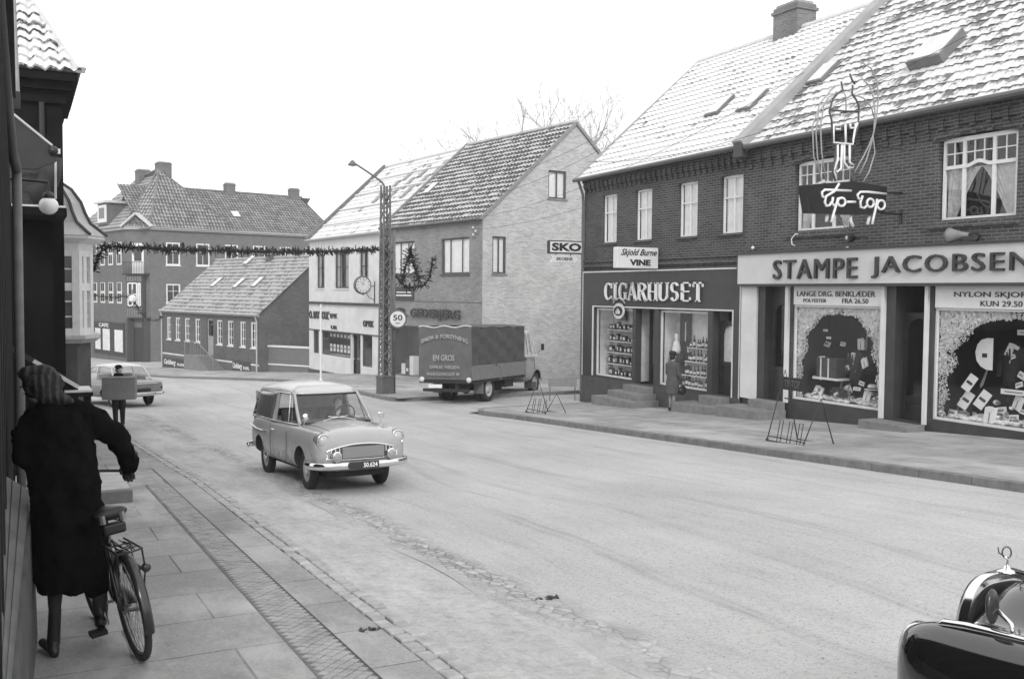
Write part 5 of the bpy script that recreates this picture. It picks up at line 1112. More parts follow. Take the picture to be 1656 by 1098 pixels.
# ================================================================== white rendered shop (optician)
RENDER = flat('pale_render', 0.60, 0.8, var=0.12, scale=1.5, bmp=0.2)
angW = -math.pi/2+R(6)
uw_ = Vector((math.cos(angW), math.sin(angW))); LW_ = 10.0
oW = oG-uw_*LW_
FW = Frame(oW.x-0.0, oW.y, gz(52)+PRZ-0.2, angW)
wht = fempty('white_rendered_shop_house', FW, 'white rendered two storey optician shop with snowy patched roof and a wall clock', 'house')
zEw = (FW.hit(498, 388)[1]+FW.hit(610, 376)[1])/2
LWx = LW_
ww = winrow(FW, [(512, 408, 525, 470), (541, 408, 564, 469), (581, 410, 596, 460)])
z1_ = FW.hit(560, 493)[1]; zb1 = FW.hit(560, 494)[1]; zo_ = (FW.hit(520, 537)[1]+FW.hit(600, 541)[1])/2; zs_ = FW.hit(543, 576)[1]; zdw = FW.hit(575, 609)[1]
xx = lambda p: FW.hit(p, 560)[0]
m = MB(); facade(m, 0, LWx, -1.2, zEw, [q for q in ww]+[(xx(506.5), xx(515.5), zs_, zo_), (xx(520), xx(567), zs_, zo_), (xx(568), xx(583), zdw, zo_), (xx(585.5), xx(602), zs_-0.3, zo_)])
Wd = 9.6; zAw = zEw+4.45
gable(m, 0, Wd, -1.2, zEw, zAw, [], -1); gable(m, LWx, Wd, -1.2, zEw, zAw, [], 1); m.quad((LWx, Wd, -1), (0, Wd, -1), (0, Wd, zEw), (LWx, Wd, zEw))
m.build('wall', RENDER, wht)
for q in ww: window(wht, q[0]+0.02, q[1]-0.02, q[2], q[3], (0.5,) if q[1]-q[0] < 1.5 else (0.33, 0.66), (0.6,), FRW, y=0.06, fw=0.08, curtain=3, cm=CURT2, sillm=RENDER)
for a, b, zz in ((506.5, 515.5, zs_), (520, 567, zs_), (585.5, 602, zs_-0.3)):
    shopwin(wht, xx(a)+0.01, xx(b)-0.01, zz, zo_, 0.05, GREYP); showcase(wht, xx(a), xx(b), zz, zo_, 0.15, 0.9, SHOPBACK, CASEL)
for k in range(14):
    o = card(FW, xx(522)+0.25+(k % 7)*0.5, 0.4, zs_+0.2+(k//7)*0.8, 0.3, 0.4, 'pale picture card pinned in rows in the optician shop window', CASEL if k % 3 else LBL, lean=0, name='display_card', cat='card'); o['group'] = 'cards in the optician window'; o['label'] = 'pale picture card in the %s row of the optician shop window' % ('lower', 'upper')[k//7]
doorleaf(wht, xx(568)+0.02, xx(583)-0.02, zdw, zo_, 0.2, DOORD, 0.3, False)
m = MB(); m.box(-0.02, LWx-0.1, -0.10, -0.002, z1_-0.02, z1_+0.12); m.box(0, LWx-0.1, -0.04, -0.002, zo_+0.0, zo_+0.06); m.build('ledge', GREYP, wht)
m = MB(); m.box(0, LWx-0.1, -0.05, -0.002, -0.6, FW.hit(540, 603)[1]); m.build('plinth', CONC, wht)
yl = -0.01
def LT(txt, px0, px1, py0, py1, b=0.03, **k): lettering(txt, wht, LET, FW.hit(px0, 510)[0], FW.hit(px1, 510)[0], FW.hit(px0, py1)[1], FW.hit(px0, py0)[1], y=yl, depth=0.04, bold=b, **k)
LT('O. BAY POUL\'', 501, 533, 502, 514.5); LT('EFTF.', 535, 546, 507, 514.5, 0.02); LT('UR', 536, 546, 526, 532); LT('OPTIK', 588, 605, 518, 528)
O4, V4 = two_slopes(wht, LWx, Wd, zEw, zAw, TILE_W, tw=0.33, th=0.4, sub=4, x0=0.1, x1=LWx-0.02, amp=0.012, step=0.03)
m = MB()
for r_ in range(1, 5):
    v = r_*1.35; c = O4+V4*v; N4 = Vector((1, 0, 0)).cross(V4)
    m.obox(c+Vector(((LWx)/2, 0, 0))+N4*0.06, (LWx-0.3, 0.10, 0.06), Matrix(((1, 0, 0), tuple(V4), tuple(N4))).transposed())
m.build('snow_batten', flat('snowed_batten', 0.6, var=0.15), wht)
for k in range(9):
    u = LWx*0.44+k*0.58; c = O4+Vector((u, 0, 0))+V4*(3.4+(k % 3)*0.9); N4 = Vector((1, 0, 0)).cross(V4)
    MB().obox(c+N4*0.065, (0.42, 0.95, 0.03), Matrix(((1, 0, 0), tuple(V4), tuple(N4))).transposed()).build('bare_roof_patch', flat('bare_felt_patch', 0.26, var=0.2), wht)
m = MB(); m.bar((0.05, -0.2, zEw-0.05), (0.05, Wd/2, zAw+0.12), 0.30, 0.22); m.build('verge', flat('dark_verge', 0.13, 0.8, var=0.3), wht)
m = MB(); m.tube([(-0.1, -0.2, zEw-0.06), (LWx-0.1, -0.2, zEw-0.03)], 0.07, 7); m.build('gutter', flat('light_gutter', 0.35), wht)
# wall clock on its bracket
cx, cz = FW.hit(586, 461, -1.0); e = empty('wall_clock', FW.W(LWx-0.9, 0, cz), FW.a, 'round clock on a wrought bracket projecting from the white optician shop', 'clock')
cY = FW.W(LWx-0.9, 0, 0); 
xk, zk = FW.hitx(586, 461, LWx-0.9)    # distance out from the wall
out_ = xk
m = MB(); m.lathe([(0.42, -0.10), (0.46, -0.06), (0.46, 0.06), (0.42, 0.10)], (0, out_, 0), 'X', 28); m.build('case', flat('clock_case', 0.10, 0.5), e)
m = MB(); m.lathe([(0.38, 0.0), (0.38, 0.012)], (0.101, out_, 0), 'X', 28); m.build('dial', flat('clock_dial', 0.6, 0.5, var=0.05), e)
m = MB()
for k in range(12):
    a = math.pi*k/6; m.obox((0.117, out_+0.31*math.sin(a), 0.31*math.cos(a)), (0.006, 0.03, 0.08), Matrix.Rotation(-a, 3, 'X'))
m.build('hour_mark', BLACKP, e)
m = MB(); m.bar((0.122, out_, 0), (0.122, out_-0.13, 0.17), 0.035, 0.006); m.build('hour_hand', BLACKP, e); m = MB(); m.bar((0.128, out_, 0), (0.128, out_+0.05, 0.29), 0.028, 0.006); m.build('minute_hand', BLACKP, e)
m = MB(); m.bar((0, 0, 0.2), (0, -0.02, -0.9), 0.05); m.bar((0, 0, -0.05), (0, out_+0.4, -0.05), 0.04); m.tube([(0, 0, -0.75), (0, out_*0.5, -0.6), (0, out_*0.75, -0.3), (0, out_+0.3, -0.35), (0, out_, -0.5)], 0.018, 6); m.build('bracket', BLACKP, e)
# thin white flag pole on the pavement
pp = ground_hit(519, 616, PRZ); e = empty('flag_pole', (pp.x, pp.y, pp.z), 0, 'slim white pole on the pavement before the white optician shop', 'pole')
MB().tube([(0, 0, 0), (0, 0, 2.0), (0, 0, xz_at(519, 492, pp.y)[1]-pp.z)], [0.05, 0.04, 0.03], 8).build('shaft', WHITEP, e); MB().lathe([(0.09, 0), (0.09, 0.06), (0.05, 0.1)], n=10).build('foot', WHITEP, e)

# ================================================================== low old house with steps and beer posters
angH = -math.pi/2+R(14.5)
uh = Vector((math.cos(angH), math.sin(angH))); rc = Vector((12.9, 60.0)); LH = 13.6
oH = rc-uh*LH
FH = Frame(oH.x, oH.y, gz(66)+PRZ, angH)
hou = fempty('old_brick_house', FH, 'low old brick house with frosted tile roof, outside steps and beer posters on its plinth', 'house')
LHx = FH.hit(419, 560)[0]; x0H = FH.hit(263, 560)[0]
zEh = (FH.hit(261, 501)[1]+FH.hit(419, 507)[1])/2
zpl = (FH.hit(263, 571)[1]+FH.hit(419, 590)[1])/2
Z = lambda x, y: (x/2.889+90, y/2.889+240)
hw = [Z(520, 790)+Z(540, 893), Z(560, 790)+Z(582, 897), Z(603, 792)+Z(627, 900), Z(652, 795)+Z(675, 905), Z(753, 802)+Z(779, 918), Z(804, 805)+Z(830, 925), Z(862, 807)+Z(887, 930), Z(912, 808)+Z(942, 935)]
hw = winrow(FH, hw)
dr = FH.hit(*Z(705, 797))+FH.hit(*Z(737, 968)); dr = (dr[0], dr[2], dr[3], hw[0][3]+0.05)
BRICK_H = brick('dull_red_brick', 0.088, 0.13, 0.15, bw=0.26, bh=0.08, stain=0.2)
m = MB(); facade(m, x0H, LHx, -2, zEh, [q for q in hw]+[dr])
WH = 8.3; zAh = zEh+3.55
gm = MB(); gable(gm, LHx, WH, -2, zEh, zAh, [], 1); gable(gm, x0H, WH, -2, zEh, zAh, [], -1); m.v and None
b_ = len(m.v); m.add(gm.v, gm.f); m.quad((LHx, WH, -2), (x0H, WH, -2), (x0H, WH, zEh), (LHx, WH, zEh))
m.build('wall', BRICK_H, hou)
for q in hw: window(hou, q[0], q[1], q[2], q[3], (0.5,), (0.33, 0.66), FRAMEW, y=0.03, fw=0.09, curtain=0, sillm=WHITEP)
doorleaf(hou, dr[0], dr[1], dr[2], dr[3], 0.08, flat('pale_door', 0.3, 0.6, var=0.2), 0.5, False)
m = MB(); m.box(x0H, LHx, -0.05, -0.002, zpl-0.05, zpl+0.04); m.build('string_course', WHITEP, hou)
m = MB(); m.box(x0H, LHx, -0.04, -0.003, -2, zpl-0.051); m.build('plinth', flat('grey_plinth', 0.11, var=0.2), hou)
m = MB(); m.box(x0H-0.05, LHx+0.05, -0.12, -0.002, zEh-0.20, zEh-0.02); m.build('cornice', flat('pale_cornice', 0.35, var=0.15), hou)
m = MB(); m.tube([(LHx-0.12, -0.2, zEh-0.1), (LHx-0.12, -0.1, zEh-0.5), (LHx-0.12, -0.1, FH.gl(LHx)+PRZ)], 0.05, 7); m.tube([(x0H+0.1, -0.2, zEh-0.1), (x0H+0.1, -0.1, zEh-0.5), (x0H+0.1, -0.1, FH.gl(x0H)+PRZ)], 0.05, 7); m.tube([(x0H, -0.22, zEh-0.05), (LHx+0.1, -0.22, zEh-0.05)], 0.07, 7); m.build('drainpipe', flat('light_zinc', 0.4), hou)
O5, V5 = two_slopes(hou, LHx, WH, zEh, zAh, TILE_H, over=0.3, tw=0.25, th=0.36, sub=4, x0=x0H-0.15, x1=LHx+0.15, amp=0.018)
for z_ in (Z(755, 630), Z(860, 631), Z(947, 627), Z(908, 524)): put_sky(hou, FH, O5, V5, z_[0], z_[1], 0.5, 0.9)
for (a, b, i_) in ((508, 615, 0), (830, 915, 1)):
    p0 = FH.hit(*Z(a, 975)); p1 = FH.hit(*Z(b, 1000)); zc_ = (p0[1]+p1[1])/2; hgt = 0.62
    zc_ = FH.hit(*Z((a+b)/2, 1005 if i_ == 0 else 1022))[1]
    e = empty('beer_poster', FH.W(p0[0], -0.05, zc_-hgt/2), FH.a, ('dark beer poster on the plinth left of the house steps', 'dark beer poster on the plinth right of the house steps')[i_], 'poster')
    L = p1[0]-p0[0]; MB().box(0, L, -0.02, 0, -0.05, hgt+0.05).build('board', GREYP, e)
    lettering('Carlsberg', e, WHITEP, L*0.03, L*0.55, hgt*0.15, hgt*0.9, y=-0.022, depth=0.01, bold=0.03, shear=0.3); lettering('KØL', e, WHITEP, L*0.62, L*0.95, hgt*0.3, hgt*0.62, y=-0.022, depth=0.01, bold=0.03)
# steps with railing
sx0, sx1 = dr[0]-0.1, dr[1]+0.1; n = 8; gl_ = FH.gl(dr[1])+PRZ; e = empty('house_steps', FH.W(sx0, 0, gl_), FH.a, 'flight of stone steps with thin iron railing at the old brick house', 'steps')
rise = (dr[2]-gl_)/n
for k in range(n):
    a_ = 0 if True else 0; b_ = (sx1-sx0)+0.28*(n-1-k); MB().box(-1.6 if False else -0.9, b_, -1.15, -0.052, -0.3 if k == 0 else rise*k-0.001, rise*(k+1)-0.003).build('step', STEP, e)
m = MB(); hr = dr[2]-gl_; m.tube([(-0.85, -1.1, hr), (-0.85, -1.1, hr+0.9), (sx1-sx0, -1.1, hr+0.9), (sx1-sx0+0.28*n, -1.1, 0.9), (sx1-sx0+0.28*n, -1.1, 0)], 0.025, 6)
for k in range(9): x_ = (sx1-sx0)*k/4 if k < 5 else (sx1-sx0)+0.28*n*(k-4)/5; zt_ = hr if k < 5 else hr*(1-(k-4)/5); m.tube([(x_, -1.1, zt_), (x_, -1.1, zt_+0.9)], 0.012, 5)
m.build('railing', flat('grey_iron', 0.25), e)
chimney(hou, (x0H+LHx*0.65, WH/2, zAh), 0.7, 0.6, 0.3, BRICK_H, base=0.2)
# yard wall between the old house and the white shop
p0 = FH.W(LHx+0.02, 0.6, 0); q0 = FW.W(-0.02, 0.8, 0); dd = (q0-p0); L = math.hypot(dd.x, dd.y); aa = math.atan2(dd.y, dd.x)
FY = Frame(p0.x, p0.y, gz((p0.y+q0.y)/2)+PRZ-0.1, aa)
yw = fempty('yard_wall', FY, 'low rendered yard wall between the old brick house and the white shop', 'wall')
zt_ = (FY.hit(437, 560)[1]+FY.hit(496, 565)[1])/2
m = MB(); m.box(0, L, 0, 0.3, -0.8, zt_); m.build('wall', flat('grey_render', 0.14, var=0.2), yw); m = MB(); m.box(-0.03, L, -0.06, 0.36, zt_+0.001, zt_+0.10); m.build('coping', flat('snowy_coping', 0.62, var=0.1), yw); m = MB(); m.box(0, L, -0.03, -0.003, 0.45, 0.53); m.build('string_course', WHITEP, yw)

# ================================================================== big corner building in the distance
angF = R(14.5)
FF_c = Vector((8.5, 88.5))                                 # meeting line of the two fronts
zg = gz(88)
FR = Frame(FF_c.x, FF_c.y, zg, angF)                        # long front, x runs to the right
far = fempty('corner_building', FR, 'big three storey brick corner building with hipped tile roof far down the street', 'building')
BRICK_F = brick('far_brick', 0.125, 0.165, 0.18, bw=0.26, bh=0.08, stain=0.12)
zEf = (FR.hit(260, 369)[1]+FR.hit(497, 378)[1])/2
LF = 19.5
fw_ = [Z(515, 440)+Z(582, 545), Z(656, 445)+Z(722, 550), Z(768, 450)+Z(835, 555), Z(985, 455)+Z(1050, 560)]
fw_ = winrow(FR, fw_); fl_ = FR.hit(*Z(517, 633))+FR.hit(*Z(580, 722)); 
hz = (fl_[3], fl_[1]); step_x = fw_[1][0]-fw_[0][0]; wW = fw_[0][1]-fw_[0][0]
cols_ = [fw_[0][0]+i*step_x for i in range(7)]
holes = []
for c in cols_:
    if c+wW > LF-0.3: continue
    holes.append((c, c+wW, fw_[0][2], fw_[0][3])); holes.append((c, c+wW, hz[0], hz[1]))
ch = FR.hit(243, 400)[0]                                   # chamfer ends here
gs = (ch+1.3, ch+5.0, 0.7, 3.0)
m = MB(); facade(m, ch, LF, -1, zEf, holes+[gs])
# chamfered corner wall and street-side front (faces local -x)
cy = max(1.8, ch*0.9)
L2 = 15.0
m.quad((0, cy, -1), (ch, 0, -1), (ch, 0, zEf), (0, cy, zEf))
m.quad((0, L2, -1), (0, cy, -1), (0, cy, zEf), (0, L2, zEf)); m.quad((LF, 0, -1), (LF, 10, -1), (LF, 10, zEf), (LF, 0, zEf)); m.quad((LF, 10, -1), (0, 10, -1), (0, 10, zEf), (LF, 10, zEf)); m.quad((9, L2, -1), (0, L2, -1), (0, L2, zEf), (9, L2, zEf)); m.quad((9, 10, -1), (9, L2, -1), (9, L2, zEf), (9, 10, zEf))
m.build('wall', BRICK_F, far)
for h in holes: window(far, h[0], h[1], h[2], h[3], (0.5,), (0.62,), FRAMEW, y=0.03, fw=0.12, curtain=0, sill=True)
shopwin(far, gs[0], gs[1], gs[2], gs[3], 0.03, GREYP); showcase(far, gs[0], gs[1], gs[2], gs[3], 0.1, 0.8, SHOPBACK, CASEL)
# cornice line
P = [(0, L2), (0, cy), (ch, 0), (LF, 0)]
m = MB()
for (a, b) in zip(P, P[1:]): m.bar((a[0]-0.1, a[1]-0.1, zEf-0.12), (b[0]-0.05, b[1]-0.1, zEf-0.12), 0.25, 0.25)
m.build('cornice', flat('pale_far_cornice', 0.34, var=0.15), far)
# pediment over the chamfer
mid = Vector((ch/2, cy/2, 0)); dirc = Vector((ch, -cy, 0)).normalized(); nrm = Vector((-cy, -ch, 0)).normalized()*1.0; half = math.hypot(ch, cy)/2
hp = half*0.85
def CP(u, o, z): return mid+dirc*u+nrm*o+Vector((0, 0, z))
m = MB(); m.add([CP(-half, 0.02, zEf), CP(half, 0.02, zEf), CP(0, 0.02, zEf+hp), CP(0, -3.5, zEf+hp)], [(0, 1, 2)]); m.build('pediment', BRICK_F, far)
m = MB(); m.bar(CP(-half-0.3, 0.15, zEf+0.0), CP(0, 0.15, zEf+hp+0.15), 0.5, 0.16); m.bar(CP(half+0.3, 0.15, zEf+0.0), CP(0, 0.15, zEf+hp+0.15), 0.5, 0.16)
m.add([CP(-half, 0.0, zEf+0.05), CP(0, 0.0, zEf+hp+0.1), CP(0, -4, zEf+hp+0.1), CP(half, 0.0, zEf+0.05)], [(0, 1, 2), (1, 3, 2)]); m.build('pediment_roof', flat('snowed_pediment', 0.5, var=0.2), far)
# oriel, balcony, corner entrance
def oriel_win(u0, u1, z0, z1, nc, nr, name='window'):
    o = None; m = MB(); f = 0.10; fo = 0.62
    def bx(ua, ub, za, zb_, oa, ob): 
        v = [CP(u, o_, z) for z in (za, zb_) for (u, o_) in ((ua, oa), (ub, oa), (ub, ob), (ua, ob))]; m.add(v, [(0,1,2,3),(7,6,5,4),(0,4,5,1),(1,5,6,2),(2,6,7,3),(3,7,4,0)])
    for k in range(nc+1): u = u0+(u1-u0)*k/nc; bx(u-f/2, u+f/2, z0, z1, fo+0.06, fo+0.0)
    for k in range(nr+1): z = z0+(z1-z0)*k/nr; bx(u0, u1, z-f/2, z+f/2, fo+0.055, fo+0.005)
    o = m.build(name, FRAMEW, far); MB().quad(CP(u0, fo+0.01, z0), CP(u1, fo+0.01, z0), CP(u1, fo+0.01, z1), CP(u0, fo+0.01, z1)).build('pane', flat('far_dark_glass', 0.04, 0.1), o)
zof = FR.hit(*Z(360, 735))[1]; zot = FR.hit(*Z(360, 630))[1]; zbal = FR.hit(*Z(360, 592))[1]; zob = FR.hit(*Z(360, 795))[1]
oh = half*0.62
m = MB(); v = [CP(u, o_, z) for z in (zob, zbal) for (u, o_) in ((-oh, 0), (-oh, 0.6), (oh, 0.6), (oh, 0))]; m.add(v, [(3,2,1,0),(4,5,6,7),(0,1,5,4),(1,2,6,5),(2,3,7,6)]); m.build('oriel', flat('dark_oriel_timber', 0.06, var=0.3), far)
oriel_win(-oh+0.15, 0.25, zof, zot, 2, 2); oriel_win(0.4, oh-0.15, zof, zot, 1, 2)
m = MB()
for k in range(9):
    u = -oh+0.1+(2*oh-0.2)*k/8
    for (za, zb_) in ((zob+0.1, zof-0.2), (zot+0.15, zbal-0.1)): m.bar(CP(u, 0.63, za), CP(u, 0.63, zb_), 0.06)
m.build('oriel_timber', flat('pale_timber', 0.25), far)
m = MB(); m.bar(CP(-oh-0.35, 0.35, zbal+0.08), CP(oh+0.35, 0.35, zbal+0.08), 0.8, 0.12)
for k in range(13): u = -oh-0.2+(2*oh+0.4)*k/12; m.bar(CP(u, 0.75, zbal+0.1), CP(u, 0.75, zbal+1.1), 0.03)
m.bar(CP(-oh-0.2, 0.75, zbal+1.1), CP(oh+0.2, 0.75, zbal+1.1), 0.05); m.build('balcony', BLACKP, far)
m = MB(); fo = 0.02
zdt = FR.hit(*Z(360, 440))[1]; v = [CP(u, 0.03, z) for z in (zbal+0.15, zdt) for u in (-0.55, 0.55)]; m.add(v, [(0, 1, 3, 2)]); m.build('balcony_door', FRAMEW, far)
v = [CP(u, 0.04, z) for z in (zbal+1.2, zdt-0.25) for u in (-0.35, 0.35)]; MB().add(v, [(0, 1, 3, 2)]).build('balcony_door_pane', flat('far_dark_glass', 0.04), far)
m = MB()
for u in (-oh, -0.75, 0.75, oh): m.bar(CP(u, 0.12, -0.5), CP(u, 0.12, zob), 0.45, 0.45)
m.build('corner_pier', flat('dark_pier', 0.05, var=0.3), far); MB().add([CP(-0.5, 0.02, -0.5), CP(0.5, 0.02, -0.5), CP(0.5, 0.02, zob-0.8), CP(-0.5, 0.02, zob-0.8)], [(0, 1, 2, 3)]).build('corner_door', DOORD, far)
for u in (-(oh+0.75)/2, (oh+0.75)/2):
    for z_ in (1.2, 2.2): MB().add([CP(u-0.25, 0.1, z_), CP(u+0.25, 0.1, z_), CP(u+0.25, 0.1, z_+0.5), CP(u-0.25, 0.1, z_+0.5)], [(0, 1, 2, 3)]).build('notice', GREYP, far)
# windows and cafe on the street-side front (plane x=0 facing -x)
for k in range(4):
    y0 = cy+1.0+k*2.1
    for (za, zb_) in ((hz[0]-0.1, hz[1]+0.1), (fw_[0][2], fw_[0][3])):
        m = MB(); m.box(-0.05, -0.002, y0, y0+1.1, za, zb_); o = m.build('window', FRAMEW, far)
        m = MB(); [m.box(-0.058, -0.052, y0+0.12+q*0.45, y0+0.5+q*0.45, za+0.15+r_*(zb_-za)/2, za-0.05+(r_+1)*(zb_-za)/2) for q in (0, 1) for r_ in (0, 1)]; m.build('pane', flat('far_dark_glass', 0.04), o)
m = MB(); m.box(-0.12, -0.003, cy+0.3, cy+8, 0.4, 3.2); m.build('shop_front', flat('dark_shop_front', 0.05, var=0.2), far)
for (a, b) in ((0.6, 2.6), (3.8, 5.6), (6.2, 7.6)): MB().box(-0.13, -0.122, cy+a, cy+b, 0.7, 2.6).build('shop_pane', CASEL, far)
lettering('CAFE', far, CASEL, cy+6.5, cy+4.0, 2.75, 3.1, y=-0.15, depth=0.02, plane='YZ', bold=0.02)
m = MB(); m.box(gs[0]-0.2, gs[1]+0.2, -0.1, -0.002, 3.05, 3.6); m.build('shop_board', flat('dark_shop_front', 0.05), far)
# roofs
d1_ = 10.0; zr1 = zEf+3.9; V6 = Vector((0, 5, 3.9)).normalized(); S6 = math.hypot(5, 3.9)+0.3
O6 = Vector((ch-1.0, 0, zEf))-V6*0.3
m = MB(); roof_face(m, O6, (1, 0, 0), V6, LF-ch+1.2, S6, 0.30, 0.42, ul=None, ur=lambda v: LF-ch+1.2-v*0.22, sub=4, amp=0.03, step=0.05); m.build('roof', TILE_F, far)
pkz = FR.hit(268, 274, 4.0)[1]; pk = Vector((3.9, 4.3, pkz)); pk2 = Vector((4.4, 10.8, pkz-0.3))
def slope(parent, A, B, Tl, Tr, mat, tw=0.30, th=0.42):
    """planar roof face, eave A->B, top edge Tl->Tr, all in one plane"""
    A, B, Tl, Tr = Vector(A), Vector(B), Vector(Tl), Vector(Tr); U = (B-A).normalized(); N = U.cross(Tl-A).normalized(); V_ = N.cross(U).normalized()
    vl_ = (Tl-A).dot(V_); L_ = (B-A).length; ul_ = (Tl-A).dot(U)/vl_; ur_ = ((Tr-A).dot(U)-L_)/vl_
    m = MB(); a0 = min(0, ul_*vl_); roof_face(m, A, U, V_, max(L_, L_+ur_*vl_), vl_, tw, th, ul=lambda v: ul_*v, ur=lambda v: L_+ur_*v, sub=4, amp=0.03, step=0.05)
    return m.build('roof', mat, parent)
slope(far, (ch-0.1, -0.25, zEf), (9.3, -0.25, zEf), pk, pk, TILE_F)
slope(far, (-0.25, cy, zEf), (ch-0.1, -0.25, zEf), pk, pk, TILE_F)
slope(far, (-0.25, L2+0.3, zEf), (-0.25, cy, zEf), pk2, pk, TILE_F)
m = MB(); m.add([tuple(pk), (9.3, -0.25, zEf), (9.3, L2, zEf), tuple(pk2), (-0.25, L2+0.3, zEf)], [(0, 1, 2, 3), (3, 2, 4)]); m.add([(ch, 5, zr1), (LF, 5, zr1), (LF, 10.2, zEf), (ch, 10.2, zEf), (LF+0.2, 0, zEf), (LF-1, 5, zr1)], [(0, 1, 2, 3), (4, 2, 5)]); m.build('rear_roof', TILE_F, far)
for a, b in ((pk, (ch-0.1, -0.2, zEf)), (pk, (-0.2, cy, zEf)), (pk, pk2)): MB().bar(Vector(a)+Vector((0, 0, 0.05)), Vector(b)+Vector((0, 0, 0.06)), 0.14, 0.10).build('ridge', TILE_F, far)
MB().bar((5.5, 5, zr1+0.06), (LF-1, 5, zr1+0.06), 0.22, 0.14).build('ridge', TILE_F, far)
for (px, py, pb, yl_) in ((371, 303, 313, 5.0), (475, 309, 320, 5.0)):
    x_, z_ = FR.hit(px, py, yl_); chimney(far, (x_, yl_, zr1), 0.9, 0.7, max(0.8, z_-zr1), BRICK_F, base=1.6)
x_, z_ = FR.hit(264, 266, 4.6); chimney(far, (x_, 4.6, pkz), 1.15, 1.0, z_-pkz+0.1, BRICK_F, base=1.5)
x_, z_ = FR.hit(231, 276, 9.0); chimney(far, (x_, 9.0, pkz-0.5), 1.1, 1.0, z_-pkz+0.5, BRICK_F, base=1.6)
for z_ in (Z(555, 295), Z(840, 310)): put_sky(far, FR, O6, V6, z_[0], z_[1], 0.7, 0.8)
# dormer on the street-side slope
dm = MB(); y0 = cy+4.2; dm.box(-0.1, 2.6, y0, y0+2.4, zEf+0.4, zEf+2.3); o = dm.build('dormer', BRICK_F, far); MB().box(-0.35, 3.2, y0-0.3, y0+2.7, zEf+2.301, zEf+2.5).build('dormer_roof', flat('snowed_dormer', 0.62), o)
MB().box(-0.17, -0.102, y0+0.1, y0+2.3, zEf+0.6, zEf+2.15).build('dormer_window', FRAMEW, o); MB().box(-0.18, -0.172, y0+0.5, y0+1.9, zEf+0.95, zEf+1.9).build('pane', flat('far_dark_glass', 0.04), o)

# ---- row beyond on the left side of the far street, so the street closes
FN = Frame(1.2, 104.0, gz(100), angF)
nb = fempty('terrace_house', FN, 'grey terrace house partly hidden at the far end of the street behind the corner building', 'house')
m = MB(); m.box(-26, 5.5, 0, 9, -1, 8.4); m.build('wall', BRICK_F, nb); O7, V7 = (Vector((-26.2, -0.3, 8.35)), Vector((0, 4.8, 4.0)).normalized())
m = MB(); roof_face(m, O7, (1, 0, 0), V7, 32, 6.2, 0.3, 0.42, sub=4); m.build('roof', TILE_F, nb)
for k in range(9):
    for z_ in (1.0, 5.0): o = MB().box(-24+k*3.2, -22.8+k*3.2, -0.06, -0.002, z_, z_+1.7).build('window', FRAMEW, nb); MB().box(-23.88+k*3.2, -22.92+k*3.2, -0.068, -0.062, z_+0.12, z_+1.55).build('pane', flat('far_dark_glass', 0.04), o)
# ================================================================== left side
TAR = flat('tarred_wall', 0.010, 0.9, var=0.35, scale=2, bmp=0.2, spec=0.1)
DARKW = flat('dark_stained_wall', 0.012, 0.9, var=0.4, scale=1.5, bmp=0.3, spec=0.1)
ROOF_L = tilemat('snowy_pantiles', 0.10, 0.68, 0.90, 1.6, 0.42)
YD = 20.0
# --- dark house whose end wall and snowy roof face us
xr_, _ = xz_at(104, 400, YD); _, ze_ = xz_at(70, 158, YD)
dk = empty('dark_end_house', (xr_, YD, gz(YD)+PL), 0, 'tall black-walled house with big snowy pantiles at the left edge', 'house')
zl = lambda z: z-(gz(YD)+PL)
m = MB(); m.box(-6, 0, 0, 3.6, -0.6, zl(ze_)); m.build('wall', TAR, dk)
_, z1 = xz_at(70, 125, YD-0.45); m = MB(); 
for k, (o_, h0, h1) in enumerate(((0.10, 0.0, 0.22), (0.24, 0.22, 0.36), (0.40, 0.36, 0.52))): m.box(-6, o_*0.62, -o_, 3.6+o_, zl(ze_)+h0+0.001*k-0.1, zl(ze_)+h1-0.1)
m.build('cornice', TAR, dk)
zev = zl(ze_)+0.43; ov = 0.42
V8 = Vector((0, 0.74, 0.67)).normalized(); O8 = Vector((-4.0, -ov-0.05, zev))
Lr = 4.0+0.30; SV = 4.6
m = MB(); roof_face(m, O8, (1, 0, 0), V8, Lr, SV, 0.235, 0.30, ur=lambda v: Lr-v*0.30, amp=0.036, step=0.045, sub=10); m.build('roof', ROOF_L, dk, smooth=False)
m = MB(); a = O8+Vector((Lr, 0, 0)); b = O8+Vector((Lr-SV*0.30, 0, 0))+V8*SV; m.add([tuple(a), (Lr-4.0, 3.9, zev), tuple(b), (a.x, 3.9, zev)], [(0, 3, 2)]); m.add([tuple(b), (a.x, 3.9, zev), (-6, 3.9, zev), (-6, b.y, b.z)], [(0, 1, 2, 3)]); m.build('hip_slope', ROOF_L, dk)
m = MB(); m.bar(a+Vector((0, 0, 0.03)), b+Vector((0, 0, 0.05)), 0.16, 0.12); m.build('hip_tiles', ROOF_L, dk)
m = MB(); xp, _ = xz_at(69, 300, YD-0.06); m.tube([(xp-xr_, -0.07, zl(ze_)-0.1), (xp-xr_, -0.07, 0.0)], 0.055, 8); m.build('downpipe', flat('black_pipe', 0.015, 0.5), dk)
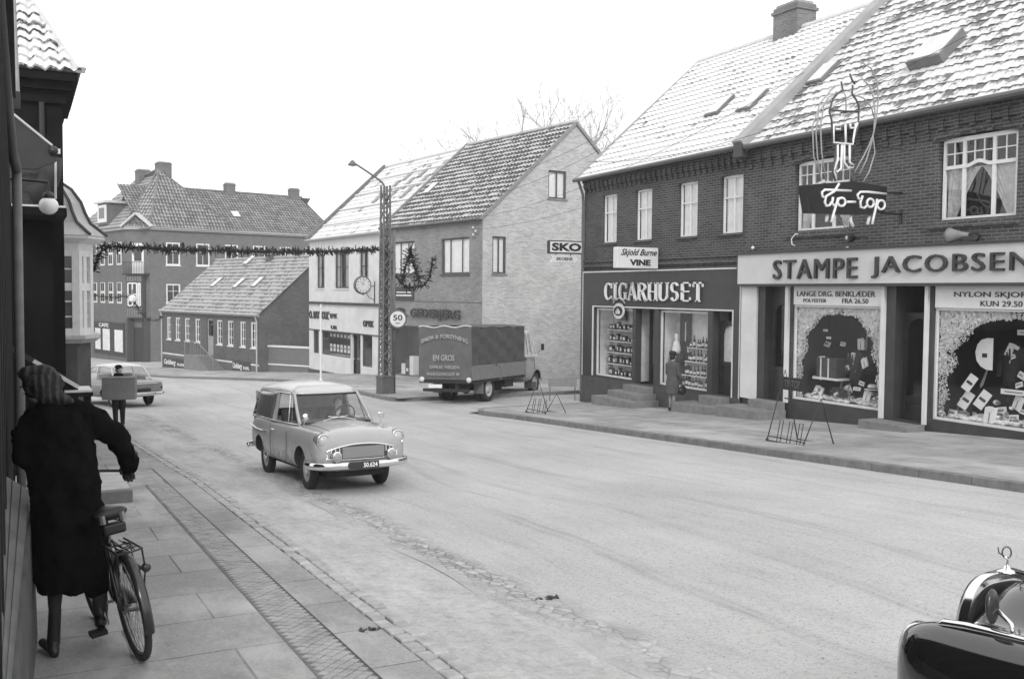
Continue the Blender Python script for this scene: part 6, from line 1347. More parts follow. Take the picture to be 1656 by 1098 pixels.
# canopy slab and bracketed globe lamp
YC = 17.0
a_, z_ = xz_at(54, 338, YC); b_, _ = xz_at(113, 338, YC)
cn = empty('entrance_canopy', (a_, YC, z_), 0, 'flat dark canopy with snow on top beside the globe lamp', 'canopy')
MB().box(-0.3, b_-a_-0.06, -0.5, 2.9, -0.14, 0).build('slab', TAR, cn, bevel=0.02); MB().box(-0.3, b_-a_-0.08, -0.48, 2.9, 0.001, 0.03).build('snow_cover', flat('thin_snow', 0.55), cn)
gx, gz_ = xz_at(78.5, 333, 14.0); lm = empty('globe_lamp', (gx, 14.0, gz_), 0, 'white glass globe lamp hanging by the dark houses on the left', 'lamp')
MB().ball((0, 0, 0), (0.118, 0.118, 0.112), 20, 14).build('globe', flat('opal_glass', 0.78, 0.15, var=0.03), lm, smooth=True); MB().lathe([(0.07, 0.09), (0.075, 0.13), (0.05, 0.17), (0.02, 0.18)], n=14).build('cap', BLACKP, lm, smooth=True); MB().tube([(0, 0, 0.17), (0, 0, 0.30), (-0.5, 0.2, 0.34)], 0.018, 6).build('arm', BLACKP, lm)
# projecting dark sign boxes, stay rod, stove pipe
sx, sz = xz_at(62, 250, 16.0)
def q_(px, py, Y=16.0): x, z = xz_at(px, py, Y); return (x, z)
sb = empty('projecting_signboard', (0, 16.0, 0), 0, 'black slanted board with a stay rod above the globe lamp', 'sign')
m = MB(); m.prism([q_(20, 190), q_(80, 238), q_(84, 253), q_(90, 254), q_(90, 262), q_(56, 275), q_(20, 272)], -0.12, 0.12); m.build('board', flat('black_signboard', 0.02, 0.6, var=0.2), sb)
m = MB(); a0, b0 = q_(22, 190), q_(84, 240); m.tube([(a0[0], -0.14, a0[1]+0.02), (b0[0], -0.14, b0[1]+0.02)], 0.018, 6); m.build('stay_rod', flat('galvanised_rod', 0.45, 0.5), sb)
m = MB(); c0 = q_(86, 246); m.ball((c0[0], -0.14, c0[1]), 0.07, 10, 7); m.build('pulley', BLACKP, sb, smooth=True); m = MB(); m.box(c0[0]+0.03, c0[0]+0.09, -0.16, -0.12, c0[1]-0.04, c0[1]+0.03); m.build('clamp', WHITEP, sb)
m = MB(); a0, b0 = q_(90, 262, 16.6), q_(90, 322, 16.6); m.tube([(a0[0], 0.6, a0[1]), (b0[0], 0.6, b0[1])], 0.016, 6); m.build('cord', flat('pale_cord', 0.5), sb)
a0, b0, c0 = q_(82, 255, 17.2), q_(78, 330, 17.2), q_(42, 300, 17.2)
e = empty('stove_pipe', (a0[0], 17.2, b0[1]), 0, 'thick dark pipe rising beside the globe lamp', 'pipe')
MB().tube([(0, 0, a0[1]-b0[1]), (-0.01, 0, 0.45), (-0.1, 0, 0.2), (-0.3, 0, 0.1)], 0.16, 12).build('pipe', flat('sooty_pipe', 0.02, 0.7, var=0.4), e, smooth=True)
e = empty('old_brick_outbuilding', (-0.35, 17.6, gz(17)+PL), 0, 'patch of worn brick wall showing between the dark boards on the left', 'wall')
zz0 = xz_at(50, 330, 17.6)[1]-(gz(17)+PL); zz1 = xz_at(50, 262, 17.6)[1]-(gz(17)+PL)
xr2 = xz_at(84, 300, 17.6)[0]+0.35; MB().box(-1.5, xr2, 0, 2.0, -0.5, zz0).build('lower_wall', TAR, e); MB().box(-1.5, xr2, 0, 2.0, zz0+0.001, zz1).build('wall', brick('sooty_brick', 0.03, 0.10, 0.06, stain=0.5), e)
xo = xz_at(107, 600, 17.5)[0]
# --- near house the photographer leans on: boarding, gutter, drain pipe
nh = empty('near_dark_house', (-0.12, 5.0, gz(7)+PL), 0, 'dark boarded house front close on the far left with pale drainpipe', 'house')
nz = lambda z: z-(gz(7)+PL)
WOODD = flat('weathered_dark_boards', 0.018, 0.7, var=0.5, scale=3, bmp=0.3); WOODL = flat('grey_weathered_board', 0.11, 0.75, var=0.4, scale=3, bmp=0.4)
ztop = nz(EYE.z+2.3)
m = MB(); m.box(-3.0, 0, -1.0, 8.4, -1.2, ztop); m.build('wall', DARKW, nh)
m = MB()
for k in range(14): y = -0.9+k*0.66; m.box(0.001, 0.025, y, y+0.07, 0.4, ztop-0.3)
m.build('batten', WOODD, nh)
# gutter running towards us and the pale downpipe at its far end
gp, gzz = xz_at(27, 275, 13.0)
m = MB(); m.tube([(gp+0.12, 8.0, nz(gzz)), (gp+0.12, 8.0, -0.4)], 0.052, 10); m.build('drainpipe', flat('pale_painted_pipe', 0.15, 0.6, var=0.25), nh, smooth=True)
m = MB(); m.tube([(gp+0.12, 8.0, nz(gzz)), (gp+0.12-0.04, 7.4, nz(gzz)+0.12), (gp+0.05, 5.6, nz(gzz)+0.35), (gp+0.02, 2.0, nz(gzz)+0.55)], 0.055, 10); m.build('gutter', flat('dark_painted_pipe', 0.05, 0.6, var=0.25), nh, smooth=True)
m = MB(); m.box(-3, 0.10, -1.0, 8.6, ztop, ztop+0.14); m.build('eaves_board', WOODD, nh)
m = MB(); x1b, z1b = xz_at(26, 150, 14.0); x0b, z0b = xz_at(15, 2, 14.0); m.bar((x1b+0.12, 9.0, nz(z1b)), (x0b+0.12, 8.6, nz(z0b)+1.2), 0.07, 0.12); m.build('bargeboard', flat('pale_bargeboard', 0.32, 0.7, var=0.3), nh)
m = MB(); m.box(x1b+0.04, x1b+0.17, 8.9, 9.2, nz(z1b)-0.22, nz(z1b)); m.build('bargeboard_foot', WOODD, nh)
# sloping cellar hatch boards at the foot of the wall, bottom left
def gp_(px, py, X):     # point seen at (px,py) in the plane x = X
    d = raydir(px, py); t = X/d.x; return EYE+d*t
hb = empty('cellar_hatch', (0, 5.6, gz(6)+PL), 0, 'weathered grey boards of a sloping cellar hatch along the wall at lower left', 'hatch')
zb_ = gz(6)+PL
m = MB()
A = [(-0.12, 4.4, 0.62), (0.075, 4.4, 0.50), (0.075, 7.3, 0.98), (-0.12, 7.3, 1.10)]
for k in range(3):
    x0_, x1_ = -0.12+k*0.066, -0.12+(k+1)*0.066-0.006; 
    z = lambda x, y: 0.62+(1.10-0.62)*(y-4.4)/2.9-(x+0.12)*0.6
    v = []
    for t_ in (0, -0.035):
        for (x, y) in ((x0_, 4.4), (x1_, 4.4), (x1_, 7.3), (x0_, 7.3)): v.append((-0.12+(x+0.12)*(0.16 if y < 5 else 0.80), y-5.6, z(x, y)+t_-(0.06 if y < 5 else 0)))
    m.add(v, [(0, 1, 2, 3), (7, 6, 5, 4), (0, 4, 5, 1), (1, 5, 6, 2), (2, 6, 7, 3), (3, 7, 4, 0)])
m.build('board', WOODL, hb, bevel=0.006)
m = MB(); m.add([(-0.08, 4.3-5.6, 0.36), (-0.05, 4.3-5.6, 0.0), (0.07, 7.3-5.6, 0.0), (0.05, 7.3-5.6, 0.88), (-0.12, 4.3-5.6, 0.5), (-0.12, 7.3-5.6, 0.9), (-0.12, 4.3-5.6, 0), (-0.12, 7.3-5.6, 0)], [(0, 1, 2, 3), (0, 3, 5, 4), (3, 2, 7, 5), (1, 0, 4, 6)]); m.build('hatch_side', flat('hatch_side_boards', 0.08, 0.8, var=0.4, scale=4), hb)
# stone entrance step further on and snowy slanting cellar hood
p = ground_hit(190, 814, PL); st_ = empty('stone_step', (0.0, p.y, gz(p.y)+PL), 0, 'single stone entrance step standing on the left pavement behind the cyclist', 'step')
xs_, _ = xz_at(215, 800, p.y); zst = xz_at(200, 792, p.y)[1]-(gz(p.y)+PL)
MB().box(-0.1, xs_, 0, 1.6, -0.3, max(0.15, zst)).build('step', STEP, st_, bevel=0.02); MB().box(-0.1, xs_-0.03, 0.05, 1.57, max(0.15, zst)+0.001, max(0.15, zst)+0.008).build('step_snow', STEPTOP, st_)
YH = 15.5
hd = empty('cellar_hood', (0, YH, gz(YH)+PL), 0, 'slanting dark cellar hood edged with snow beside the black house', 'hood')
h0 = xz_at(54, 586, YH); h1 = xz_at(126, 628, YH); h2 = xz_at(149, 632, YH); zz = gz(YH)+PL
m = MB(); m.add([(h0[0]-0.4, -0.1, h0[1]-zz+0.25), (h1[0], -0.1, h1[1]-zz), (h1[0], 1.4, h1[1]-zz), (h0[0]-0.4, 1.4, h0[1]-zz+0.25), (h0[0]-0.4, -0.1, 0), (h1[0], -0.1, 0), (h1[0], 1.4, 0), (h0[0]-0.4, 1.4, 0)], [(0, 1, 2, 3), (4, 5, 1, 0), (5, 6, 2, 1), (6, 7, 3, 2)]); m.build('hood', TAR, hd)
m = MB(); m.bar((h0[0], -0.12, h0[1]-zz+0.03), (h1[0], -0.12, h1[1]-zz+0.03), 0.035, 0.05); m.build('snowy_edge', flat('thin_snow', 0.55), hd)
m = MB(); m.box(h1[0]-0.2, h2[0], -0.2, 0.5, h2[1]-zz-0.06, h2[1]-zz); m.box(h2[0]-0.12, h2[0]-0.03, -0.15, -0.06, 0, h2[1]-zz-0.06); m.build('landing', TAR, hd); MB().box(h1[0]-0.18, h2[0]-0.01, -0.19, 0.49, h2[1]-zz+0.001, h2[1]-zz+0.03).build('snow_cover', flat('thin_snow', 0.55), hd)

# ================================================================== white bay window house
bc = Vector((0.10, 26.3)); br = 1.42
zgB = gz(27)+PL
bay = empty('bay_window_house', (bc.x, bc.y, zgB), 0, 'house with white panelled bay window and bell shaped lead roof on a dark base', 'house')
zz = lambda py, Y=bc.y-1.2: xz_at(125, py, Y)[1]-zgB
zcor, ztopw, zsill, zsb = zz(386), zz(405), zz(542), zz(555)
nsd = 8; ang0 = R(22.5)
BP = [(-1.42, 0.9), (-1.42, -0.75), (-1.10, -1.3), (1.09, -1.3), (1.42, -0.75), (1.42, 0.9)]; nsd = 6
def oct_(r, z): return [(x*r/br, y*r/br, z) for x, y in BP]
MB().loft([oct_(br*0.97, -0.6), oct_(br*0.97, zsill)]).build('base', CONC, bay)
MB().loft([oct_(br*1.03, zsb), oct_(br*1.12, zsill-0.08), oct_(br*1.12, zsill)]).build('sill_band', flat('snowed_sill', 0.5, var=0.2), bay)
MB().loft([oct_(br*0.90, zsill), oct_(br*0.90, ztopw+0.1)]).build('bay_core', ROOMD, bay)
MB().loft([oct_(br*1.0, ztopw), oct_(br*1.02, ztopw+0.16), oct_(br*1.10, ztopw+0.2), oct_(br*1.20, zcor), oct_(br*1.20, zcor+0.07)]).build('cornice', FRAMEW, bay)
for k in range(nsd):
    A = Vector(BP[k]+(0,)); B = Vector(BP[(k+1) % nsd]+(0,))
    if (A+B).y > 1.5: continue
    d = (B-A).normalized(); L = (B-A).length; o_ = -d.cross(Vector((0, 0, 1))) if False else d.cross(Vector((0, 0, 1)))
    m = MB(); H = ztopw-zsill
    def bb_(u0, u1, z0, z1, t0, t1):
        v = [A+d*u+o_*t+Vector((0, 0, z)) for z in (z0, z1) for (u, t) in ((u0, t0), (u1, t0), (u1, t1), (u0, t1))]; m.add(v, [(0,1,2,3),(7,6,5,4),(0,4,5,1),(1,5,6,2),(2,6,7,3),(3,7,4,0)])
    bb_(0, 0.13, zsill, ztopw, -0.14, 0.03); bb_(L-0.13, L, zsill, ztopw, -0.14, 0.03); bb_(0.13, L-0.13, zsill, zsill+0.16, -0.1, 0.02); bb_(0.13, L-0.13, ztopw-0.14, ztopw, -0.1, 0.02)
    zt_ = zsill+H*0.57; bb_(0.13, L-0.13, zt_-0.09, zt_+0.09, -0.1, 0.015); bb_(L/2-0.07, L/2+0.07, zsill+0.16, ztopw-0.14, -0.09, 0.005)
    for f in (0.22, 0.40, 0.78): bb_(0.13, L-0.13, zsill+H*f-0.018, zsill+H*f+0.018, -0.06, -0.03)
    for u in (0.13+(L/2-0.2)*0.5, L-0.13-(L/2-0.2)*0.5): bb_(u-0.015, u+0.015, zsill+0.16, ztopw-0.14, -0.06, -0.03)
    o = m.build('bay_window', FRAMEW, bay)
    MB().add([A+d*0.1-o_*0.08+Vector((0, 0, zsill+0.1)), B-d*0.1-o_*0.08+Vector((0, 0, zsill+0.1)), B-d*0.1-o_*0.08+Vector((0, 0, ztopw-0.1)), A+d*0.1-o_*0.08+Vector((0, 0, ztopw-0.1))], [(0, 1, 2, 3)]).build('pane', flat('bay_dark_glass', 0.05, 0.08), o)
prof = [(1.22, 0.08), (1.12, 0.22), (0.98, 0.42), (0.90, 0.70), (0.84, 1.0), (0.70, 1.35), (0.48, 1.62), (0.2, 1.78), (0.02, 1.82)]
MB().loft([oct_(br*r, zcor+h*0.86) for r, h in prof]).build('dome', flat('frosted_lead', 0.42, 0.6, var=0.25, scale=2), bay)
for k in range(nsd):
    MB().tube([(BP[k][0]*(r+0.015), BP[k][1]*(r+0.015), zcor+h*0.86+0.02) for r, h in prof], 0.035, 5).build('lead_roll', flat('dark_lead', 0.06, 0.6), bay)
m = MB(); m.box(-6, 0.9, 0.4, 4.0, -0.6, zcor+0.1); m.build('wall', CONC, bay); 
m = MB(); roof_face(m, (-6, 0.3, zcor+0.1), (1, 0, 0), Vector((0, 0.75, 0.66)), 6.4, 2.4, 0.25, 0.34); m.build('roof', SNOWROOF, bay)
# ================================================================== mast, signs, garlands, wires, racks, trees
IRON = flat('grey_mast_iron', 0.12, 0.6, var=0.3, scale=4)
BLK = BLACKP
pm = ground_hit(620, 637, PRZ); YM = pm.y+0.1; XM = pm.x+0.1; zM = gz(YM)+PRZ
mast = empty('lattice_lamp_mast', (XM, YM, zM), R(8), 'grey lattice mast on the corner pavement carrying a curved street lamp arm', 'street lamp')
ztop_ = xz_at(622, 300, YM)[1]-zM; zmid = xz_at(620, 372, YM)[1]-zM
MB().box(-0.235, 0.235, -0.235, 0.235, -0.3, 0.58).box(-0.26, 0.26, -0.26, 0.26, 0.58, 0.63).build('plinth', flat('mast_plinth', 0.10, 0.7, var=0.2), mast, bevel=0.01)
m = MB(); w_ = 0.17; w2_ = 0.115
def wz(z): return w_+(w2_-w_)*z/ztop_
for sx in (-1, 1):
    for sy in (-1, 1): m.bar((sx*w_, sy*w_, 0.6), (sx*w2_, sy*w2_, ztop_), 0.055)
m.build('corner_post', IRON, mast)
m = MB(); z = 0.7; k = 0
while z < ztop_-0.3:
    a = wz(z); b = wz(z+0.32); s = 1 if k % 2 else -1
    m.bar((s*a, -a, z), (-s*b, -b, z+0.32), 0.034); m.bar((s*a, a, z), (-s*b, b, z+0.32), 0.034); m.bar((-a, s*a, z), (-b, -s*b, z+0.32), 0.034); m.bar((a, s*a, z), (b, -s*b, z+0.32), 0.034); z += 0.32; k += 1
m.build('lattice', IRON, mast)
m = MB(); m.box(-0.11, 0.11, -0.02, 0.02, 0.66, zmid*0.93); m.build('cable_cover', flat('cable_cover', 0.06, 0.6, var=0.2), mast)
MB().tube([(0.30, -0.1, 0.0), (0.28, -0.1, zmid)], 0.055, 10).build('side_tube', IRON, mast, smooth=True)
def mm(px, py): x, z = xz_at(px, py, YM); return Vector((x-XM, 0, z-zM))
arm = [mm(622, 330), mm(622, 303), mm(619, 297), mm(612, 291), mm(590, 277), mm(570, 265)]
MB().tube(arm, 0.035, 8).build('arm', IRON, mast, smooth=True)
p = mm(567, 266); MB().lathe([(0.03, 0.12), (0.07, 0.08), (0.17, -0.04), (0.165, -0.06)], tuple(p), 'Z', 16).build('lamp_shade', IRON, mast, smooth=True); MB().ball(tuple(p+Vector((0, 0, -0.05))), 0.06, 10, 7).build('bulb', TUBE, mast, smooth=True)
m = MB()
for pz in (0.25, 0.6): m.tube([(0.0, -0.25, ztop_-pz), (0.28, -0.3, ztop_-pz+0.05)], 0.015, 5)
m.build('wire_arm', IRON, mast)
# speed limit sign
cx_, cz_ = xz_at(643, 516, YM-0.25); e = empty('speed_limit_sign', (cx_, YM-0.25, cz_), R(-6), 'round white speed limit sign 50 with dark rim fixed to the lattice mast', 'sign')
r_ = 15.0/1600*36
MB().lathe([(r_, -0.02), (r_, 0.02)], (0, 0, 0), 'X', 30).build('rim', flat('sign_rim', 0.11, 0.5, var=0.1), e).rotation_euler = (0, 0, -math.pi/2)
o = MB().lathe([(r_*0.82, 0.0), (r_*0.82, 0.006)], (0.021, 0, 0), 'X', 30).build('sign_face', WHITEP, e); o.rotation_euler = (0, 0, -math.pi/2)
lettering('50', e, BLK, -r_*0.5, r_*0.5, -r_*0.15, r_*0.45, y=-0.028, depth=0.006, bold=0.02); lettering('km', e, BLK, -r_*0.2, r_*0.25, -r_*0.52, -r_*0.28, y=-0.028, depth=0.006)
MB().bar((-0.3, 0.05, 0), (0.1, 0.05, 0), 0.03).build('clamp', IRON, e)

# garlands of spruce
SPRUCE = flat('spruce_needles', 0.022, 0.8, var=0.5, scale=9)
def garland(pts, r, label, seed, dens=60, bits=5.0):
    """needles bristling round a sagging rope (world points)"""
    rg = random.Random(seed); pts = [Vector(p) for p in pts]; segs = [(a, b, (b-a).length) for a, b in zip(pts, pts[1:])]
    tot = sum(s[2] for s in segs); e = empty('spruce_garland', pts[0], 0, label, 'garland', 'spruce garlands over the street')
    MB().tube([p-pts[0] for p in pts], 0.02, 5).build('rope', SPRUCE, e)
    m = MB(); n = int(tot*dens*2)
    for k in range(n):
        t = rg.random()*tot
        for a, b, l in segs:
            if t <= l: break
            t -= l
        c = a+(b-a)*(t/l)-pts[0]; d = (b-a).normalized()
        v = Vector((rg.gauss(0, 1), rg.gauss(0, 1), rg.gauss(0, 1))); v = (v-d*v.dot(d)*0.4).normalized(); L = r*rg.uniform(0.5, 1.25)*(1+0.35*math.sin(t*bits)); s = v.cross(d).normalized()*r*0.16
        m.add([c-s, c+s, c+v*L+s*0.3+d*rg.uniform(-0.05, 0.05), c+v*L-s*0.3], [(0, 1, 2, 3)])
    m.build('needles', SPRUCE, e); return e
def arcpts(A, B, sag, n=16): A, B = Vector(A), Vector(B); return [A+(B-A)*(i/n)-Vector((0, 0, sag*4*(i/n)*(1-i/n))) for i in range(n+1)]
def at_d(px, py, Y): x, z = xz_at(px, py, Y); return Vector((x, Y, z))
Yg = YM
garland(arcpts(at_d(166, 398, 26.2), at_d(612, 404, YM), 0.10, 20), 0.125, 'long spruce garland hung right across the street from the bay window to the mast', 1)
garland([at_d(166, 396, 26.2), at_d(163, 408, 26.2), at_d(158, 420, 26.15), at_d(152, 432, 26.1), at_d(149, 440, 26.1)], 0.16, 'short spruce garland end hanging down beside the bay window', 2)
garland([at_d(630, 402, YM), at_d(631, 420, YM), at_d(635, 438, YM), at_d(643, 450, YM), at_d(652, 460, YM)], 0.15, 'spruce loop hanging from the lattice mast, nearest to it', 3, dens=45)
garland([at_d(650, 455, YM), at_d(654, 440, YM), at_d(660, 420, YM), at_d(664, 403, YM), at_d(668, 420, YM), at_d(672, 438, YM), at_d(679, 456, YM)], 0.18, 'peaked spruce loop in the middle before the pale brick shop', 4, dens=75)
garland([at_d(645, 456, YM), at_d(658, 465, YM), at_d(674, 464, YM), at_d(687, 461, YM), at_d(694, 450, YM), at_d(697, 435, YM), at_d(699, 421, YM), at_d(708, 419, YM)], 0.15, 'low spruce loop ending on the right before the pale brick shop', 5)
garland(arcpts(at_d(148, 477, 55), at_d(211, 478, 55), 0.1, 8), 0.16, 'thin spruce garland far down the street before the corner building, left half', 6, dens=30)
garland(arcpts(at_d(211, 475, 55), at_d(262, 512, 55), 0.7, 10), 0.16, 'thin spruce garland far down the street sagging towards the old house', 7, dens=30)
e = empty('star_lantern', at_d(214, 482, 55), 0, 'small pale lantern hanging in the middle of the far garland', 'lantern')
MB().lathe([(0.02, 0.2), (0.22, 0.05), (0.2, -0.15), (0.02, -0.25)], n=8).build('shade', flat('pale_paper', 0.7), e); MB().tube([(0, 0, 0.2), (0, 0, 0.45)], 0.02, 5).build('cord', BLK, e)

# overhead wires
def wire(a, b, sag, label, r=0.0055):
    m = MB(); P = arcpts(a, b, sag, 14); m.tube([p-P[0] for p in P], r, 4)
    return tag(m.build('overhead_wire', flat('wire', 0.03), None, loc=P[0]), label, 'wire', 'overhead wires')
wire(at_d(770, 352, 37.5), at_d(1300, 118, 15.5), 0.5, 'upper thin wire from the pale brick shop up over the tobacco shop roof')
wire(at_d(770, 372, 37.5), at_d(1560, 60, 13.5), 0.7, 'lower thin wire from the pale brick shop towards the neon sign')
wire(at_d(630, 372, YM), at_d(773, 352, 37.5), 0.15, 'thin wire between the lattice mast and the corner of the pale brick shop')
wire(at_d(625, 336, YM), at_d(960, 225, 29.5), 0.35, 'thin wire from the mast top crossing the pale gable')
wire(at_d(628, 345, YM), at_d(975, 240, 29.5), 0.5, 'second thin wire from the mast crossing the pale gable lower down')

wire(at_d(950, 262, 27.5), at_d(1400, 150, 15.2), 0.4, 'thin wire running along in front of the snowy tobacco shop roof to the neon figure', 0.006)
wire(at_d(1230, 402, 19.5), at_d(1372, 404, 16.2), 0.15, 'short wire between the two insulators above the pale fascia', 0.006)
# iron advertising rack (A-frame bicycle stand) on the right pavement
def rack(px, py, label, W_=0.95, H_=1.35, rot=0.0, plate=True, txt='TIP-TOP'):
    p = ground_hit(px, py, PRZ); e = empty('bicycle_rack', (p.x, p.y, gz(p.y)+PRZ), -math.pi/2+rot, label, 'rack', 'bicycle racks on the right pavement')
    m = MB(); r = 0.013
    for s in (0, 1):
        x0_ = s*W_
        m.tube([(x0_-0.04, -0.32, 0.02), (x0_+0.06, 0, H_*0.66 if s else H_), (x0_+0.10, 0.30, 0.02)], r, 6)
    m.tube([(-0.04, -0.32, 0.02), (W_+0.0, -0.32, 0.02)], r, 6); m.tube([(0.1, 0.30, 0.02), (W_+0.1, 0.30, 0.02)], r, 6); m.tube([(0.0, -0.3, 0.1), (W_, -0.3, 0.1)], r*0.8, 6)
    m.tube([(0.06, 0, H_*0.60), (W_+0.06, 0, H_*0.60)], r, 6) if plate else None
    m.build('frame', BLK, e)
    for k in range(3):
        x_ = 0.2+k*0.26; mm_ = MB(); mm_.tube([(x_, -0.3, 0.02), (x_, -0.22, 0.42), (x_+0.09, -0.22, 0.42), (x_+0.09, -0.3, 0.02)], 0.009, 5); mm_.build('wheel_holder', BLK, e)
    for x_ in (-0.04, W_): MB().ball((x_, -0.32, 0.03), 0.03, 8, 5).build('foot', BLK, e)
    if plate:
        MB().box(-0.02, W_*0.58, -0.012, 0.012, H_*0.72, H_*0.90).build('plate', BLK, e, bevel=0.004); lettering(txt, e, IRON, 0.06, W_*0.50, H_*0.76, H_*0.86, y=-0.014, depth=0.006, bold=0.0)
    return e
rack(1264, 712, 'black iron bicycle rack with a small Tip-Top plate before the menswear shop')
rack(868, 666, 'thin iron bicycle rack standing on the pavement corner behind the lorry', 0.9, 0.9, 0.1, False)
p = ground_hit(887, 640, PRZ); e = empty('barrier_board', (15.3, 27.2, gz(27.2)+PRZ), R(-20), 'small grey board on posts by the front wheel of the lorry', 'board')
MB().box(-0.45, 0.45, -0.015, 0.015, 0.45, 0.72).build('board', flat('grey_board', 0.2), e); MB().bar((-0.4, 0.02, 0), (-0.4, 0.02, 0.7), 0.03).build('post', IRON, e); MB().bar((0.4, 0.02, 0), (0.4, 0.02, 0.7), 0.03).build('post', IRON, e)

# bare trees behind the gable
def tree(x, y, H_, label, seed, spread=0.55):
    rt_ = random.Random(seed); z0 = gz(y); e = empty('bare_tree', (x, y, z0), 0, label, 'tree', 'bare winter trees'); BARK = flat('bark', 0.28, 0.9, var=0.3)
    tk = MB(); tk.tube([(0, 0, 0), (0.1, 0, H_*0.3), (0.0, 0.1, H_*0.48)], [0.32, 0.25, 0.2], 8); tk.build('trunk', BARK, e)
    cr = MB()
    def grow(p, d, L, r, lev):
        mid_ = p+d*L*0.5+Vector((rt_.uniform(-1, 1), rt_.uniform(-1, 1), rt_.uniform(-.5, 1)))*L*0.06; q = p+d*L
        cr.tube([p, mid_, q], [r, r*0.85, r*0.6], 5 if lev < 2 else 3, caps=False)
        if lev >= 5: return
        n_ = 3 if lev < 3 else rt_.choice((3, 4))
        for k in range(n_):
            a = Vector((rt_.gauss(0, 1), rt_.gauss(0, 1), rt_.gauss(0.35, 0.7))).normalized(); nd = (d+a*rt_.uniform(0.45, 0.95)).normalized()
            st = p+d*L*(1.0 if k == 0 else rt_.uniform(0.45, 1.0)); grow(st, nd, L*rt_.uniform(0.55, 0.78), r*0.55, lev+1)
    for k in range(5):
        a = k*1.26+rt_.random(); grow(Vector((0, 0.1, H_*(0.38+0.02*k))), Vector((math.cos(a)*spread, math.sin(a)*spread, 1)).normalized(), H_*0.24, 0.10, 0)
    cr.build('crown', BARK, e); return e
def P_at(px, d): 
    r = raydir(px, 468); t = d; return EYE+r*t
a_ = P_at(775, 80); tree(a_.x, a_.y, 19.4, 'bare winter tree whose twigs show above the roof left of the pale gable', 4, 0.38)
a_ = P_at(880, 68); tree(a_.x, a_.y, 19.4, 'bare winter tree showing above the gable top, right of the two', 8, 0.55)
a_ = P_at(960, 74); tree(a_.x, a_.y, 18.2, 'bare winter tree half hidden between the gable and the snowy tobacco shop roof', 15, 0.45)
for (px, py, lab, sd) in ((596, 1021, 'small dark clump of wet leaves on the left pavement near the bottom edge', 3), (888, 968, 'small dark clump of leaves in the snowy gutter', 5), (566, 680, 'small dark leaf on the road far behind the van', 7)):
    p = ground_hit(px, py, PL if px < 700 and py > 800 else 0.01); r_ = random.Random(sd); m = MB()
    for k in range(14):
        a = r_.random()*6.3; c = Vector((r_.gauss(0, 0.045), r_.gauss(0, 0.02), 0.006+0.012*r_.random())); u = Vector((math.cos(a), math.sin(a), r_.uniform(-0.3, 0.4)))*0.03; v = Vector((-math.sin(a), math.cos(a), r_.uniform(-0.3, 0.4)))*0.015; m.add([c-u, c-v, c+u, c+v], [(0, 1, 2, 3)])
    tag(m.build('leaf_litter', flat('wet_leaf', 0.02, 0.6), None, loc=(p.x, p.y, p.z)), lab, 'leaves')
# ================================================================== vehicles
CHROME = flat('chrome', 0.75, 0.12, metal=1.0, var=0.0); RUBBER = flat('tyre_rubber', 0.022, 0.85, var=0.3); RIMM = flat('wheel_rim_paint', 0.30, 0.5, var=0.2)
DIM = flat('car_interior', 0.06, 0.9, var=0.3); CARGL = glassmat('car_glass', 0.05, 0.9); LENS = flat('headlamp_lens', 0.42, 0.06, var=0.05, coat=0.5)
def place(e, x, y, heading, s=1.0, z=None, lean=0.0):
    z = gz(y) if z is None else z
    sl_ = math.atan(gz(y+0.5)-gz(y-0.5))
    m = Matrix.Translation((x, y, z)) @ Matrix.Rotation(sl_, 4, 'X') @ Matrix.Rotation(heading, 4, 'Z') @ Matrix.Rotation(lean, 4, 'X') @ Matrix.Diagonal((s, s, s, 1))
    e.matrix_world = m; e.location = m.to_translation(); e.rotation_euler = m.to_euler(); e.scale = (s, s, s); return e
def ringpts(st):
    x, zb, w, zsh, ysh, zv, yv, zt = st
    h = [(0, zb), (w*0.70, zb), (w*0.95, zb+0.05), (w, zb+(zsh-zb)*0.35), (w*0.995, zsh-(zsh-zb)*0.28), (w*0.5+ysh*0.5, zsh-0.035), (ysh, zsh), (yv+(ysh-yv)*0.35, zv+(zsh-zv)*0.35), (yv, zv), (yv*0.5, zt-(zt-zv)*0.22), (0, zt)]
    return [(x, y, z) for y, z in h]+[(x, -y, z) for y, z in h[-2:0:-1]]
def car_body(parent, stations, mat, wheels, wr, name='body', sub=2, ww=0.26, ylim=None):
    """loft through the stations, smooth it, cut the wheel arches"""
    m = MB(); m.loft([ringpts(s) for s in stations]); o = m.build(name, mat, parent, smooth=True, sub=sub, merge=True)
    me = None; cutm = MB()
    for (wx, wy, wz) in wheels:
        sg = 1 if wy > 0 else -1; cutm.tube([(wx, wy-sg*0.18, wz), (wx, wy+sg*0.5, wz)], wr*1.10, 28)
    c = cutm.build('cut', mat, None); b = o.modifiers.new('b', 'BOOLEAN'); b.operation = 'DIFFERENCE'; b.object = c; b.solver = 'EXACT'
    o.parent = None
    dg = bpy.context.evaluated_depsgraph_get(); dg.update(); me = bpy.data.meshes.new_from_object(o.evaluated_get(dg)); me.name = name
    o.modifiers.clear(); o.data = me; bpy.data.objects.remove(c); o.parent = parent
    for p in me.polygons: p.use_smooth = True
    me.materials.append(RUBBER)                      # shade inside each wheel arch, put in as a dark colour
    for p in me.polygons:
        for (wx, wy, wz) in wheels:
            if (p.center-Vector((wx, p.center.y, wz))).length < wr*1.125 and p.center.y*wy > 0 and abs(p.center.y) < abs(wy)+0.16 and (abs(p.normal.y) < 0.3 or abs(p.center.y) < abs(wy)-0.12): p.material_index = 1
    try: me.set_sharp_from_angle(angle=R(40))
    except Exception: pass
    return o
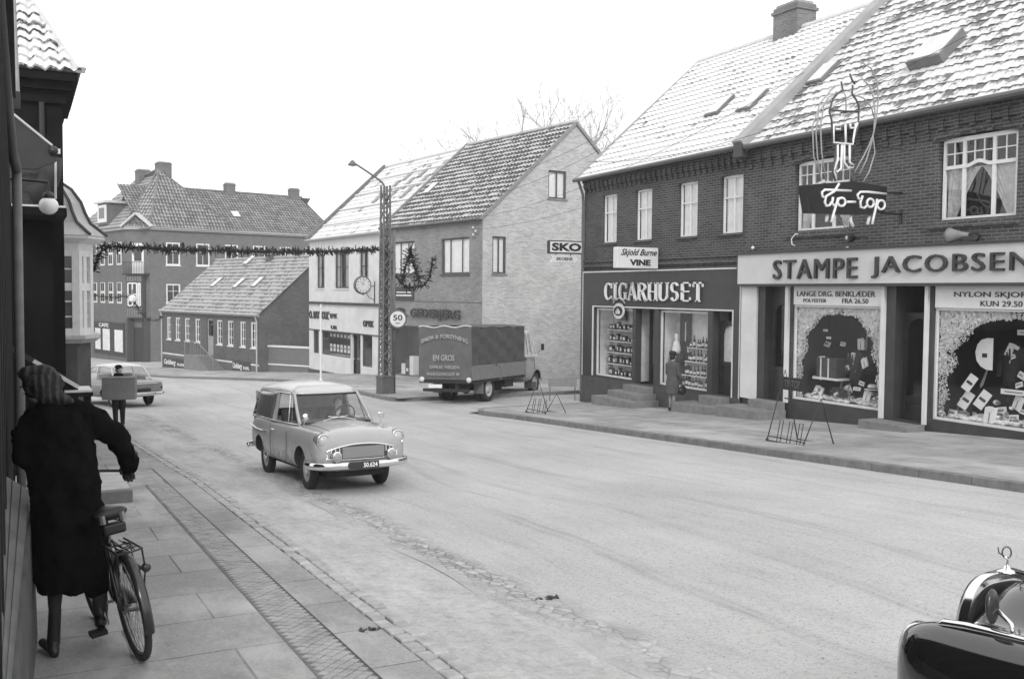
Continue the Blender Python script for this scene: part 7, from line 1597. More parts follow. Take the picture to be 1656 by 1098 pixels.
def wheel(parent, x, y, z, r, wd=0.14, hub=True, rim=None, twin=False):
    sg = 1 if y > 0 else -1; e = empty('wheel', (x, y, z)); par(e, parent)
    k = r; prof = [(k*0.62, -wd/2*0.8), (k*0.9, -wd/2), (k*0.985, -wd/2*0.72), (k, -wd*0.2), (k, wd*0.2), (k*0.985, wd/2*0.72), (k*0.9, wd/2), (k*0.62, wd/2*0.8)]
    o = MB().lathe(prof, (0, 0, 0), 'X', 32, cap=False).build('tyre', RUBBER, e, smooth=True); o.rotation_euler = (0, 0, math.pi/2*sg)
    o = MB().lathe([(k*0.63, 0.0), (k*0.62, wd*0.36), (k*0.56, wd*0.40), (k*0.50, wd*0.18), (k*0.30, wd*0.20), (k*0.28, wd*0.36), (k*0.12, wd*0.44), (0.01, wd*0.45)], (0, 0, 0), 'X', 28).build('rim', rim or RIMM, e, smooth=True); o.rotation_euler = (0, 0, math.pi/2*sg)
    if hub: o = MB().lathe([(k*0.27, wd*0.37), (k*0.25, wd*0.44), (k*0.12, wd*0.52), (0.005, wd*0.54)], (0, 0, 0), 'X', 20).build('hubcap', CHROME, e, smooth=True); o.rotation_euler = (0, 0, math.pi/2*sg)
    return e
def panel(mb, A, B, C, D, n=6, bulge=(0, 0, 0)):
    """curved four-sided pane A(bottom left) B(bottom right) C(top right) D(top left)"""
    A, B, C, D, q = Vector(A), Vector(B), Vector(C), Vector(D), Vector(bulge); vs = []
    for j in range(n+1):
        for i in range(n+1):
            u, v = i/n, j/n; p = (A*(1-u)+B*u)*(1-v)+(D*(1-u)+C*u)*v+q*(4*u*(1-u)); vs.append(p)
    mb.add(vs, [(j*(n+1)+i, j*(n+1)+i+1, (j+1)*(n+1)+i+1, (j+1)*(n+1)+i) for j in range(n) for i in range(n)]); return mb
def thick(o, t): s = o.modifiers.new('solid', 'SOLIDIFY'); s.thickness = t; s.offset = 0; return o
def dirty_paint(name, v, zmax):
    m = flat(name, v, 0.30, var=0.06, scale=2, coat=0.5); t = m.node_tree; b = t.nodes['Principled BSDF']; src = b.inputs['Base Color'].links[0].from_socket
    tc = nn(t, 'ShaderNodeTexCoord').outputs['Object']; sp = nn(t, 'ShaderNodeSeparateXYZ'); t.links.new(tc, sp.inputs[0]); n = noise(t, tc, 7, 5, 0.7)
    a = nn(t, 'ShaderNodeMath', operation='MULTIPLY_ADD'); a.inputs[1].default_value = -0.75; t.links.new(sp.outputs[2], a.inputs[0]); t.links.new(n, a.inputs[2])
    k = ramp(t, a.outputs[0], [(max(0, 0.5-0.75*zmax), 0.0), (min(1, 0.5-0.75*zmax+0.35), 0.75)]); t.links.new(mixc(t, k, src, 0.10), b.inputs['Base Color']); r = nn(t, 'ShaderNodeMath', operation='MULTIPLY_ADD'); r.inputs[1].default_value = 0.5; r.inputs[2].default_value = 0.3; t.links.new(k, r.inputs[0]); t.links.new(r.outputs[0], b.inputs['Roughness']); return m
VAN = dirty_paint('grey_van_paint', 0.33, 0.62); VANROOF = flat('pale_van_roof', 0.44, 0.35, var=0.08, scale=2, coat=0.4)
van = empty('delivery_van', (0, 0, 0), 0, 'light grey delivery van driving towards the camera in the middle of the frosted road', 'van')
ST = [(2.12, 0.44, 0.54, 0.72, 0.46, 0.74, 0.34, 0.76), (2.09, 0.38, 0.72, 0.86, 0.60, 0.83, 0.46, 0.87), (2.01, 0.34, 0.785, 0.925, 0.68, 0.90, 0.57, 0.93), (1.84, 0.31, 0.80, 0.945, 0.69, 0.925, 0.58, 0.965),
      (1.45, 0.29, 0.805, 0.95, 0.70, 0.945, 0.60, 1.005), (1.00, 0.28, 0.81, 0.955, 0.71, 0.965, 0.62, 1.035), (0.72, 0.28, 0.81, 0.95, 0.72, 0.955, 0.60, 1.03), (0.50, 0.28, 0.81, 0.95, 0.73, 0.965, 0.62, 0.965), (-0.40, 0.28, 0.81, 0.95, 0.735, 0.965, 0.62, 0.965),
      (-0.56, 0.28, 0.81, 0.955, 0.735, 0.965, 0.62, 0.965), (-0.70, 0.28, 0.822, 0.985, 0.75, 0.97, 0.66, 0.965), (-1.30, 0.29, 0.825, 0.985, 0.745, 0.97, 0.66, 0.965), (-1.80, 0.33, 0.80, 0.96, 0.72, 0.965, 0.64, 0.965), (-2.05, 0.38, 0.74, 0.90, 0.66, 0.94, 0.6, 0.95), (-2.14, 0.44, 0.64, 0.80, 0.56, 0.86, 0.5, 0.88)]
wp = [(1.27, 0.63, 0.31), (1.27, -0.63, 0.31), (-1.22, 0.63, 0.31), (-1.22, -0.63, 0.31)]
car_body(van, ST, VAN, [(x, y, z+0.03) for x, y, z in wp], 0.315)
for p in wp: wheel(van, p[0], p[1], p[2], 0.31)
MB().box(-1.9, 1.8, -0.5, 0.5, 0.22, 0.40).build('chassis', RUBBER, van)
# roof and body sides above the belt
def arch(x, w, z0, z1, n=10): return [(x, w*math.cos(math.pi*k/n), z0+(z1-z0)*math.sin(math.pi*k/n)**0.75) for k in range(n+1)]
m = MB(); m.loft([arch(0.31, 0.575, 1.42, 1.46), arch(0.22, 0.60, 1.425, 1.525), arch(0.0, 0.62, 1.43, 1.57), arch(-0.5, 0.63, 1.435, 1.60), arch(-1.2, 0.63, 1.43, 1.60), arch(-1.7, 0.62, 1.42, 1.56), arch(-1.92, 0.59, 1.40, 1.49), arch(-1.97, 0.56, 1.36, 1.40)], cap=False, closed=False)
thick(m.build('roof', VANROOF, van, smooth=True), 0.02)
for s in (-1, 1):
    m = MB(); panel(m, (-0.40, 0.74*s, 0.96), (-1.98, 0.71*s, 0.96), (-1.94, 0.59*s, 1.42), (-0.42, 0.635*s, 1.435), 6, (0, 0.03*s, 0)); thick(m.build('side_glazing', flat('dark_side_glazing', 0.09, 0.12, var=0.25, scale=2.5), van, smooth=True), 0.02); m = MB(); m.tube([(-0.46, 0.745*s, 0.985), (-1.96, 0.72*s, 0.99), (-1.90, 0.61*s, 1.40), (-0.47, 0.655*s, 1.42)], 0.013, 6, closed=True); m.build('side_glazing_frame', CHROME, van)
    m = MB(); m.tube([(0.86, 0.655*s, 0.97), (0.62, 0.63*s, 1.18), (0.36, 0.585*s, 1.41), (0.25, 0.59*s, 1.45)], [0.035, 0.03, 0.03, 0.03], 8); m.build('pillar', VAN, van, smooth=True); MB().bar((-0.40, 0.735*s, 0.95), (-0.42, 0.63*s, 1.44), 0.07, 0.04).build('pillar', VAN, van)
    m = MB(); m.tube([(0.86, 0.66*s, 0.965), (0.5, 0.74*s, 0.972), (-0.5, 0.752*s, 0.972), (-1.2, 0.755*s, 0.985), (-2.0, 0.70*s, 0.975)], 0.013, 6); m.tube([(0.30, 0.585*s, 1.425), (0, 0.628*s, 1.435), (-1.0, 0.64*s, 1.44), (-1.9, 0.60*s, 1.41)], 0.014, 6); m.build('trim', CHROME, van)
    m = MB(); m.tube([(-0.68, 0.826*s, 0.80), (-0.9, 0.833*s, 0.775), (-1.3, 0.835*s, 0.785), (-2.02, 0.765*s, 0.83)], 0.010, 6); m.build('side_trim', CHROME, van)
    m = MB(); panel(m, (0.82, 0.665*s, 0.965), (-0.38, 0.735*s, 0.965), (-0.40, 0.635*s, 1.42), (0.36, 0.59*s, 1.41), 4); m.build('door_window', CARGL, van)
    m = MB(); m.bar((0.40, 0.72*s, 0.965), (0.22, 0.615*s, 1.42), 0.014); m.build('quarterlight_bar', CHROME, van)
    m = MB(); m.tube([(1.98, 0.46*s, 0.90), (1.84, 0.475*s, 0.935), (1.4, 0.50*s, 0.965), (0.95, 0.55*s, 0.985)], 0.004, 4); m.build('bonnet_seam', BLACKP, van)
    # door seams and handle
    m = MB(); m.tube([(0.56, 0.812*s, 0.86), (0.55, 0.814*s, 0.6), (0.52, 0.812*s, 0.36)], 0.004, 4); m.tube([(-0.44, 0.812*s, 0.93), (-0.45, 0.815*s, 0.6), (-0.45, 0.81*s, 0.33)], 0.004, 4); m.build('door_seam', BLACKP, van)
    m = MB(); m.tube([(-0.34, 0.812*s, 0.84), (-0.31, 0.84*s, 0.845), (-0.22, 0.84*s, 0.845), (-0.19, 0.812*s, 0.84)], 0.010, 6); m.build('door_handle', CHROME, van)
    # headlamp, side lamp, fog lamp
    h = empty('headlight', (2.015, 0.645*s, 0.80)); par(h, van)
    MB().lathe([(0.125, -0.12), (0.118, 0.03), (0.106, 0.055), (0.092, 0.058)], (0, 0, 0), 'X', 28).build('bezel', CHROME if False else VAN, h, smooth=True); MB().tube([(0.05, 0.104*math.cos(R(a)), 0.104*math.sin(R(a))) for a in range(0, 360, 15)], 0.012, 6, closed=True).build('ring', CHROME, h, smooth=True)
    MB().lathe([(0.096, 0.03), (0.085, 0.062), (0.05, 0.082), (0.005, 0.088)], (0, 0, 0), 'X', 24).build('lens', LENS, h, smooth=True)
    MB().lathe([(0.035, -0.03), (0.03, 0.03), (0.01, 0.05)], (2.02, 0.70*s, 0.585), 'X', 14, sc=(1.6, 0.7)).build('indicator', LENS, van, smooth=True)
    f = empty('fog_lamp', (2.20, 0.47*s, 0.575)); par(f, van); MB().lathe([(0.05, -0.07), (0.078, -0.02), (0.08, 0.02), (0.07, 0.025)], (0, 0, 0), 'X', 20).build('shell', CHROME, f, smooth=True); MB().lathe([(0.068, 0.02), (0.05, 0.035), (0.005, 0.04)], (0, 0, 0), 'X', 20).build('lens', flat('fog_lens', 0.3, 0.1), f, smooth=True); MB().bar((-0.02, 0, -0.07), (-0.02, 0, -0.14), 0.02).build('stalk', CHROME, f)
MB().lathe([(0.0, -0.02), (0.06, 0.0), (0.062, 0.02), (0.02, 0.025)], (1.30, -0.70, 1.115), 'X', 16).build('mirror', CHROME, van, smooth=True); MB().tube([(1.28, -0.70, 1.10), (1.22, -0.70, 1.02), (1.18, -0.70, 0.93)], 0.012, 6).build('mirror_stalk', CHROME, van)
MB().box(1.08, 1.10, 0.70, 0.80, 1.03, 1.12).build('mirror', CHROME, van, bevel=0.01); MB().bar((1.09, 0.74, 0.94), (1.09, 0.75, 1.04), 0.014).build('mirror_stalk', CHROME, van)
# windscreen, rear wall, inside
m = MB(); panel(m, (0.84, -0.64, 0.99), (0.84, 0.64, 0.99), (0.36, 0.56, 1.41), (0.36, -0.56, 1.41), 10, (0.13, 0, 0)); m.build('windscreen', CARGL, van, smooth=True)
def curvepts(y0, y1, x, z, b, n=12): return [(x+b*4*(i/n)*(1-i/n), y0+(y1-y0)*i/n, z) for i in range(n+1)]
m = MB(); m.tube(curvepts(-0.65, 0.65, 0.85, 0.985, 0.14), 0.016, 6); m.tube(curvepts(-0.57, 0.57, 0.35, 1.415, 0.13), 0.016, 6); m.build('screen_seal', RUBBER, van)
m = MB(); m.loft([[(x, y, z) for (x, y, z) in curvepts(-0.57, 0.57, 0.32, 1.43, 0.12)], [(x, y, z) for (x, y, z) in curvepts(-0.57, 0.57, 0.22, 1.49, 0.08)], [(x, y, z) for (x, y, z) in curvepts(-0.45, 0.45, 0.1, 1.55, 0.05)]], cap=False, closed=False); thick(m.build('roof_front', VANROOF, van, smooth=True), 0.012)
m = MB()
for s, a in ((-1, 0.12), (1, 0.08)): m.tube([(1.02, 0.30*s, 1.02), (1.0, 0.12*s, 1.06), (0.96, -0.18*s, 1.085)], 0.007, 5)
m.build('wiper', CHROME, van)
m = MB(); m.box(-1.98, -1.94, -0.7, 0.7, 0.9, 1.08); m.box(-1.96, -1.92, -0.66, -0.45, 1.08, 1.42); m.box(-1.96, -1.92, 0.45, 0.66, 1.08, 1.42); m.box(-1.955, -1.925, -0.45, 0.45, 1.34, 1.44); m.build('rear_wall', VAN, van)
MB().quad((-1.95, -0.45, 1.08), (-1.95, 0.45, 1.08), (-1.95, 0.45, 1.34), (-1.95, -0.45, 1.34)).build('rear_window', CARGL, van)
m = MB(); m.box(-0.42, -0.22, -0.62, -0.06, 0.9, 1.16); m.box(-0.42, -0.22, 0.06, 0.62, 0.9, 1.16); m.build('seat_back', DIM, van, bevel=0.04); MB().box(0.55, 0.80, -0.62, 0.62, 0.95, 1.02).build('dashboard', DIM, van, bevel=0.02)
MB().box(-0.50, -0.47, -0.35, 0.60, 0.9, 1.42).build('partition', flat('grey_partition', 0.25), van)
c0 = Vector((0.38, 0.33, 1.06)); m = MB(); m.tube([c0+Vector((0.07*math.sin(R(a)), 0.19*math.cos(R(a)), 0.17*math.sin(R(a)))) for a in range(0, 360, 20)], 0.012, 6, closed=True); m.bar(c0-Vector((0, 0.18, 0)), c0+Vector((0, 0.18, 0)), 0.015); m.build('steering_wheel', RUBBER, van)
# grille, bumper, plate, badge
m = MB(); N = 20; top = [(2.145-0.075*(abs(2*i/N-1)**3), -0.67+1.34*i/N, 0.745-0.12*(abs(2*i/N-1)**2.2)) for i in range(N+1)]; bot = [(2.155-0.075*(abs(2*i/N-1)**3), -0.67+1.34*i/N, 0.515+0.03*(abs(2*i/N-1)**3)) for i in range(N+1)]
m.loft([top, bot], cap=False, closed=False); m.build('grille_field', flat('grille_grey', 0.05, 0.5, var=0.2, scale=40), van)
m = MB(); m.tube(top, 0.016, 7); m.tube(bot, 0.010, 6); m.tube([top[0], bot[0]], 0.012, 6); m.tube([top[-1], bot[-1]], 0.012, 6); m.build('grille_frame', CHROME, van, smooth=True)
m = MB()
for i in list(range(1, 5))+list(range(16, 20)): a, b = Vector(top[i]), Vector(bot[i]); m.bar(a+Vector((0.004, 0, 0)), b+Vector((0.004, 0, 0)), 0.012)
m.build('grille_bars', CHROME, van)
m = MB(); m.box(2.13, 2.162, -0.36, 0.36, 0.54, 0.705); m.build('grille_blind', flat('grille_blind', 0.20, 0.6, var=0.1, scale=60), van)
P = [(1.72, -0.87, 0.44), (1.92, -0.865, 0.44), (2.10, -0.78, 0.435), (2.19, -0.55, 0.43), (2.22, 0, 0.43), (2.19, 0.55, 0.43), (2.10, 0.78, 0.435), (1.92, 0.865, 0.44), (1.72, 0.87, 0.44)]
def bumper(parent, P, h=0.055, t=0.025):
    m = MB(); rings = []
    P = [Vector(p) for p in P]
    for i, p in enumerate(P):
        d = (P[min(i+1, len(P)-1)]-P[max(i-1, 0)]).normalized(); n_ = Vector((d.y, -d.x, 0)); sg = 1 if n_.dot(Vector((p.x, p.y, 0))) > 0 else -1; n_ *= sg
        rings.append([p+n_*(t*math.cos(R(a)))+Vector((0, 0, h*math.sin(R(a)))) for a in range(0, 360, 30)])
    m.loft(rings); return m.build('bumper', CHROME, parent, smooth=True, sub=1, merge=True)
bumper(van, P); bumper(van, [(-x, y, z+0.02) for x, y, z in P])
pl = MB().box(2.246, 2.256, -0.29, 0.23, 0.385, 0.485).build('licence_plate', BLACKP, van, bevel=0.003)
lettering('50.624', pl, LBL, -0.04, 0.20, 0.40, 0.47, y=2.258, depth=0.004, plane='YZ', bold=0.02)
m = MB(); m.lathe([(0.055, 0.0), (0.05, 0.015), (0.01, 0.02)], (2.055, 0, 0.795), 'X', 20); m.bar((2.065, -0.12, 0.795), (2.065, 0.12, 0.795), 0.014); m.build('badge', CHROME, van, smooth=True); m = MB(); m.lathe([(0.036, 0.018), (0.03, 0.024), (0.005, 0.026)], (2.055, 0, 0.795), 'X', 18); m.build('badge_centre', BLACKP, van)
place(van, 4.18, 15.1, R(-87.5), 0.89); van.scale = (0.885, 0.85, 0.935); bpy.context.view_layer.update()

# ------------------------------------------------------------------ saloon seen from behind
CARG = dirty_paint('mid_grey_car_paint', 0.22, 0.55); CARW = flat('cream_car_roof', 0.62, 0.35, var=0.06, scale=2, coat=0.3)
sal = empty('saloon_car', (0, 0, 0), 0, 'grey saloon with pale roof seen from behind near the bay window house', 'car')
SS = [(-2.16, 0.46, 0.62, 0.78, 0.56, 0.80, 0.5, 0.80), (-2.10, 0.38, 0.76, 0.87, 0.70, 0.88, 0.6, 0.885), (-1.85, 0.33, 0.80, 0.90, 0.74, 0.885, 0.6, 0.915), (-1.2, 0.29, 0.81, 0.90, 0.75, 0.89, 0.62, 0.94), (-0.9, 0.28, 0.81, 0.90, 0.75, 0.90, 0.62, 0.92), (0.6, 0.28, 0.81, 0.90, 0.75, 0.90, 0.62, 0.92), (0.9, 0.28, 0.81, 0.90, 0.74, 0.90, 0.6, 0.96), (1.6, 0.30, 0.80, 0.88, 0.72, 0.85, 0.55, 0.90), (2.05, 0.34, 0.76, 0.82, 0.66, 0.78, 0.5, 0.82), (2.16, 0.42, 0.6, 0.68, 0.5, 0.68, 0.4, 0.70)]
wp2 = [(1.30, 0.64, 0.30), (1.30, -0.64, 0.30), (-1.25, 0.64, 0.30), (-1.25, -0.64, 0.30)]
car_body(sal, SS, CARG, [(x, y, z+0.02) for x, y, z in wp2], 0.30)
for p in wp2: wheel(sal, p[0], p[1], p[2], 0.30)
m = MB(); m.loft([arch(0.32, 0.55, 1.34, 1.38), arch(0.1, 0.60, 1.36, 1.45), arch(-0.4, 0.61, 1.36, 1.475), arch(-0.85, 0.60, 1.34, 1.43), arch(-1.02, 0.57, 1.30, 1.34)], cap=False, closed=False); thick(m.build('roof', CARW, sal, smooth=True), 0.02)
m = MB(); panel(m, (-1.42, 0.66, 0.91), (-1.42, -0.66, 0.91), (-1.02, -0.56, 1.31), (-1.02, 0.56, 1.31), 10, (-0.16, 0, 0)); m.build('rear_window', CARGL, sal, smooth=True)
m = MB(); panel(m, (0.95, -0.66, 0.93), (0.95, 0.66, 0.93), (0.34, 0.55, 1.35), (0.34, -0.55, 1.35), 8, (0.12, 0, 0)); m.build('windscreen', CARGL, sal, smooth=True)
for s in (-1, 1):
    m = MB(); panel(m, (0.9, 0.70*s, 0.91), (-1.38, 0.70*s, 0.91), (-1.0, 0.585*s, 1.32), (0.34, 0.56*s, 1.35), 4); m.build('side_window', CARGL, sal)
    m = MB(); m.tube([(0.95, 0.68*s, 0.92), (0.34, 0.56*s, 1.36)], 0.022, 6); m.build('pillar', CARW, sal); MB().bar((-0.15, 0.72*s, 0.9), (-0.15, 0.60*s, 1.37), 0.05, 0.03).build('pillar', CARW, sal); MB().tube([(-1.40, 0.68*s, 0.91), (-1.02, 0.58*s, 1.32)], 0.028, 6).build('pillar', CARW, sal)
    m = MB(); m.tube([(1.9, 0.79*s, 0.74), (0, 0.818*s, 0.74), (-2.0, 0.80*s, 0.76)], 0.012, 6); m.tube([(0.9, 0.73*s, 0.915), (-1.3, 0.73*s, 0.915)], 0.012, 6); m.build('trim', CHROME, sal)
    MB().lathe([(0.06, -0.06), (0.055, 0.0), (0.02, 0.03)], (0, 0, 0), 'X', 16).build('tail_lamp', flat('dark_red_lens', 0.03, 0.2), sal, smooth=True, loc=(-2.12, 0.66*s, 0.66), rz=math.pi)
bumper(sal, [(-1.75, 0.85, 0.46), (-2.0, 0.84, 0.46), (-2.2, 0.7, 0.45), (-2.26, 0, 0.45), (-2.2, -0.7, 0.45), (-2.0, -0.84, 0.46), (-1.75, -0.85, 0.46)], 0.06); MB().box(-2.19, -2.17, -0.24, 0.24, 0.54, 0.64).build('licence_plate', BLACKP, sal); m = MB(); m.tube([(-2.17, -0.5, 0.80), (-2.19, 0, 0.80), (-2.17, 0.5, 0.80)], 0.012, 6); m.bar((-2.185, -0.1, 0.72), (-2.185, 0.1, 0.72), 0.02); m.build('boot_trim', CHROME, sal)
m = MB(); m.box(-0.25, -0.05, -0.6, 0.6, 0.8, 1.1); m.box(-1.2, -1.0, -0.6, 0.6, 0.8, 1.04); m.build('seat_back', DIM, sal, bevel=0.05)
ps = ground_hit(229, 658); hd_ = R(112); place(sal, ps.x+2.0*math.cos(hd_)*0.92, ps.y+2.0*math.sin(hd_)*0.92, hd_, 0.93)

# ------------------------------------------------------------------ black car in the lower right corner
BLKP = flat('black_gloss_paint', 0.008, 0.07, var=0.0, coat=1.0, spec=0.6)
blk = empty('black_car', (0, 0, 0), 0, 'glossy black old car at the lower right corner with chrome strip and hoop mascot', 'car')
SB = [(2.16, 0.50, 0.62, 0.74, 0.60, 0.52, 0.38, 0.52), (2.13, 0.40, 0.80, 0.88, 0.72, 0.70, 0.34, 0.90), (1.98, 0.34, 0.88, 0.955, 0.72, 0.85, 0.37, 1.07), (1.78, 0.30, 0.90, 0.975, 0.70, 0.88, 0.38, 1.11), (1.45, 0.28, 0.905, 0.98, 0.70, 0.90, 0.40, 1.125), (0.95, 0.27, 0.88, 0.98, 0.73, 0.92, 0.50, 1.13), (0.70, 0.27, 0.88, 0.98, 0.75, 0.95, 0.60, 1.08), (0.5, 0.27, 0.88, 0.98, 0.78, 0.97, 0.64, 0.99), (-1.2, 0.27, 0.88, 0.98, 0.78, 0.97, 0.64, 0.99), (-1.6, 0.28, 0.87, 0.96, 0.76, 0.95, 0.64, 1.0), (-2.1, 0.34, 0.82, 0.86, 0.70, 0.86, 0.6, 0.90), (-2.3, 0.44, 0.66, 0.72, 0.5, 0.72, 0.4, 0.74)]
wp3 = [(1.35, 0.68, 0.33), (1.35, -0.68, 0.33), (-1.3, 0.68, 0.33), (-1.3, -0.68, 0.33)]
car_body(blk, SB, BLKP, [(x, y, z+0.02) for x, y, z in wp3], 0.33)
for p in wp3: wheel(blk, p[0], p[1], p[2], 0.33)
m = MB(); m.loft([arch(0.30, 0.60, 1.40, 1.45), arch(0.05, 0.64, 1.42, 1.53), arch(-0.5, 0.65, 1.42, 1.56), arch(-1.1, 0.63, 1.40, 1.50), arch(-1.35, 0.58, 1.34, 1.38)], cap=False, closed=False); thick(m.build('roof', BLKP, blk, smooth=True), 0.02)
m = MB(); panel(m, (0.72, -0.66, 1.0), (0.72, 0.66, 1.0), (0.32, 0.58, 1.42), (0.32, -0.58, 1.42), 8, (0.10, 0, 0)); m.build('windscreen', CARGL, blk, smooth=True)
m = MB(); panel(m, (-1.75, -0.62, 0.98), (-1.75, 0.62, 0.98), (-1.35, 0.57, 1.35), (-1.35, -0.57, 1.35), 8, (-0.1, 0, 0)); m.build('rear_window', CARGL, blk, smooth=True)
for s in (-1, 1):
    m = MB(); panel(m, (0.66, 0.74*s, 0.99), (-1.6, 0.72*s, 0.99), (-1.3, 0.60*s, 1.37), (0.3, 0.61*s, 1.42), 4); m.build('side_window', CARGL, blk); m = MB(); m.tube([(0.72, 0.67*s, 0.99), (0.3, 0.6*s, 1.43)], 0.03, 6); m.build('pillar', BLKP, blk); MB().bar((-0.4, 0.74*s, 0.98), (-0.4, 0.64*s, 1.43), 0.06, 0.04).build('pillar', BLKP, blk)
    m = MB(); m.tube([(1.93, 0.735*s, 0.925), (1.86, 0.735*s, 0.95), (1.74, 0.732*s, 0.963), (1.4, 0.725*s, 0.972), (0.9, 0.723*s, 0.972)], [0.006, 0.024, 0.022, 0.013, 0.008], 8); m.build('fender_lamp_strip', CHROME, blk, smooth=True)
    m = MB(); m.tube([(1.66, 0.893*s, 0.66), (0.5, 0.90*s, 0.66), (-1.6, 0.895*s, 0.66)], 0.010, 6); m.build('side_trim', CHROME, blk)
    h = empty('headlight', (2.09, 0.62*s, 0.76)); par(h, blk); MB().lathe([(0.13, -0.08), (0.125, 0.03), (0.11, 0.05)], (0, 0, 0), 'X', 24).build('ring', CHROME, h, smooth=True); MB().lathe([(0.105, 0.04), (0.06, 0.075), (0.005, 0.08)], (0, 0, 0), 'X', 24).build('lens', LENS, h, smooth=True)
m = MB()      # radiator shell
rp = [(0.345*abs(math.cos(R(a)))**0.62*(1 if a < 90 else -1), 0.50+0.565*math.sin(R(a))**0.75) for a in [0.01]+list(range(5, 90, 5))+[90]+list(range(95, 180, 5))+[179.99]]
def ro(x, k): return [(x, y*k, 0.5+(z-0.5)*k) for y, z in rp]
m.loft([ro(2.06, 1.0), ro(2.10, 1.01), ro(2.13, 0.985), ro(2.13, 0.93), ro(2.07, 0.92)], cap=False, closed=False); m.build('radiator_shell', CHROME, blk, smooth=True); m = MB(); m.prism([(y*0.9, 0.5+(z-0.5)*0.9) for y, z in rp], 2.06, 2.08, plane='YZ'); m.build('radiator_core', BLACKP, blk)
m = MB(); m.lathe([(0.055, 0.0), (0.05, 0.012), (0.02, 0.02), (0.012, 0.04)], (2.05, 0, 1.062), 'Z', 16); m.tube([(2.05, 0, 1.09), (2.045, 0.0, 1.13), (2.05, 0.02, 1.15)], 0.006, 6); m.build('mascot_base', CHROME, blk, smooth=True)
m = MB(); m.tube([(2.05+0.022*math.cos(R(a))*0.5, 0.022*math.cos(R(a)), 1.168+0.030*math.sin(R(a))) for a in range(0, 360, 20)], 0.0045, 6, closed=True); m.tube([(2.05, 0.02, 1.15), (2.06, 0.05, 1.17), (2.06, 0.055, 1.2)], 0.004, 5); m.build('mascot_hoop', flat('tarnished_metal', 0.12, 0.3, metal=0.6), blk, smooth=True)
m = MB(); m.bar((2.0, 0, 1.075), (0.9, 0, 1.11), 0.02, 0.012); m.build('bonnet_strip', CHROME, blk)
MB().ball((0.0, 0, 0), (0.022, 0.058, 0.082), 18, 12).build('mirror', flat('mirror_back', 0.03, 0.25), blk, smooth=True, loc=(1.64, 0.69, 1.075), rz=R(14)); MB().tube([(1.62, 0.68, 1.06), (1.56, 0.67, 1.01), (1.54, 0.68, 0.955)], 0.011, 7).build('mirror_stalk', CHROME, blk, smooth=True)
bumper(blk, [(1.72, -0.93, 0.46), (2.0, -0.92, 0.46), (2.25, -0.75, 0.45), (2.32, 0, 0.45), (2.25, 0.75, 0.45), (2.0, 0.92, 0.46), (1.72, 0.93, 0.46)], 0.07)
BX, BY, BH = 4.25, 1.22, R(92)
place(blk, BX, BY, BH, 0.90)

# ------------------------------------------------------------------ lorry with tarpaulin
TARP = flat('dark_tarpaulin', 0.072, 0.8, var=0.15, scale=3, bmp=0.5, bscale=5); TARPR = flat('rear_tarpaulin', 0.105, 0.8, var=0.2, scale=3, bmp=0.4, bscale=5); BOARD = flat('lorry_side_board', 0.17, 0.6, var=0.12, scale=4); CAB = flat('lorry_cab_paint', 0.27, 0.4, var=0.1, scale=2, coat=0.2); CABL = flat('lorry_cab_pale', 0.58, 0.4, var=0.06, coat=0.2)
lor = empty('lorry', (0, 0, 0), 0, 'tarpaulin covered lorry with painted words on its rear turning into the side street', 'lorry')
hw_ = 0.98; x0_, x1_ = -1.45, 2.72; zb_, zt_ = 0.78, 2.52; zs_ = 1.20
def wavy(x, z, k): return 0.035*math.sin(x*5+k)+0.03*math.sin(z*7+x*3+k)+0.015*math.sin(x*17+z*9)
m = MB()
for s in (-1, 1):
    nx_, nz_ = 24, 10; vs = [(x0_+(x1_-x0_)*i/nx_, s*(hw_+wavy(i*0.3, j*0.2, s)*(1 if 0 < i < nx_ else 0)), zs_+0.0+(zt_-zs_)*j/nz_+(0.02*math.sin(i*0.9) if j == nz_ else 0)) for j in range(nz_+1) for i in range(nx_+1)]
    m.add(vs, [(j*(nx_+1)+i, j*(nx_+1)+i+1, (j+1)*(nx_+1)+i+1, (j+1)*(nx_+1)+i) for j in range(nz_) for i in range(nx_)])
nx_, ny_ = 24, 8; vs = [(x0_+(x1_-x0_)*i/nx_, -hw_+2*hw_*j/ny_, zt_+0.02*math.sin(i*0.9)+0.07*math.sin(math.pi*j/ny_)) for j in range(ny_+1) for i in range(nx_+1)]
m.add(vs, [(j*(nx_+1)+i, j*(nx_+1)+i+1, (j+1)*(nx_+1)+i+1, (j+1)*(nx_+1)+i) for j in range(ny_) for i in range(nx_)]); m.add([(x1_, -hw_, zs_), (x1_, hw_, zs_), (x1_, hw_, zt_), (x1_, -hw_, zt_)], [(0, 1, 2, 3)])
m.build('tarpaulin', TARP, lor, smooth='auto')
m = MB(); ny_, nz_ = 14, 10; vs = [(x0_-0.01-0.012*math.sin(i*1.3+j), -hw_-0.01+2*(hw_+0.01)*i/ny_, zb_+0.02+(zt_+(0.03*math.sin(i*1.1)) -zb_)*j/nz_) for j in range(nz_+1) for i in range(ny_+1)]
m.add(vs, [(j*(ny_+1)+i, (j+1)*(ny_+1)+i, (j+1)*(ny_+1)+i+1, j*(ny_+1)+i+1) for j in range(nz_) for i in range(ny_)]); rt = m.build('rear_curtain', TARPR, lor, smooth='auto')
WTX = flat('faded_lettering', 0.33, 0.8, var=0.25, scale=12)
def RT(t, y0, y1, za, zb2, **k): lettering(t, rt, WTX, y0, y1, za, zb2, y=x0_-0.06, depth=0.012, plane='YZ', **k)
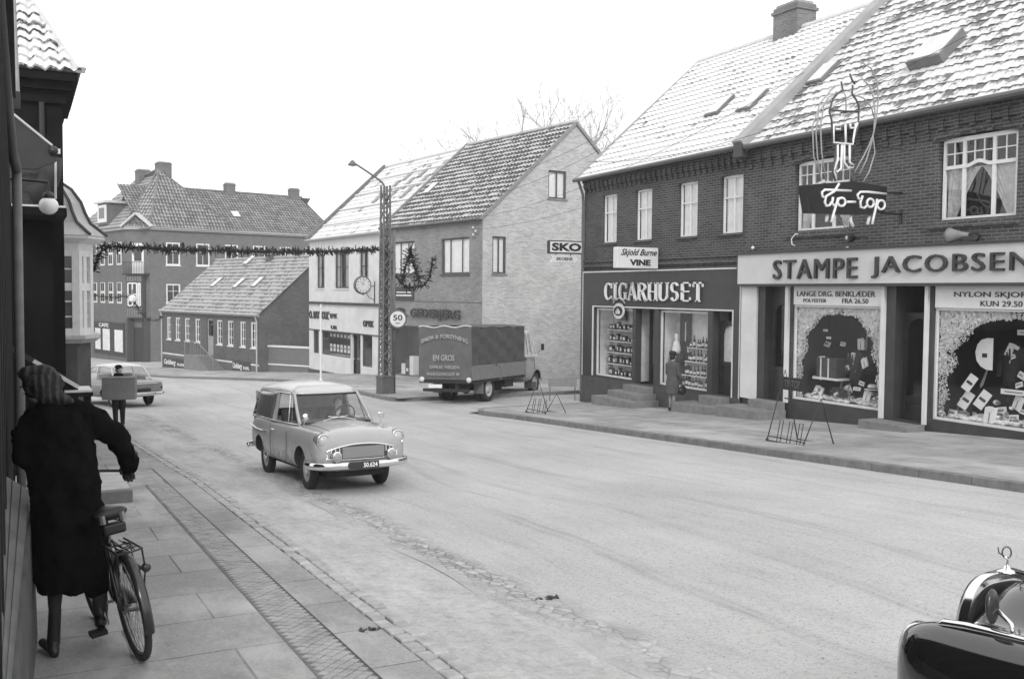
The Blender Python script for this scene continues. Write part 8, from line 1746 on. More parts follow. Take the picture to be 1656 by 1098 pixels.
RT('SMØR & FORSYNING', 0.88, -0.88, 1.98, 2.12, bold=0.02, curve=0.18); RT('EN GROS', 0.42, -0.38, 1.42, 1.62, bold=0.02); RT('SAMUEL NIELSEN', 0.55, -0.55, 1.16, 1.27, bold=0.01); RT('HUNDSLUNDGADE 48', 0.66, -0.55, 0.93, 1.04, bold=0.01)
m = MB(); m.tube([(x0_-0.01, -hw_+2*hw_*i/14, zt_+0.02+0.03*math.sin(i*1.1)) for i in range(15)], 0.022, 6); m.build('tarp_rope', flat('pale_rope', 0.55), lor)
for s in (-1, 1):
    for k in range(2): a = x0_+0.02+k*2.08; MB().box(a, a+2.04, s*(hw_-0.02), s*(hw_+0.045), zb_, zs_+0.06).build('side_board', BOARD, lor, bevel=0.01)
    MB().box(x0_+2.04, x0_+2.09, s*(hw_-0.02), s*(hw_+0.06), zb_-0.05, zs_+0.08).build('board_post', BOARD, lor)
m = MB(); m.box(x0_, x1_, -hw_, hw_, zb_-0.10, zb_); m.box(x0_+0.1, 4.3, -0.42, -0.30, zb_-0.28, zb_-0.10); m.box(x0_+0.1, 4.3, 0.30, 0.42, zb_-0.28, zb_-0.10); m.tube([(0, -0.8, 0.42), (0, 0.8, 0.42)], 0.06, 8); m.ball((0, 0, 0.42), 0.18, 10, 8); m.box(1.3, 2.0, -0.85, -0.45, 0.40, 0.68); m.build('chassis', RUBBER, lor)
for s in (-1, 1):
    MB().box(-0.62, -0.55, s*0.62, s*0.95, 0.30, zb_-0.1).build('mudflap', flat('grey_mudflap', 0.12), lor); wheel(lor, 0, s*0.80, 0.42, 0.42, 0.20, False, flat('pale_rim', 0.45)); wheel(lor, 0, s*0.58, 0.42, 0.42, 0.18, False); wheel(lor, 3.94, s*0.76, 0.40, 0.40, 0.18, False)
    MB().lathe([(0.09, -0.05), (0.09, 0.0), (0.03, 0.02)], (0, 0, 0), 'X', 16).build('rear_reflector', flat('pale_reflector', 0.6, 0.3), lor, smooth=True, loc=(x0_-0.03, s*0.88, 0.80), rz=math.pi)
    MB().box(3.5, 3.9, s*0.60, s*0.90, 0.22, 0.45).build('step_board', GREYP, lor)
MB().box(x0_+0.02, x0_+0.06, 0.15, 0.65, 0.52, 0.64).build('licence_plate', LBL, lor); MB().box(x0_+0.0, x0_+0.1, -0.85, 0.85, 0.40, 0.50).build('rear_bar', RUBBER, lor)
# cab
cs = [(2.76, 0.86, 1.42, 2.30), (3.0, 0.92, 1.44, 2.36), (3.5, 0.93, 1.44, 2.34)]
CB = [(2.76, 0.45, 0.90, 1.40, 0.88, 1.42, 0.7, 1.42), (3.3, 0.45, 0.94, 1.42, 0.90, 1.44, 0.7, 1.44), (3.85, 0.45, 0.95, 1.42, 0.88, 1.44, 0.7, 1.44), (4.2, 0.45, 0.93, 1.20, 0.80, 1.34, 0.6, 1.40), (4.55, 0.46, 0.88, 0.98, 0.66, 1.12, 0.45, 1.26), (4.70, 0.50, 0.74, 0.85, 0.5, 0.98, 0.35, 1.08)]
car_body(lor, CB, CAB, [(3.94, 0.80, 0.44), (3.94, -0.80, 0.44)], 0.42, name='cab')
m = MB(); m.loft([arch(2.76, 0.82, 2.23, 2.45, 12), arch(3.2, 0.84, 2.25, 2.48, 12), arch(3.55, 0.80, 2.21, 2.39, 12), arch(3.72, 0.72, 2.17, 2.23, 12)], cap=False, closed=False); thick(m.build('cab_roof', CABL, lor, smooth=True), 0.02)
for s in (-1, 1):
    m = MB()
    for (a, b) in (((2.78, 0.90, 1.42), (2.78, 0.83, 2.25)), ((3.25, 0.91, 1.43), (3.15, 0.84, 2.26)), ((3.98, 0.90, 1.42), (3.66, 0.76, 2.21)), ((2.78, 0.91, 1.45), (3.98, 0.91, 1.44)), ((2.78, 0.83, 2.24), (3.66, 0.77, 2.22)), ((3.62, 0.92, 1.43), (3.42, 0.82, 2.25))): m.bar((a[0], a[1]*s, a[2]), (b[0], b[1]*s, b[2]), 0.06, 0.045)
    m.build('window_frame', CABL, lor); m = MB(); panel(m, (2.78, 0.905*s, 1.44), (3.96, 0.905*s, 1.44), (3.66, 0.775*s, 2.21), (2.78, 0.83*s, 2.23), 3); m.build('side_window', CARGL, lor)
    m = MB(); m.bar((2.82, 0.955*s, 1.44), (2.85, 0.955*s, 0.5), 0.012, 0.01); m.bar((3.62, 0.962*s, 1.40), (3.66, 0.962*s, 0.9), 0.012, 0.01); m.build('door_seam', BLACKP, lor); m = MB(); m.bar((3.4, 0.975*s, 1.28), (3.54, 0.975*s, 1.28), 0.02); m.build('door_handle', BLACKP, lor)
    m = MB(); m.bar((2.78, 0.962*s, 1.40), (4.0, 0.957*s, 1.39), 0.05, 0.02); m.build('waist_band', CABL, lor)
    m = MB(); m.bar((3.98, 0.9*s, 1.5), (4.05, 1.12*s, 1.72), 0.015); m.box(4.03, 4.06, s*1.06, s*1.18, 1.62, 1.86); m.build('mirror', BLACKP, lor)
    MB().lathe([(0.11, -0.08), (0.10, 0.03), (0.02, 0.06)], (4.62, 0.62*s, 0.82), 'X', 18).build('headlight', LENS, lor, smooth=True)
m = MB(); panel(m, (3.98, -0.86, 1.42), (3.98, 0.86, 1.42), (3.68, 0.74, 2.19), (3.68, -0.74, 2.19), 6, (0.12, 0, 0)); m.build('windscreen', CARGL, lor, smooth=True); MB().box(2.75, 2.78, -0.84, 0.84, 1.4, 2.25).build('cab_back', CAB, lor); MB().box(2.85, 3.1, -0.8, 0.8, 1.3, 1.75).build('seat_back', DIM, lor, bevel=0.04)
bumper(lor, [(4.4, -0.92, 0.5), (4.7, -0.8, 0.5), (4.82, 0, 0.5), (4.7, 0.8, 0.5), (4.4, 0.92, 0.5)], 0.07)
place(lor, 13.33, 30.28, R(38.5), 0.98)
# ================================================================== people
COAT_B = flat('black_wool_coat', 0.006, 1.0, var=0.5, scale=9, bmp=0.6, bscale=30, spec=0.05); COAT_G = flat('grey_wool_coat', 0.075, 0.95, var=0.25, scale=6, bmp=0.3); SKIN = flat('skin', 0.36, 0.6, var=0.1, scale=8); STOCK = flat('dark_stocking', 0.03, 0.8, var=0.2); STOCKL = flat('pale_stocking', 0.22, 0.7, var=0.1)
LEATH = flat('black_leather', 0.015, 0.4, var=0.2); HAIRD = flat('dark_hair', 0.02, 0.7, var=0.3, bmp=0.4); TROU = flat('dark_trousers', 0.02, 0.9, var=0.3)
def capsule(mb, p, q, r1, r2, n=14):
    p, q = Vector(p), Vector(q); d = (q-p); L = d.length; d = d/L if L > 1e-6 else Vector((0, 0, 1)); P = []; Rr = []
    for a in (80, 60, 35, 0): P.append(p-d*r1*math.sin(R(a))); Rr.append(r1*math.cos(R(a)))
    for a in (0, 35, 60, 80): P.append(q+d*r2*math.sin(R(a))); Rr.append(r2*math.cos(R(a)))
    mb.tube(P, Rr, n)
def fused(name, mat, parent, caps=(), balls=(), rings=None, vox=0.012, sm=6):
    """one continuous surface grown round tapered limbs, ellipsoids and a lofted trunk"""
    m = MB()
    for c in caps: capsule(m, *c)
    for b in balls: m.ball(b[0], b[1], 16, 12)
    for rg_ in (rings or []): m.loft(rg_)
    o = m.build(name, mat, parent)
    r = o.modifiers.new('fuse', 'REMESH'); r.mode = 'VOXEL'; r.voxel_size = vox; r.use_smooth_shade = True
    if sm: s = o.modifiers.new('soften', 'SMOOTH'); s.iterations = sm; s.factor = 0.6
    return o
def ell(cx, cy, z, a, b, n=16, rot=0.0): return [(cx+a*math.cos(2*math.pi*k/n)*math.cos(rot)-b*math.sin(2*math.pi*k/n)*math.sin(rot), cy+a*math.cos(2*math.pi*k/n)*math.sin(rot)+b*math.sin(2*math.pi*k/n)*math.cos(rot), z) for k in range(n)]
def hand(root, dirv, side, s=1.0):
    """capsules for a loosely closed hand: palm, four unequal bent fingers, thumb off the side"""
    root = Vector(root); d = Vector(dirv).normalized(); sd = Vector(side).normalized(); dn = d.cross(sd).normalized(); C_ = []
    C_.append((root, root+d*0.075*s, 0.030*s, 0.034*s))
    for k, (o_, L) in enumerate(((-0.030, 0.060), (-0.010, 0.072), (0.010, 0.070), (0.029, 0.055))):
        a = root+d*0.085*s+sd*o_*s; b = a+(d*0.8+dn*0.5)*L*0.5*s; c = b+(d*0.1+dn*1.0)*L*0.5*s; C_.append((a, b, 0.0095*s, 0.009*s)); C_.append((b, c, 0.009*s, 0.008*s))
    a = root+d*0.025*s-sd*0.03*s; b = a+(d*0.5-sd*0.6+dn*0.3)*0.045*s; C_.append((a, b, 0.011*s, 0.010*s)); C_.append((b, b+(d*0.7+dn*0.6)*0.03*s, 0.010*s, 0.008*s)); return C_
def face(parent, c, fwdv, s=1.0, mat=None):
    """nose, eyes, mouth and ears set on a head whose centre is c, looking along fwdv"""
    c = Vector(c); f = Vector(fwdv).normalized(); r = f.cross(Vector((0, 0, 1))).normalized(); u = Vector((0, 0, 1)); m = MB()
    for sg in (-1, 1): m.ball(c+f*0.088*s+r*0.032*s*sg+u*0.012*s, 0.010*s, 8, 6)
    m.obox(c+f*0.094*s-u*0.052*s, (0.035*s, 0.008*s, 0.008*s), Matrix((r, f, u)).transposed()); m.build('facial_features', HAIRD, parent, smooth=True)
    return [((c+f*0.085*s+u*0.005*s, c+f*0.108*s-u*0.022*s, 0.010*s, 0.013*s))], [(c+r*0.076*s, (0.014*s, 0.018*s, 0.028*s)), (c-r*0.076*s, (0.014*s, 0.018*s, 0.028*s))]

# --- woman with the bicycle, seen from behind, leaning to the left wall
YW = 7.0
def Wp(px, py, Y=YW): return at_d(px, py, Y)
base = Vector((0.14, 7.05, gz(7.05)+PL)); wm = empty('person', base, 0, 'woman in long black coat and headscarf seen from behind, one foot on a pedal', 'person')
def rel(v): return tuple(v-base)
rows = [(652, 62, 100, 0.09), (664, 44, 122, 0.13), (684, 34, 140, 0.15), (712, 32, 152, 0.165), (742, 36, 158, 0.165), (770, 43, 163, 0.165), (812, 46, 168, 0.175), (860, 48, 172, 0.185), (905, 51, 174, 0.19), (935, 54, 170, 0.195), (955, 58, 140, 0.17)]
rings = []
for k, (py, a, b, dp) in enumerate(rows):
    A, B = Wp(a, py), Wp(b, py); c = (A+B)/2; rings.append([rel(Vector((x, y, z))) for x, y, z in ell(c.x, YW, c.z-(0.0 if k < 9 else 0.0), (B.x-A.x)/2, dp, 24)])
sh, el, wr_ = Wp(118, 672), Wp(196, 708, 7.15), Wp(211, 745, 7.35)
lsh, lel = Wp(52, 680), Wp(38, 740, 6.95)
coat = fused('coat', COAT_B, wm, [(rel(Wp(110, 664)), rel(Wp(150, 680, 7.05)), 0.085, 0.085), (rel(Wp(150, 680, 7.05)), rel(Wp(190, 706, 7.15)), 0.088, 0.078), (rel(Wp(190, 706, 7.15)), rel(Wp(209, 752, 7.36)), 0.082, 0.062),
    (rel(lsh), rel(lel), 0.08, 0.07), (rel(lel), rel(Wp(30, 700, 7.2)), 0.07, 0.05), (rel(Wp(70, 648)), rel(Wp(98, 648)), 0.045, 0.05)], (), [rings], 0.016, 3)
# fold ridges of the coat as long soft creases
def creases(o, s, st, typ='CLOUDS'):
    tx = bpy.data.textures.new('creases', typ); tx.noise_scale = s; d = o.modifiers.new('creases', 'DISPLACE'); d.texture = tx; d.strength = st; d.mid_level = 0.5; return d
creases(coat, 0.16, 0.075); creases(coat, 0.05, 0.022)
hc = Wp(63, 624, 7.02)
body = fused('body', SKIN, wm, [(rel(hc+Vector((0.06, 0, -0.10))), rel(hc+Vector((0.09, 0, -0.22))), 0.055, 0.065)]+[(rel(a), rel(b), c_, d_) for a, b, c_, d_ in [(hc+Vector((-0.09, 0.06, 0.0)), hc+Vector((-0.118, 0.075, -0.02)), 0.010, 0.013)]], [(rel(hc), (0.085, 0.10, 0.115))], None, 0.010, 3)
face(wm, rel(hc), (-0.8, 0.6, 0))
SCARF = None
def scarfmat():
    m, t, b, vec = newmat('striped_headscarf'); wv = nn(t, 'ShaderNodeTexWave'); wv.inputs['Scale'].default_value = 7.0; wv.inputs['Distortion'].default_value = 3.5; wv.inputs['Detail'].default_value = 2; t.links.new(vec, wv.inputs[0])
    t.links.new(ramp(t, wv.outputs['Fac'], [(0.4, 0.008), (0.8, 0.04)]), b.inputs['Base Color']); b.inputs['Roughness'].default_value = 0.85; return m
SC = scarfmat()
hs = fused('headscarf', SC, wm, [(rel(hc+Vector((0.05, -0.03, -0.05))), rel(hc+Vector((0.13, -0.03, -0.15))), 0.085, 0.055), (rel(hc+Vector((-0.02, 0.02, -0.11))), rel(hc+Vector((0.02, 0.05, -0.14))), 0.05, 0.05), (rel(Wp(84, 640, 6.95)), rel(Wp(112, 648, 6.95)), 0.045, 0.03)], [(rel(hc+Vector((0.025, -0.015, 0.012))), (0.118, 0.118, 0.125)), (rel(hc+Vector((-0.05, 0.0, 0.075))), (0.07, 0.07, 0.05))], None, 0.010, 2); creases(hs, 0.05, 0.035)
# glove on the handlebar, legs, shoes
gd = (Wp(206, 768, 7.42)-wr_).normalized()
fused('glove', LEATH, wm, [(rel(Vector(a)), rel(Vector(b)), c_, d_) for a, b, c_, d_ in hand(wr_, gd, (1, 0.3, 0), 1.15)]+[(rel(wr_-gd*0.05), rel(wr_+gd*0.03), 0.045, 0.036)], (), None, 0.006, 1)
k1 = Wp(92, 905); an = Wp(91, 985); hl_ = Wp(86, 1018, 7.0)
zf = gz(7.0)+PL
fused('leg', STOCK, wm, [(rel(k1), rel(Wp(89, 955)), 0.065, 0.050), (rel(Wp(89, 955)), rel(Wp(88, 1003)), 0.050, 0.032)], (), None, 0.012, 2)
fused('boot', LEATH, wm, [(rel(Wp(89, 985)), rel(Vector((hl_.x, 7.0, zf+0.07))), 0.040, 0.042), (rel(Vector((hl_.x, 6.97, zf+0.05))), rel(Vector((hl_.x-0.06, 7.18, zf+0.035))), 0.040, 0.030), (rel(Vector((hl_.x+0.005, 6.95, zf+0.03))), rel(Vector((hl_.x+0.005, 6.95, zf+0.02))), 0.03, 0.028)], (), None, 0.01, 2)
k2 = Wp(156, 905, 7.2)
fused('skirt_hem', COAT_B, wm, [(rel(Wp(150, 890, 7.12)), rel(Wp(156, 948, 7.12)), 0.10, 0.085)], (), None, 0.014, 2)
fused('leg', STOCK, wm, [(rel(k2), rel(Wp(161, 962, 7.1)), 0.075, 0.052), (rel(Wp(161, 962, 7.1)), rel(Wp(162, 1003, 7.1)), 0.052, 0.04)], (), None, 0.012, 2)
fused('boot', LEATH, wm, [(rel(Wp(161, 980, 7.1)), rel(Wp(164, 1004, 7.08)), 0.047, 0.045), (rel(Wp(163, 1006, 7.04)), rel(Wp(169, 1006, 7.24)), 0.042, 0.034)], (), None, 0.01, 2)

# --- bicycle
bk = empty('bicycle', (0, 0, 0), 0, 'black bicycle with rear carrier leaning against the woman in the black coat', 'bicycle')
TYRE = flat('bicycle_tyre', 0.03, 0.85, var=0.3); STEEL = flat('bicycle_steel', 0.25, 0.35, metal=0.7, var=0.2); BFR = flat('bicycle_frame_black', 0.015, 0.3, var=0.1, coat=0.5)
RW_ = 0.34
for wx in (0.0, 1.10):
    we = empty('wheel', (wx, 0, RW_)); par(we, bk)
    MB().tube([(RW_*0.945*math.cos(R(a)), 0, RW_*0.945*math.sin(R(a))) for a in range(0, 360, 8)], 0.023, 10, closed=True).build('tyre', TYRE, we, smooth=True)
    MB().tube([(RW_*0.87*math.cos(R(a)), 0, RW_*0.87*math.sin(R(a))) for a in range(0, 360, 10)], 0.010, 6, closed=True).build('rim', STEEL, we, smooth=True)
    m = MB()
    for k in range(32): a = 2*math.pi*k/32; m.tube([(0.02*math.cos(a+1), 0.028*(1 if k % 2 else -1), 0.02*math.sin(a+1)), (RW_*0.87*math.cos(a), 0, RW_*0.87*math.sin(a))], 0.0016, 4)
    m.build('spokes', STEEL, we); MB().tube([(0, -0.05, 0), (0, 0.05, 0)], 0.022, 10).build('hub', STEEL, we, smooth=True)
    m = MB(); vs = []; a0, a1 = (-15, 175) if wx == 0 else (20, 200)
    rr_ = []
    for k in range(25):
        a = R(a0+(a1-a0)*k/24) if wx == 0 else R(a0+(a1-a0)*k/24-20)
        ca, sa = math.cos(a if wx else math.pi-a), math.sin(a); rr_.append([(RW_*(1.08 if j in (1, 2, 3) else 1.05)*ca, (-0.032, -0.02, 0, 0.02, 0.032)[j], RW_*(1.09 if j in (1, 2, 3) else 1.05)*sa) for j in range(5)])
    m.loft(rr_, cap=False, closed=False); thick(m.build('mudguard', BFR, we, smooth=True), 0.003)
m = MB(); bb = (0.46, 0, 0.29); st_ = (0.30, 0, 0.82); hd0, hd1 = (0.93, 0, 0.90), (0.97, 0, 0.70)
for a, b, r in ((bb, st_, 0.016), (bb, hd1, 0.017), ((0.36, 0, 0.55), (0.94, 0, 0.86), 0.015), (hd0, hd1, 0.02)): m.tube([a, b], r, 10)
for s in (-1, 1): m.tube([(0, 0.055*s, RW_), bb], 0.009, 8); m.tube([(0, 0.055*s, RW_), (0.33, 0.02*s, 0.72)], 0.008, 8); m.tube([hd1, (0.99, 0.045*s, 0.62), (1.10, 0.05*s, RW_)], 0.012, 8)
m.build('frame', BFR, bk, smooth=True)
m = MB(); m.tube([(0.30, 0, 0.80), (0.285, 0, 0.90)], 0.012, 8); rg = []
for x, w_, h in ((0.10, 0.10, 0.0), (0.14, 0.115, 0.01), (0.22, 0.10, 0.005), (0.30, 0.05, 0.0), (0.38, 0.024, -0.005)): rg.append(ell(x, 0, 0, 0, 0) if False else [(x, w_*math.cos(R(a)), 0.93+h+(0.025 if math.sin(R(a)) > 0 else 0.05)*math.sin(R(a))) for a in range(0, 360, 30)])
m.loft(rg); m.build('saddle', LEATH, bk, smooth=True, sub=1, merge=True)
m = MB(); m.tube([(0.13, 0.06, 0.88), (0.20, 0.06, 0.86), (0.30, 0.0, 0.88)], 0.006, 6); m.tube([(0.13, -0.06, 0.88), (0.20, -0.06, 0.86), (0.30, 0.0, 0.88)], 0.006, 6)
for s in (-1, 1): m.tube([(0.12, 0.06*s, 0.875+0.0), (0.12, 0.06*s, 0.93)], 0.022, 8)
m.build('saddle_springs', STEEL, bk)
m = MB(); m.box(0.08, 0.16, -0.07, 0.07, 0.80, 0.87); m.build('saddlebag', LEATH, bk, bevel=0.015)
m = MB(); m.tube([(0.22, 0.07, 0.735), (-0.20, 0.075, 0.735), (-0.22, 0.0, 0.735), (-0.20, -0.075, 0.735), (0.22, -0.07, 0.735)], 0.007, 6)
for y_ in (-0.035, 0, 0.035): m.tube([(0.2, y_, 0.735), (-0.21, y_, 0.735)], 0.004, 5)
for x_ in (-0.1, 0.05): m.tube([(x_, -0.07, 0.735), (x_, 0.07, 0.735)], 0.005, 5)
for s in (-1, 1): m.tube([(-0.19, 0.075*s, 0.735), (-0.17, 0.08*s, 0.60), (0.0, 0.07*s, RW_)], 0.006, 6); m.tube([(0.1, 0.075*s, 0.735), (0.0, 0.07*s, RW_)], 0.005, 6)
m.tube([(0.05, -0.03, 0.75), (-0.16, -0.03, 0.76), (-0.16, 0.03, 0.76), (0.05, 0.03, 0.75)], 0.005, 5); m.build('carrier', BFR, bk)
MB().lathe([(0.026, -0.03), (0.028, 0.0), (0.018, 0.012)], (0, 0, 0), 'X', 14).build('rear_lamp', flat('dark_red_lens', 0.03), bk, smooth=True, loc=(-0.245, -0.07, 0.62), rz=math.pi)
m = MB(); m.tube([(0.93, 0, 0.90), (0.91, 0, 1.08)], 0.012, 8); m.tube([(0.62, -0.28, 1.06), (0.76, -0.27, 1.08), (0.88, -0.14, 1.10), (0.91, 0, 1.08), (0.88, 0.14, 1.10), (0.76, 0.27, 1.08), (0.62, 0.28, 1.06)], 0.011, 8); m.build('handlebar', STEEL, bk, smooth=True)
for s in (-1, 1): MB().tube([(0.60, 0.28*s, 1.058), (0.73, 0.272*s, 1.075)], 0.017, 8).build('grip', RUBBER, bk, smooth=True)
m = MB(); m.tube([bb, (0.46, 0.08, 0.29)], 0.012, 8); m.tube([bb, (0.46, -0.08, 0.29)], 0.012, 8); m.bar((0.46, 0.085, 0.29), (0.40, 0.09, 0.13), 0.018); m.bar((0.46, -0.085, 0.29), (0.52, -0.09, 0.45), 0.018); m.lathe([(0.09, 0), (0.09, 0.006)], (0, 0, 0), 'X', 20) if False else None; m.build('crank', STEEL, bk)
MB().box(0.34, 0.44, 0.10, 0.20, 0.115, 0.145).build('pedal', RUBBER, bk); MB().box(0.47, 0.57, -0.20, -0.10, 0.435, 0.465).build('pedal', RUBBER, bk)
m = MB(); m.prism([(0.0, 0.30), (0.02, 0.38), (0.44, 0.39), (0.55, 0.33), (0.55, 0.25), (0.44, 0.19), (0.02, 0.30)], -0.055, -0.03); m.build('chain_guard', BFR, bk, bevel=0.006)
pb_ = ground_hit(228, 1066, PL); place(bk, pb_.x, pb_.y, R(98), 0.97, z=gz(pb_.y)+PL, lean=0.0)
mm_ = Matrix.Translation((pb_.x, pb_.y, gz(pb_.y)+PL)) @ Matrix.Rotation(-math.atan(0.055), 4, 'X') @ Matrix.Rotation(R(99), 4, 'Z') @ Matrix.Rotation(R(-8.5), 4, 'X') @ Matrix.Diagonal((1.01, 1.01, 1.01, 1))
bk.matrix_world = mm_; bk.location = mm_.to_translation(); bk.rotation_euler = mm_.to_euler(); bk.scale = (1.01,)*3

# --- man walking towards us with a carton
MX, MY = 2.14, 26.2; zM_ = gz(MY)+PL*0.6; S_ = 0.90
mn = empty('person', (MX, MY, zM_), R(-12), 'man in dark cap and jacket walking towards the camera behind a big carton', 'person'); mn.scale = (S_,)*3
# local: x to his left... faces -y
fused('body', SKIN, mn, [((0, 0, 1.0), (0, 0, 1.52), 0.06, 0.055), ((0, 0, 1.36), (0.22, 0, 1.34), 0.04, 0.04), ((0.22, 0, 1.34), (0.33, -0.04, 1.1), 0.04, 0.035), ((0.33, -0.04, 1.1), (0.40, -0.30, 1.02), 0.035, 0.03), ((0, 0, 1.36), (-0.22, 0, 1.34), 0.04, 0.04), ((-0.22, 0, 1.34), (-0.33, -0.04, 1.1), 0.04, 0.035), ((-0.33, -0.04, 1.1), (-0.40, -0.30, 1.02), 0.035, 0.03)]+face(mn, (0, -0.02, 1.62), (0, -1, 0))[0]+hand((-0.40, -0.30, 1.02), (0.1, -0.6, -0.6), (0, 0.7, -0.7))+hand((0.40, -0.30, 1.02), (-0.1, -0.6, -0.6), (0, 0.7, -0.7)), [((0, -0.01, 1.62), (0.078, 0.095, 0.112)), ((0.078, 0, 1.61), (0.013, 0.02, 0.03)), ((-0.078, 0, 1.61), (0.013, 0.02, 0.03))], None, 0.009, 2)
tr = [ell(0, 0, z, a, b) for z, a, b in ((0.82, 0.20, 0.14), (0.95, 0.21, 0.14), (1.15, 0.20, 0.13), (1.32, 0.235, 0.14), (1.42, 0.21, 0.11), (1.48, 0.09, 0.08))]
fused('jacket', COAT_B, mn, [((0.22, 0, 1.38), (0.33, -0.04, 1.15), 0.075, 0.062), ((0.33, -0.04, 1.15), (0.40, -0.30, 1.03), 0.06, 0.045), ((-0.22, 0, 1.38), (-0.33, -0.04, 1.15), 0.075, 0.062), ((-0.33, -0.04, 1.15), (-0.40, -0.30, 1.03), 0.06, 0.045)], (), [tr], 0.014, 3)
fused('trousers', TROU, mn, [((0.09, 0, 0.88), (0.10, -0.06, 0.48), 0.105, 0.075), ((0.10, -0.06, 0.48), (0.08, 0.10, 0.10), 0.075, 0.055), ((-0.09, 0, 0.88), (-0.08, -0.10, 0.48), 0.105, 0.075), ((-0.08, -0.10, 0.48), (-0.06, -0.16, 0.10), 0.075, 0.055)], (), None, 0.014, 2)
for x_, y_ in ((0.08, 0.10), (-0.06, -0.16)): fused('shoe', LEATH, mn, [((x_, y_+0.02, 0.06), (x_, y_-0.17, 0.045), 0.05, 0.04)], (), None, 0.01, 1)
fused('cap', COAT_B, mn, [((0, -0.03, 1.70), (0, -0.12, 1.675), 0.06, 0.035)], [((0, 0.0, 1.695), (0.10, 0.115, 0.062))], None, 0.01, 2)
fused('scarf', COAT_B, mn, [((-0.07, -0.03, 1.46), (0.07, -0.03, 1.46), 0.065, 0.065)], (), None, 0.012, 2)
CARDB = flat('brown_cardboard', 0.19, 0.85, var=0.15, scale=4, bmp=0.2)
bx = empty('carton', (MX-0.02, MY-0.50, zM_+0.78), R(-12), 'large plain carton carried by the man in the cap', 'carton')
MB().box(-0.38, 0.38, -0.20, 0.16, 0, 0.54).build('carton_walls', CARDB, bx, bevel=0.01); MB().box(-0.375, 0.375, -0.206, -0.201, 0.505, 0.52).box(-0.04, 0.04, -0.207, 0.16, 0.541, 0.544).build('tape', flat('paper_tape', 0.14), bx)

# --- woman looking into the tobacco shop window
SX, SY = 15.75, 21.95; zS = gz(SY)+PRZ; sw_ = empty('person', (SX, SY, zS), R(-75), 'woman in grey coat and dark hat with a black handbag looking into the tobacco shop', 'person'); sw_.scale = (0.94,)*3
# local: she faces +y (towards the window)
cr_ = [ell(0, 0, z, a, b) for z, a, b in ((0.50, 0.22, 0.18), (0.54, 0.225, 0.185), (0.8, 0.205, 0.165), (1.0, 0.18, 0.14), (1.2, 0.185, 0.14), (1.32, 0.20, 0.13), (1.39, 0.16, 0.11), (1.45, 0.07, 0.07))]
fused('coat', COAT_G, sw_, [((0.18, 0, 1.34), (0.24, -0.02, 1.08), 0.07, 0.06), ((0.24, -0.02, 1.08), (0.27, 0.12, 0.90), 0.06, 0.045), ((-0.18, 0, 1.34), (-0.23, 0.05, 1.08), 0.07, 0.06), ((-0.23, 0.05, 1.08), (-0.12, 0.22, 1.0), 0.06, 0.045)], (), [cr_], 0.014, 3)
fused('body', SKIN, sw_, [((0, 0, 1.0), (0, 0.01, 1.50), 0.05, 0.05), ((0, 0, 1.34), (0.18, 0, 1.32), 0.035, 0.035), ((0.18, 0, 1.32), (0.24, -0.02, 1.08), 0.035, 0.03), ((0.24, -0.02, 1.08), (0.27, 0.13, 0.89), 0.03, 0.025), ((0, 0, 1.34), (-0.18, 0, 1.32), 0.035, 0.035), ((-0.18, 0, 1.32), (-0.23, 0.05, 1.08), 0.035, 0.03), ((-0.23, 0.05, 1.08), (-0.12, 0.22, 1.0), 0.03, 0.025)]+face(sw_, (0, 0.02, 1.575), (-0.5, 0.85, 0), 0.95)[0]+hand((0.27, 0.13, 0.89), (0, 0.2, -1), (0, 1, 0.2), 0.9)+hand((-0.12, 0.22, 1.0), (0.8, 0.4, 0.2), (0, 0, 1), 0.9), [((0, 0.02, 1.575), (0.072, 0.088, 0.105))], None, 0.009, 2)
fused('hair', HAIRD, sw_, (), [((0, -0.015, 1.575), (0.083, 0.085, 0.10))], None, 0.01, 1)
fused('hat', flat('dark_felt', 0.02, 0.9, var=0.3), sw_, [((-0.05, 0.0, 1.665), (0.05, 0.0, 1.665), 0.075, 0.07)], [((0, 0.0, 1.655), (0.115, 0.115, 0.03))], None, 0.009, 1)
for s in (-1, 1):
    fused('leg', STOCKL, sw_, [((0.065*s, 0.0, 0.56), (0.06*s, -0.01, 0.34), 0.058, 0.052), ((0.06*s, -0.01, 0.34), (0.05*s, 0.0+0.03*s, 0.11), 0.052, 0.032)], (), None, 0.01, 1)
    fused('shoe', LEATH, sw_, [((0.05*s, -0.03+0.03*s, 0.065), (0.055*s, 0.12+0.03*s, 0.035), 0.04, 0.034), ((0.05*s, -0.04+0.03*s, 0.05), (0.05*s, -0.04+0.03*s, 0.015), 0.028, 0.018)], (), None, 0.008, 1)
hb_ = sw_.matrix_basis if False else None
hp = Matrix.Translation((SX, SY, zS)) @ Matrix.Rotation(R(-75), 4, 'Z') @ Vector((0.29*0.94, 0.10*0.94, 0.50*0.94))
bg_ = empty('handbag', hp, R(-75+20), 'bulky black handbag hanging from the arm of the woman in the grey coat', 'handbag')
fused('bag', LEATH, bg_, (), [((0, 0.0, 0.11), (0.09, 0.20, 0.13))], None, 0.012, 1); MB().tube([(0, -0.13, 0.20), (0, -0.11, 0.33), (0, 0, 0.39), (0, 0.11, 0.33), (0, 0.13, 0.20)], 0.010, 6).build('bag_handle', LEATH, bg_, smooth=True)
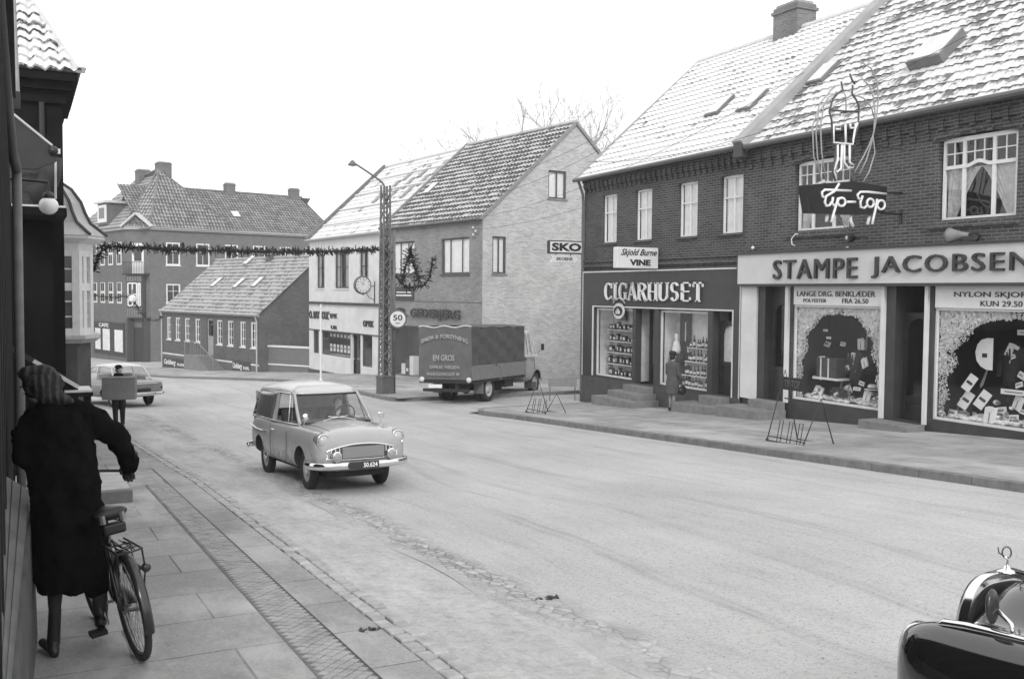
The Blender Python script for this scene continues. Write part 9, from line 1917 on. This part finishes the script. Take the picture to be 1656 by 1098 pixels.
# --- the van's driver
vd = empty('person', (0, 0, 0), 0, 'driver in dark clothes behind the wheel of the light grey van', 'person')
vd.matrix_world = van.matrix_basis @ Matrix.Translation((0.02, 0.33, 0.62)); vd.location = vd.matrix_world.to_translation(); vd.rotation_euler = vd.matrix_world.to_euler(); vd.scale = (0.86,)*3
fused('body', SKIN, vd, [((0, 0, 0.2), (0, 0, 0.56), 0.06, 0.055)]+[((0, 0, 0.42), (0, 0.17*s, 0.40), 0.035, 0.035) for s in (1, -1)]+[((0, 0.17*s, 0.40), (0.1, 0.24*s, 0.28), 0.035, 0.03) for s in (1, -1)]+[((0.1, 0.24*s, 0.28), (0.30, 0.13*s, 0.46), 0.03, 0.028) for s in (1, -1)]+face(vd, (0.02, 0, 0.66), (1, 0, 0), 0.95)[0]+hand((0.30, 0.13, 0.46), (0.6, 0, 0.3), (0, 1, 0))+hand((0.30, -0.13, 0.46), (0.6, 0, 0.3), (0, 1, 0)), [((0.02, 0, 0.66), (0.092, 0.075, 0.11))], None, 0.01, 2)
fused('jacket', COAT_B, vd, [((0, 0.17, 0.42), (0.1, 0.24, 0.28), 0.07, 0.06), ((0.1, 0.24, 0.28), (0.30, 0.14, 0.44), 0.055, 0.04), ((0, -0.17, 0.42), (0.1, -0.24, 0.28), 0.07, 0.06), ((0.1, -0.24, 0.28), (0.30, -0.14, 0.44), 0.055, 0.04)], (), [[[(q[0], q[1], q[2]) for q in ell(0, 0, z, a, b)] for z, a, b in ((0.0, 0.13, 0.19), (0.25, 0.13, 0.20), (0.42, 0.11, 0.19), (0.5, 0.07, 0.08))]], 0.014, 2)
fused('hair', HAIRD, vd, (), [((-0.01, 0, 0.69), (0.095, 0.08, 0.095))], None, 0.01, 1)
# ================================================================== winter haze
def haze(density):
    m = bpy.data.materials.new('haze'); m.use_nodes = True; t = m.node_tree; t.nodes.clear()
    v = nn(t, 'ShaderNodeVolumePrincipled'); v.inputs['Color'].default_value = (0.95, 0.95, 0.95, 1); v.inputs['Density'].default_value = density
    o = nn(t, 'ShaderNodeOutputMaterial'); t.links.new(v.outputs[0], o.inputs['Volume'])
    b = MB().box(-60, 70, -30, 130, -7.5, 24).build('haze', m); tag(b, 'thin winter haze that softens the far end of the street', 'haze', kind='stuff')
haze(0.0009)
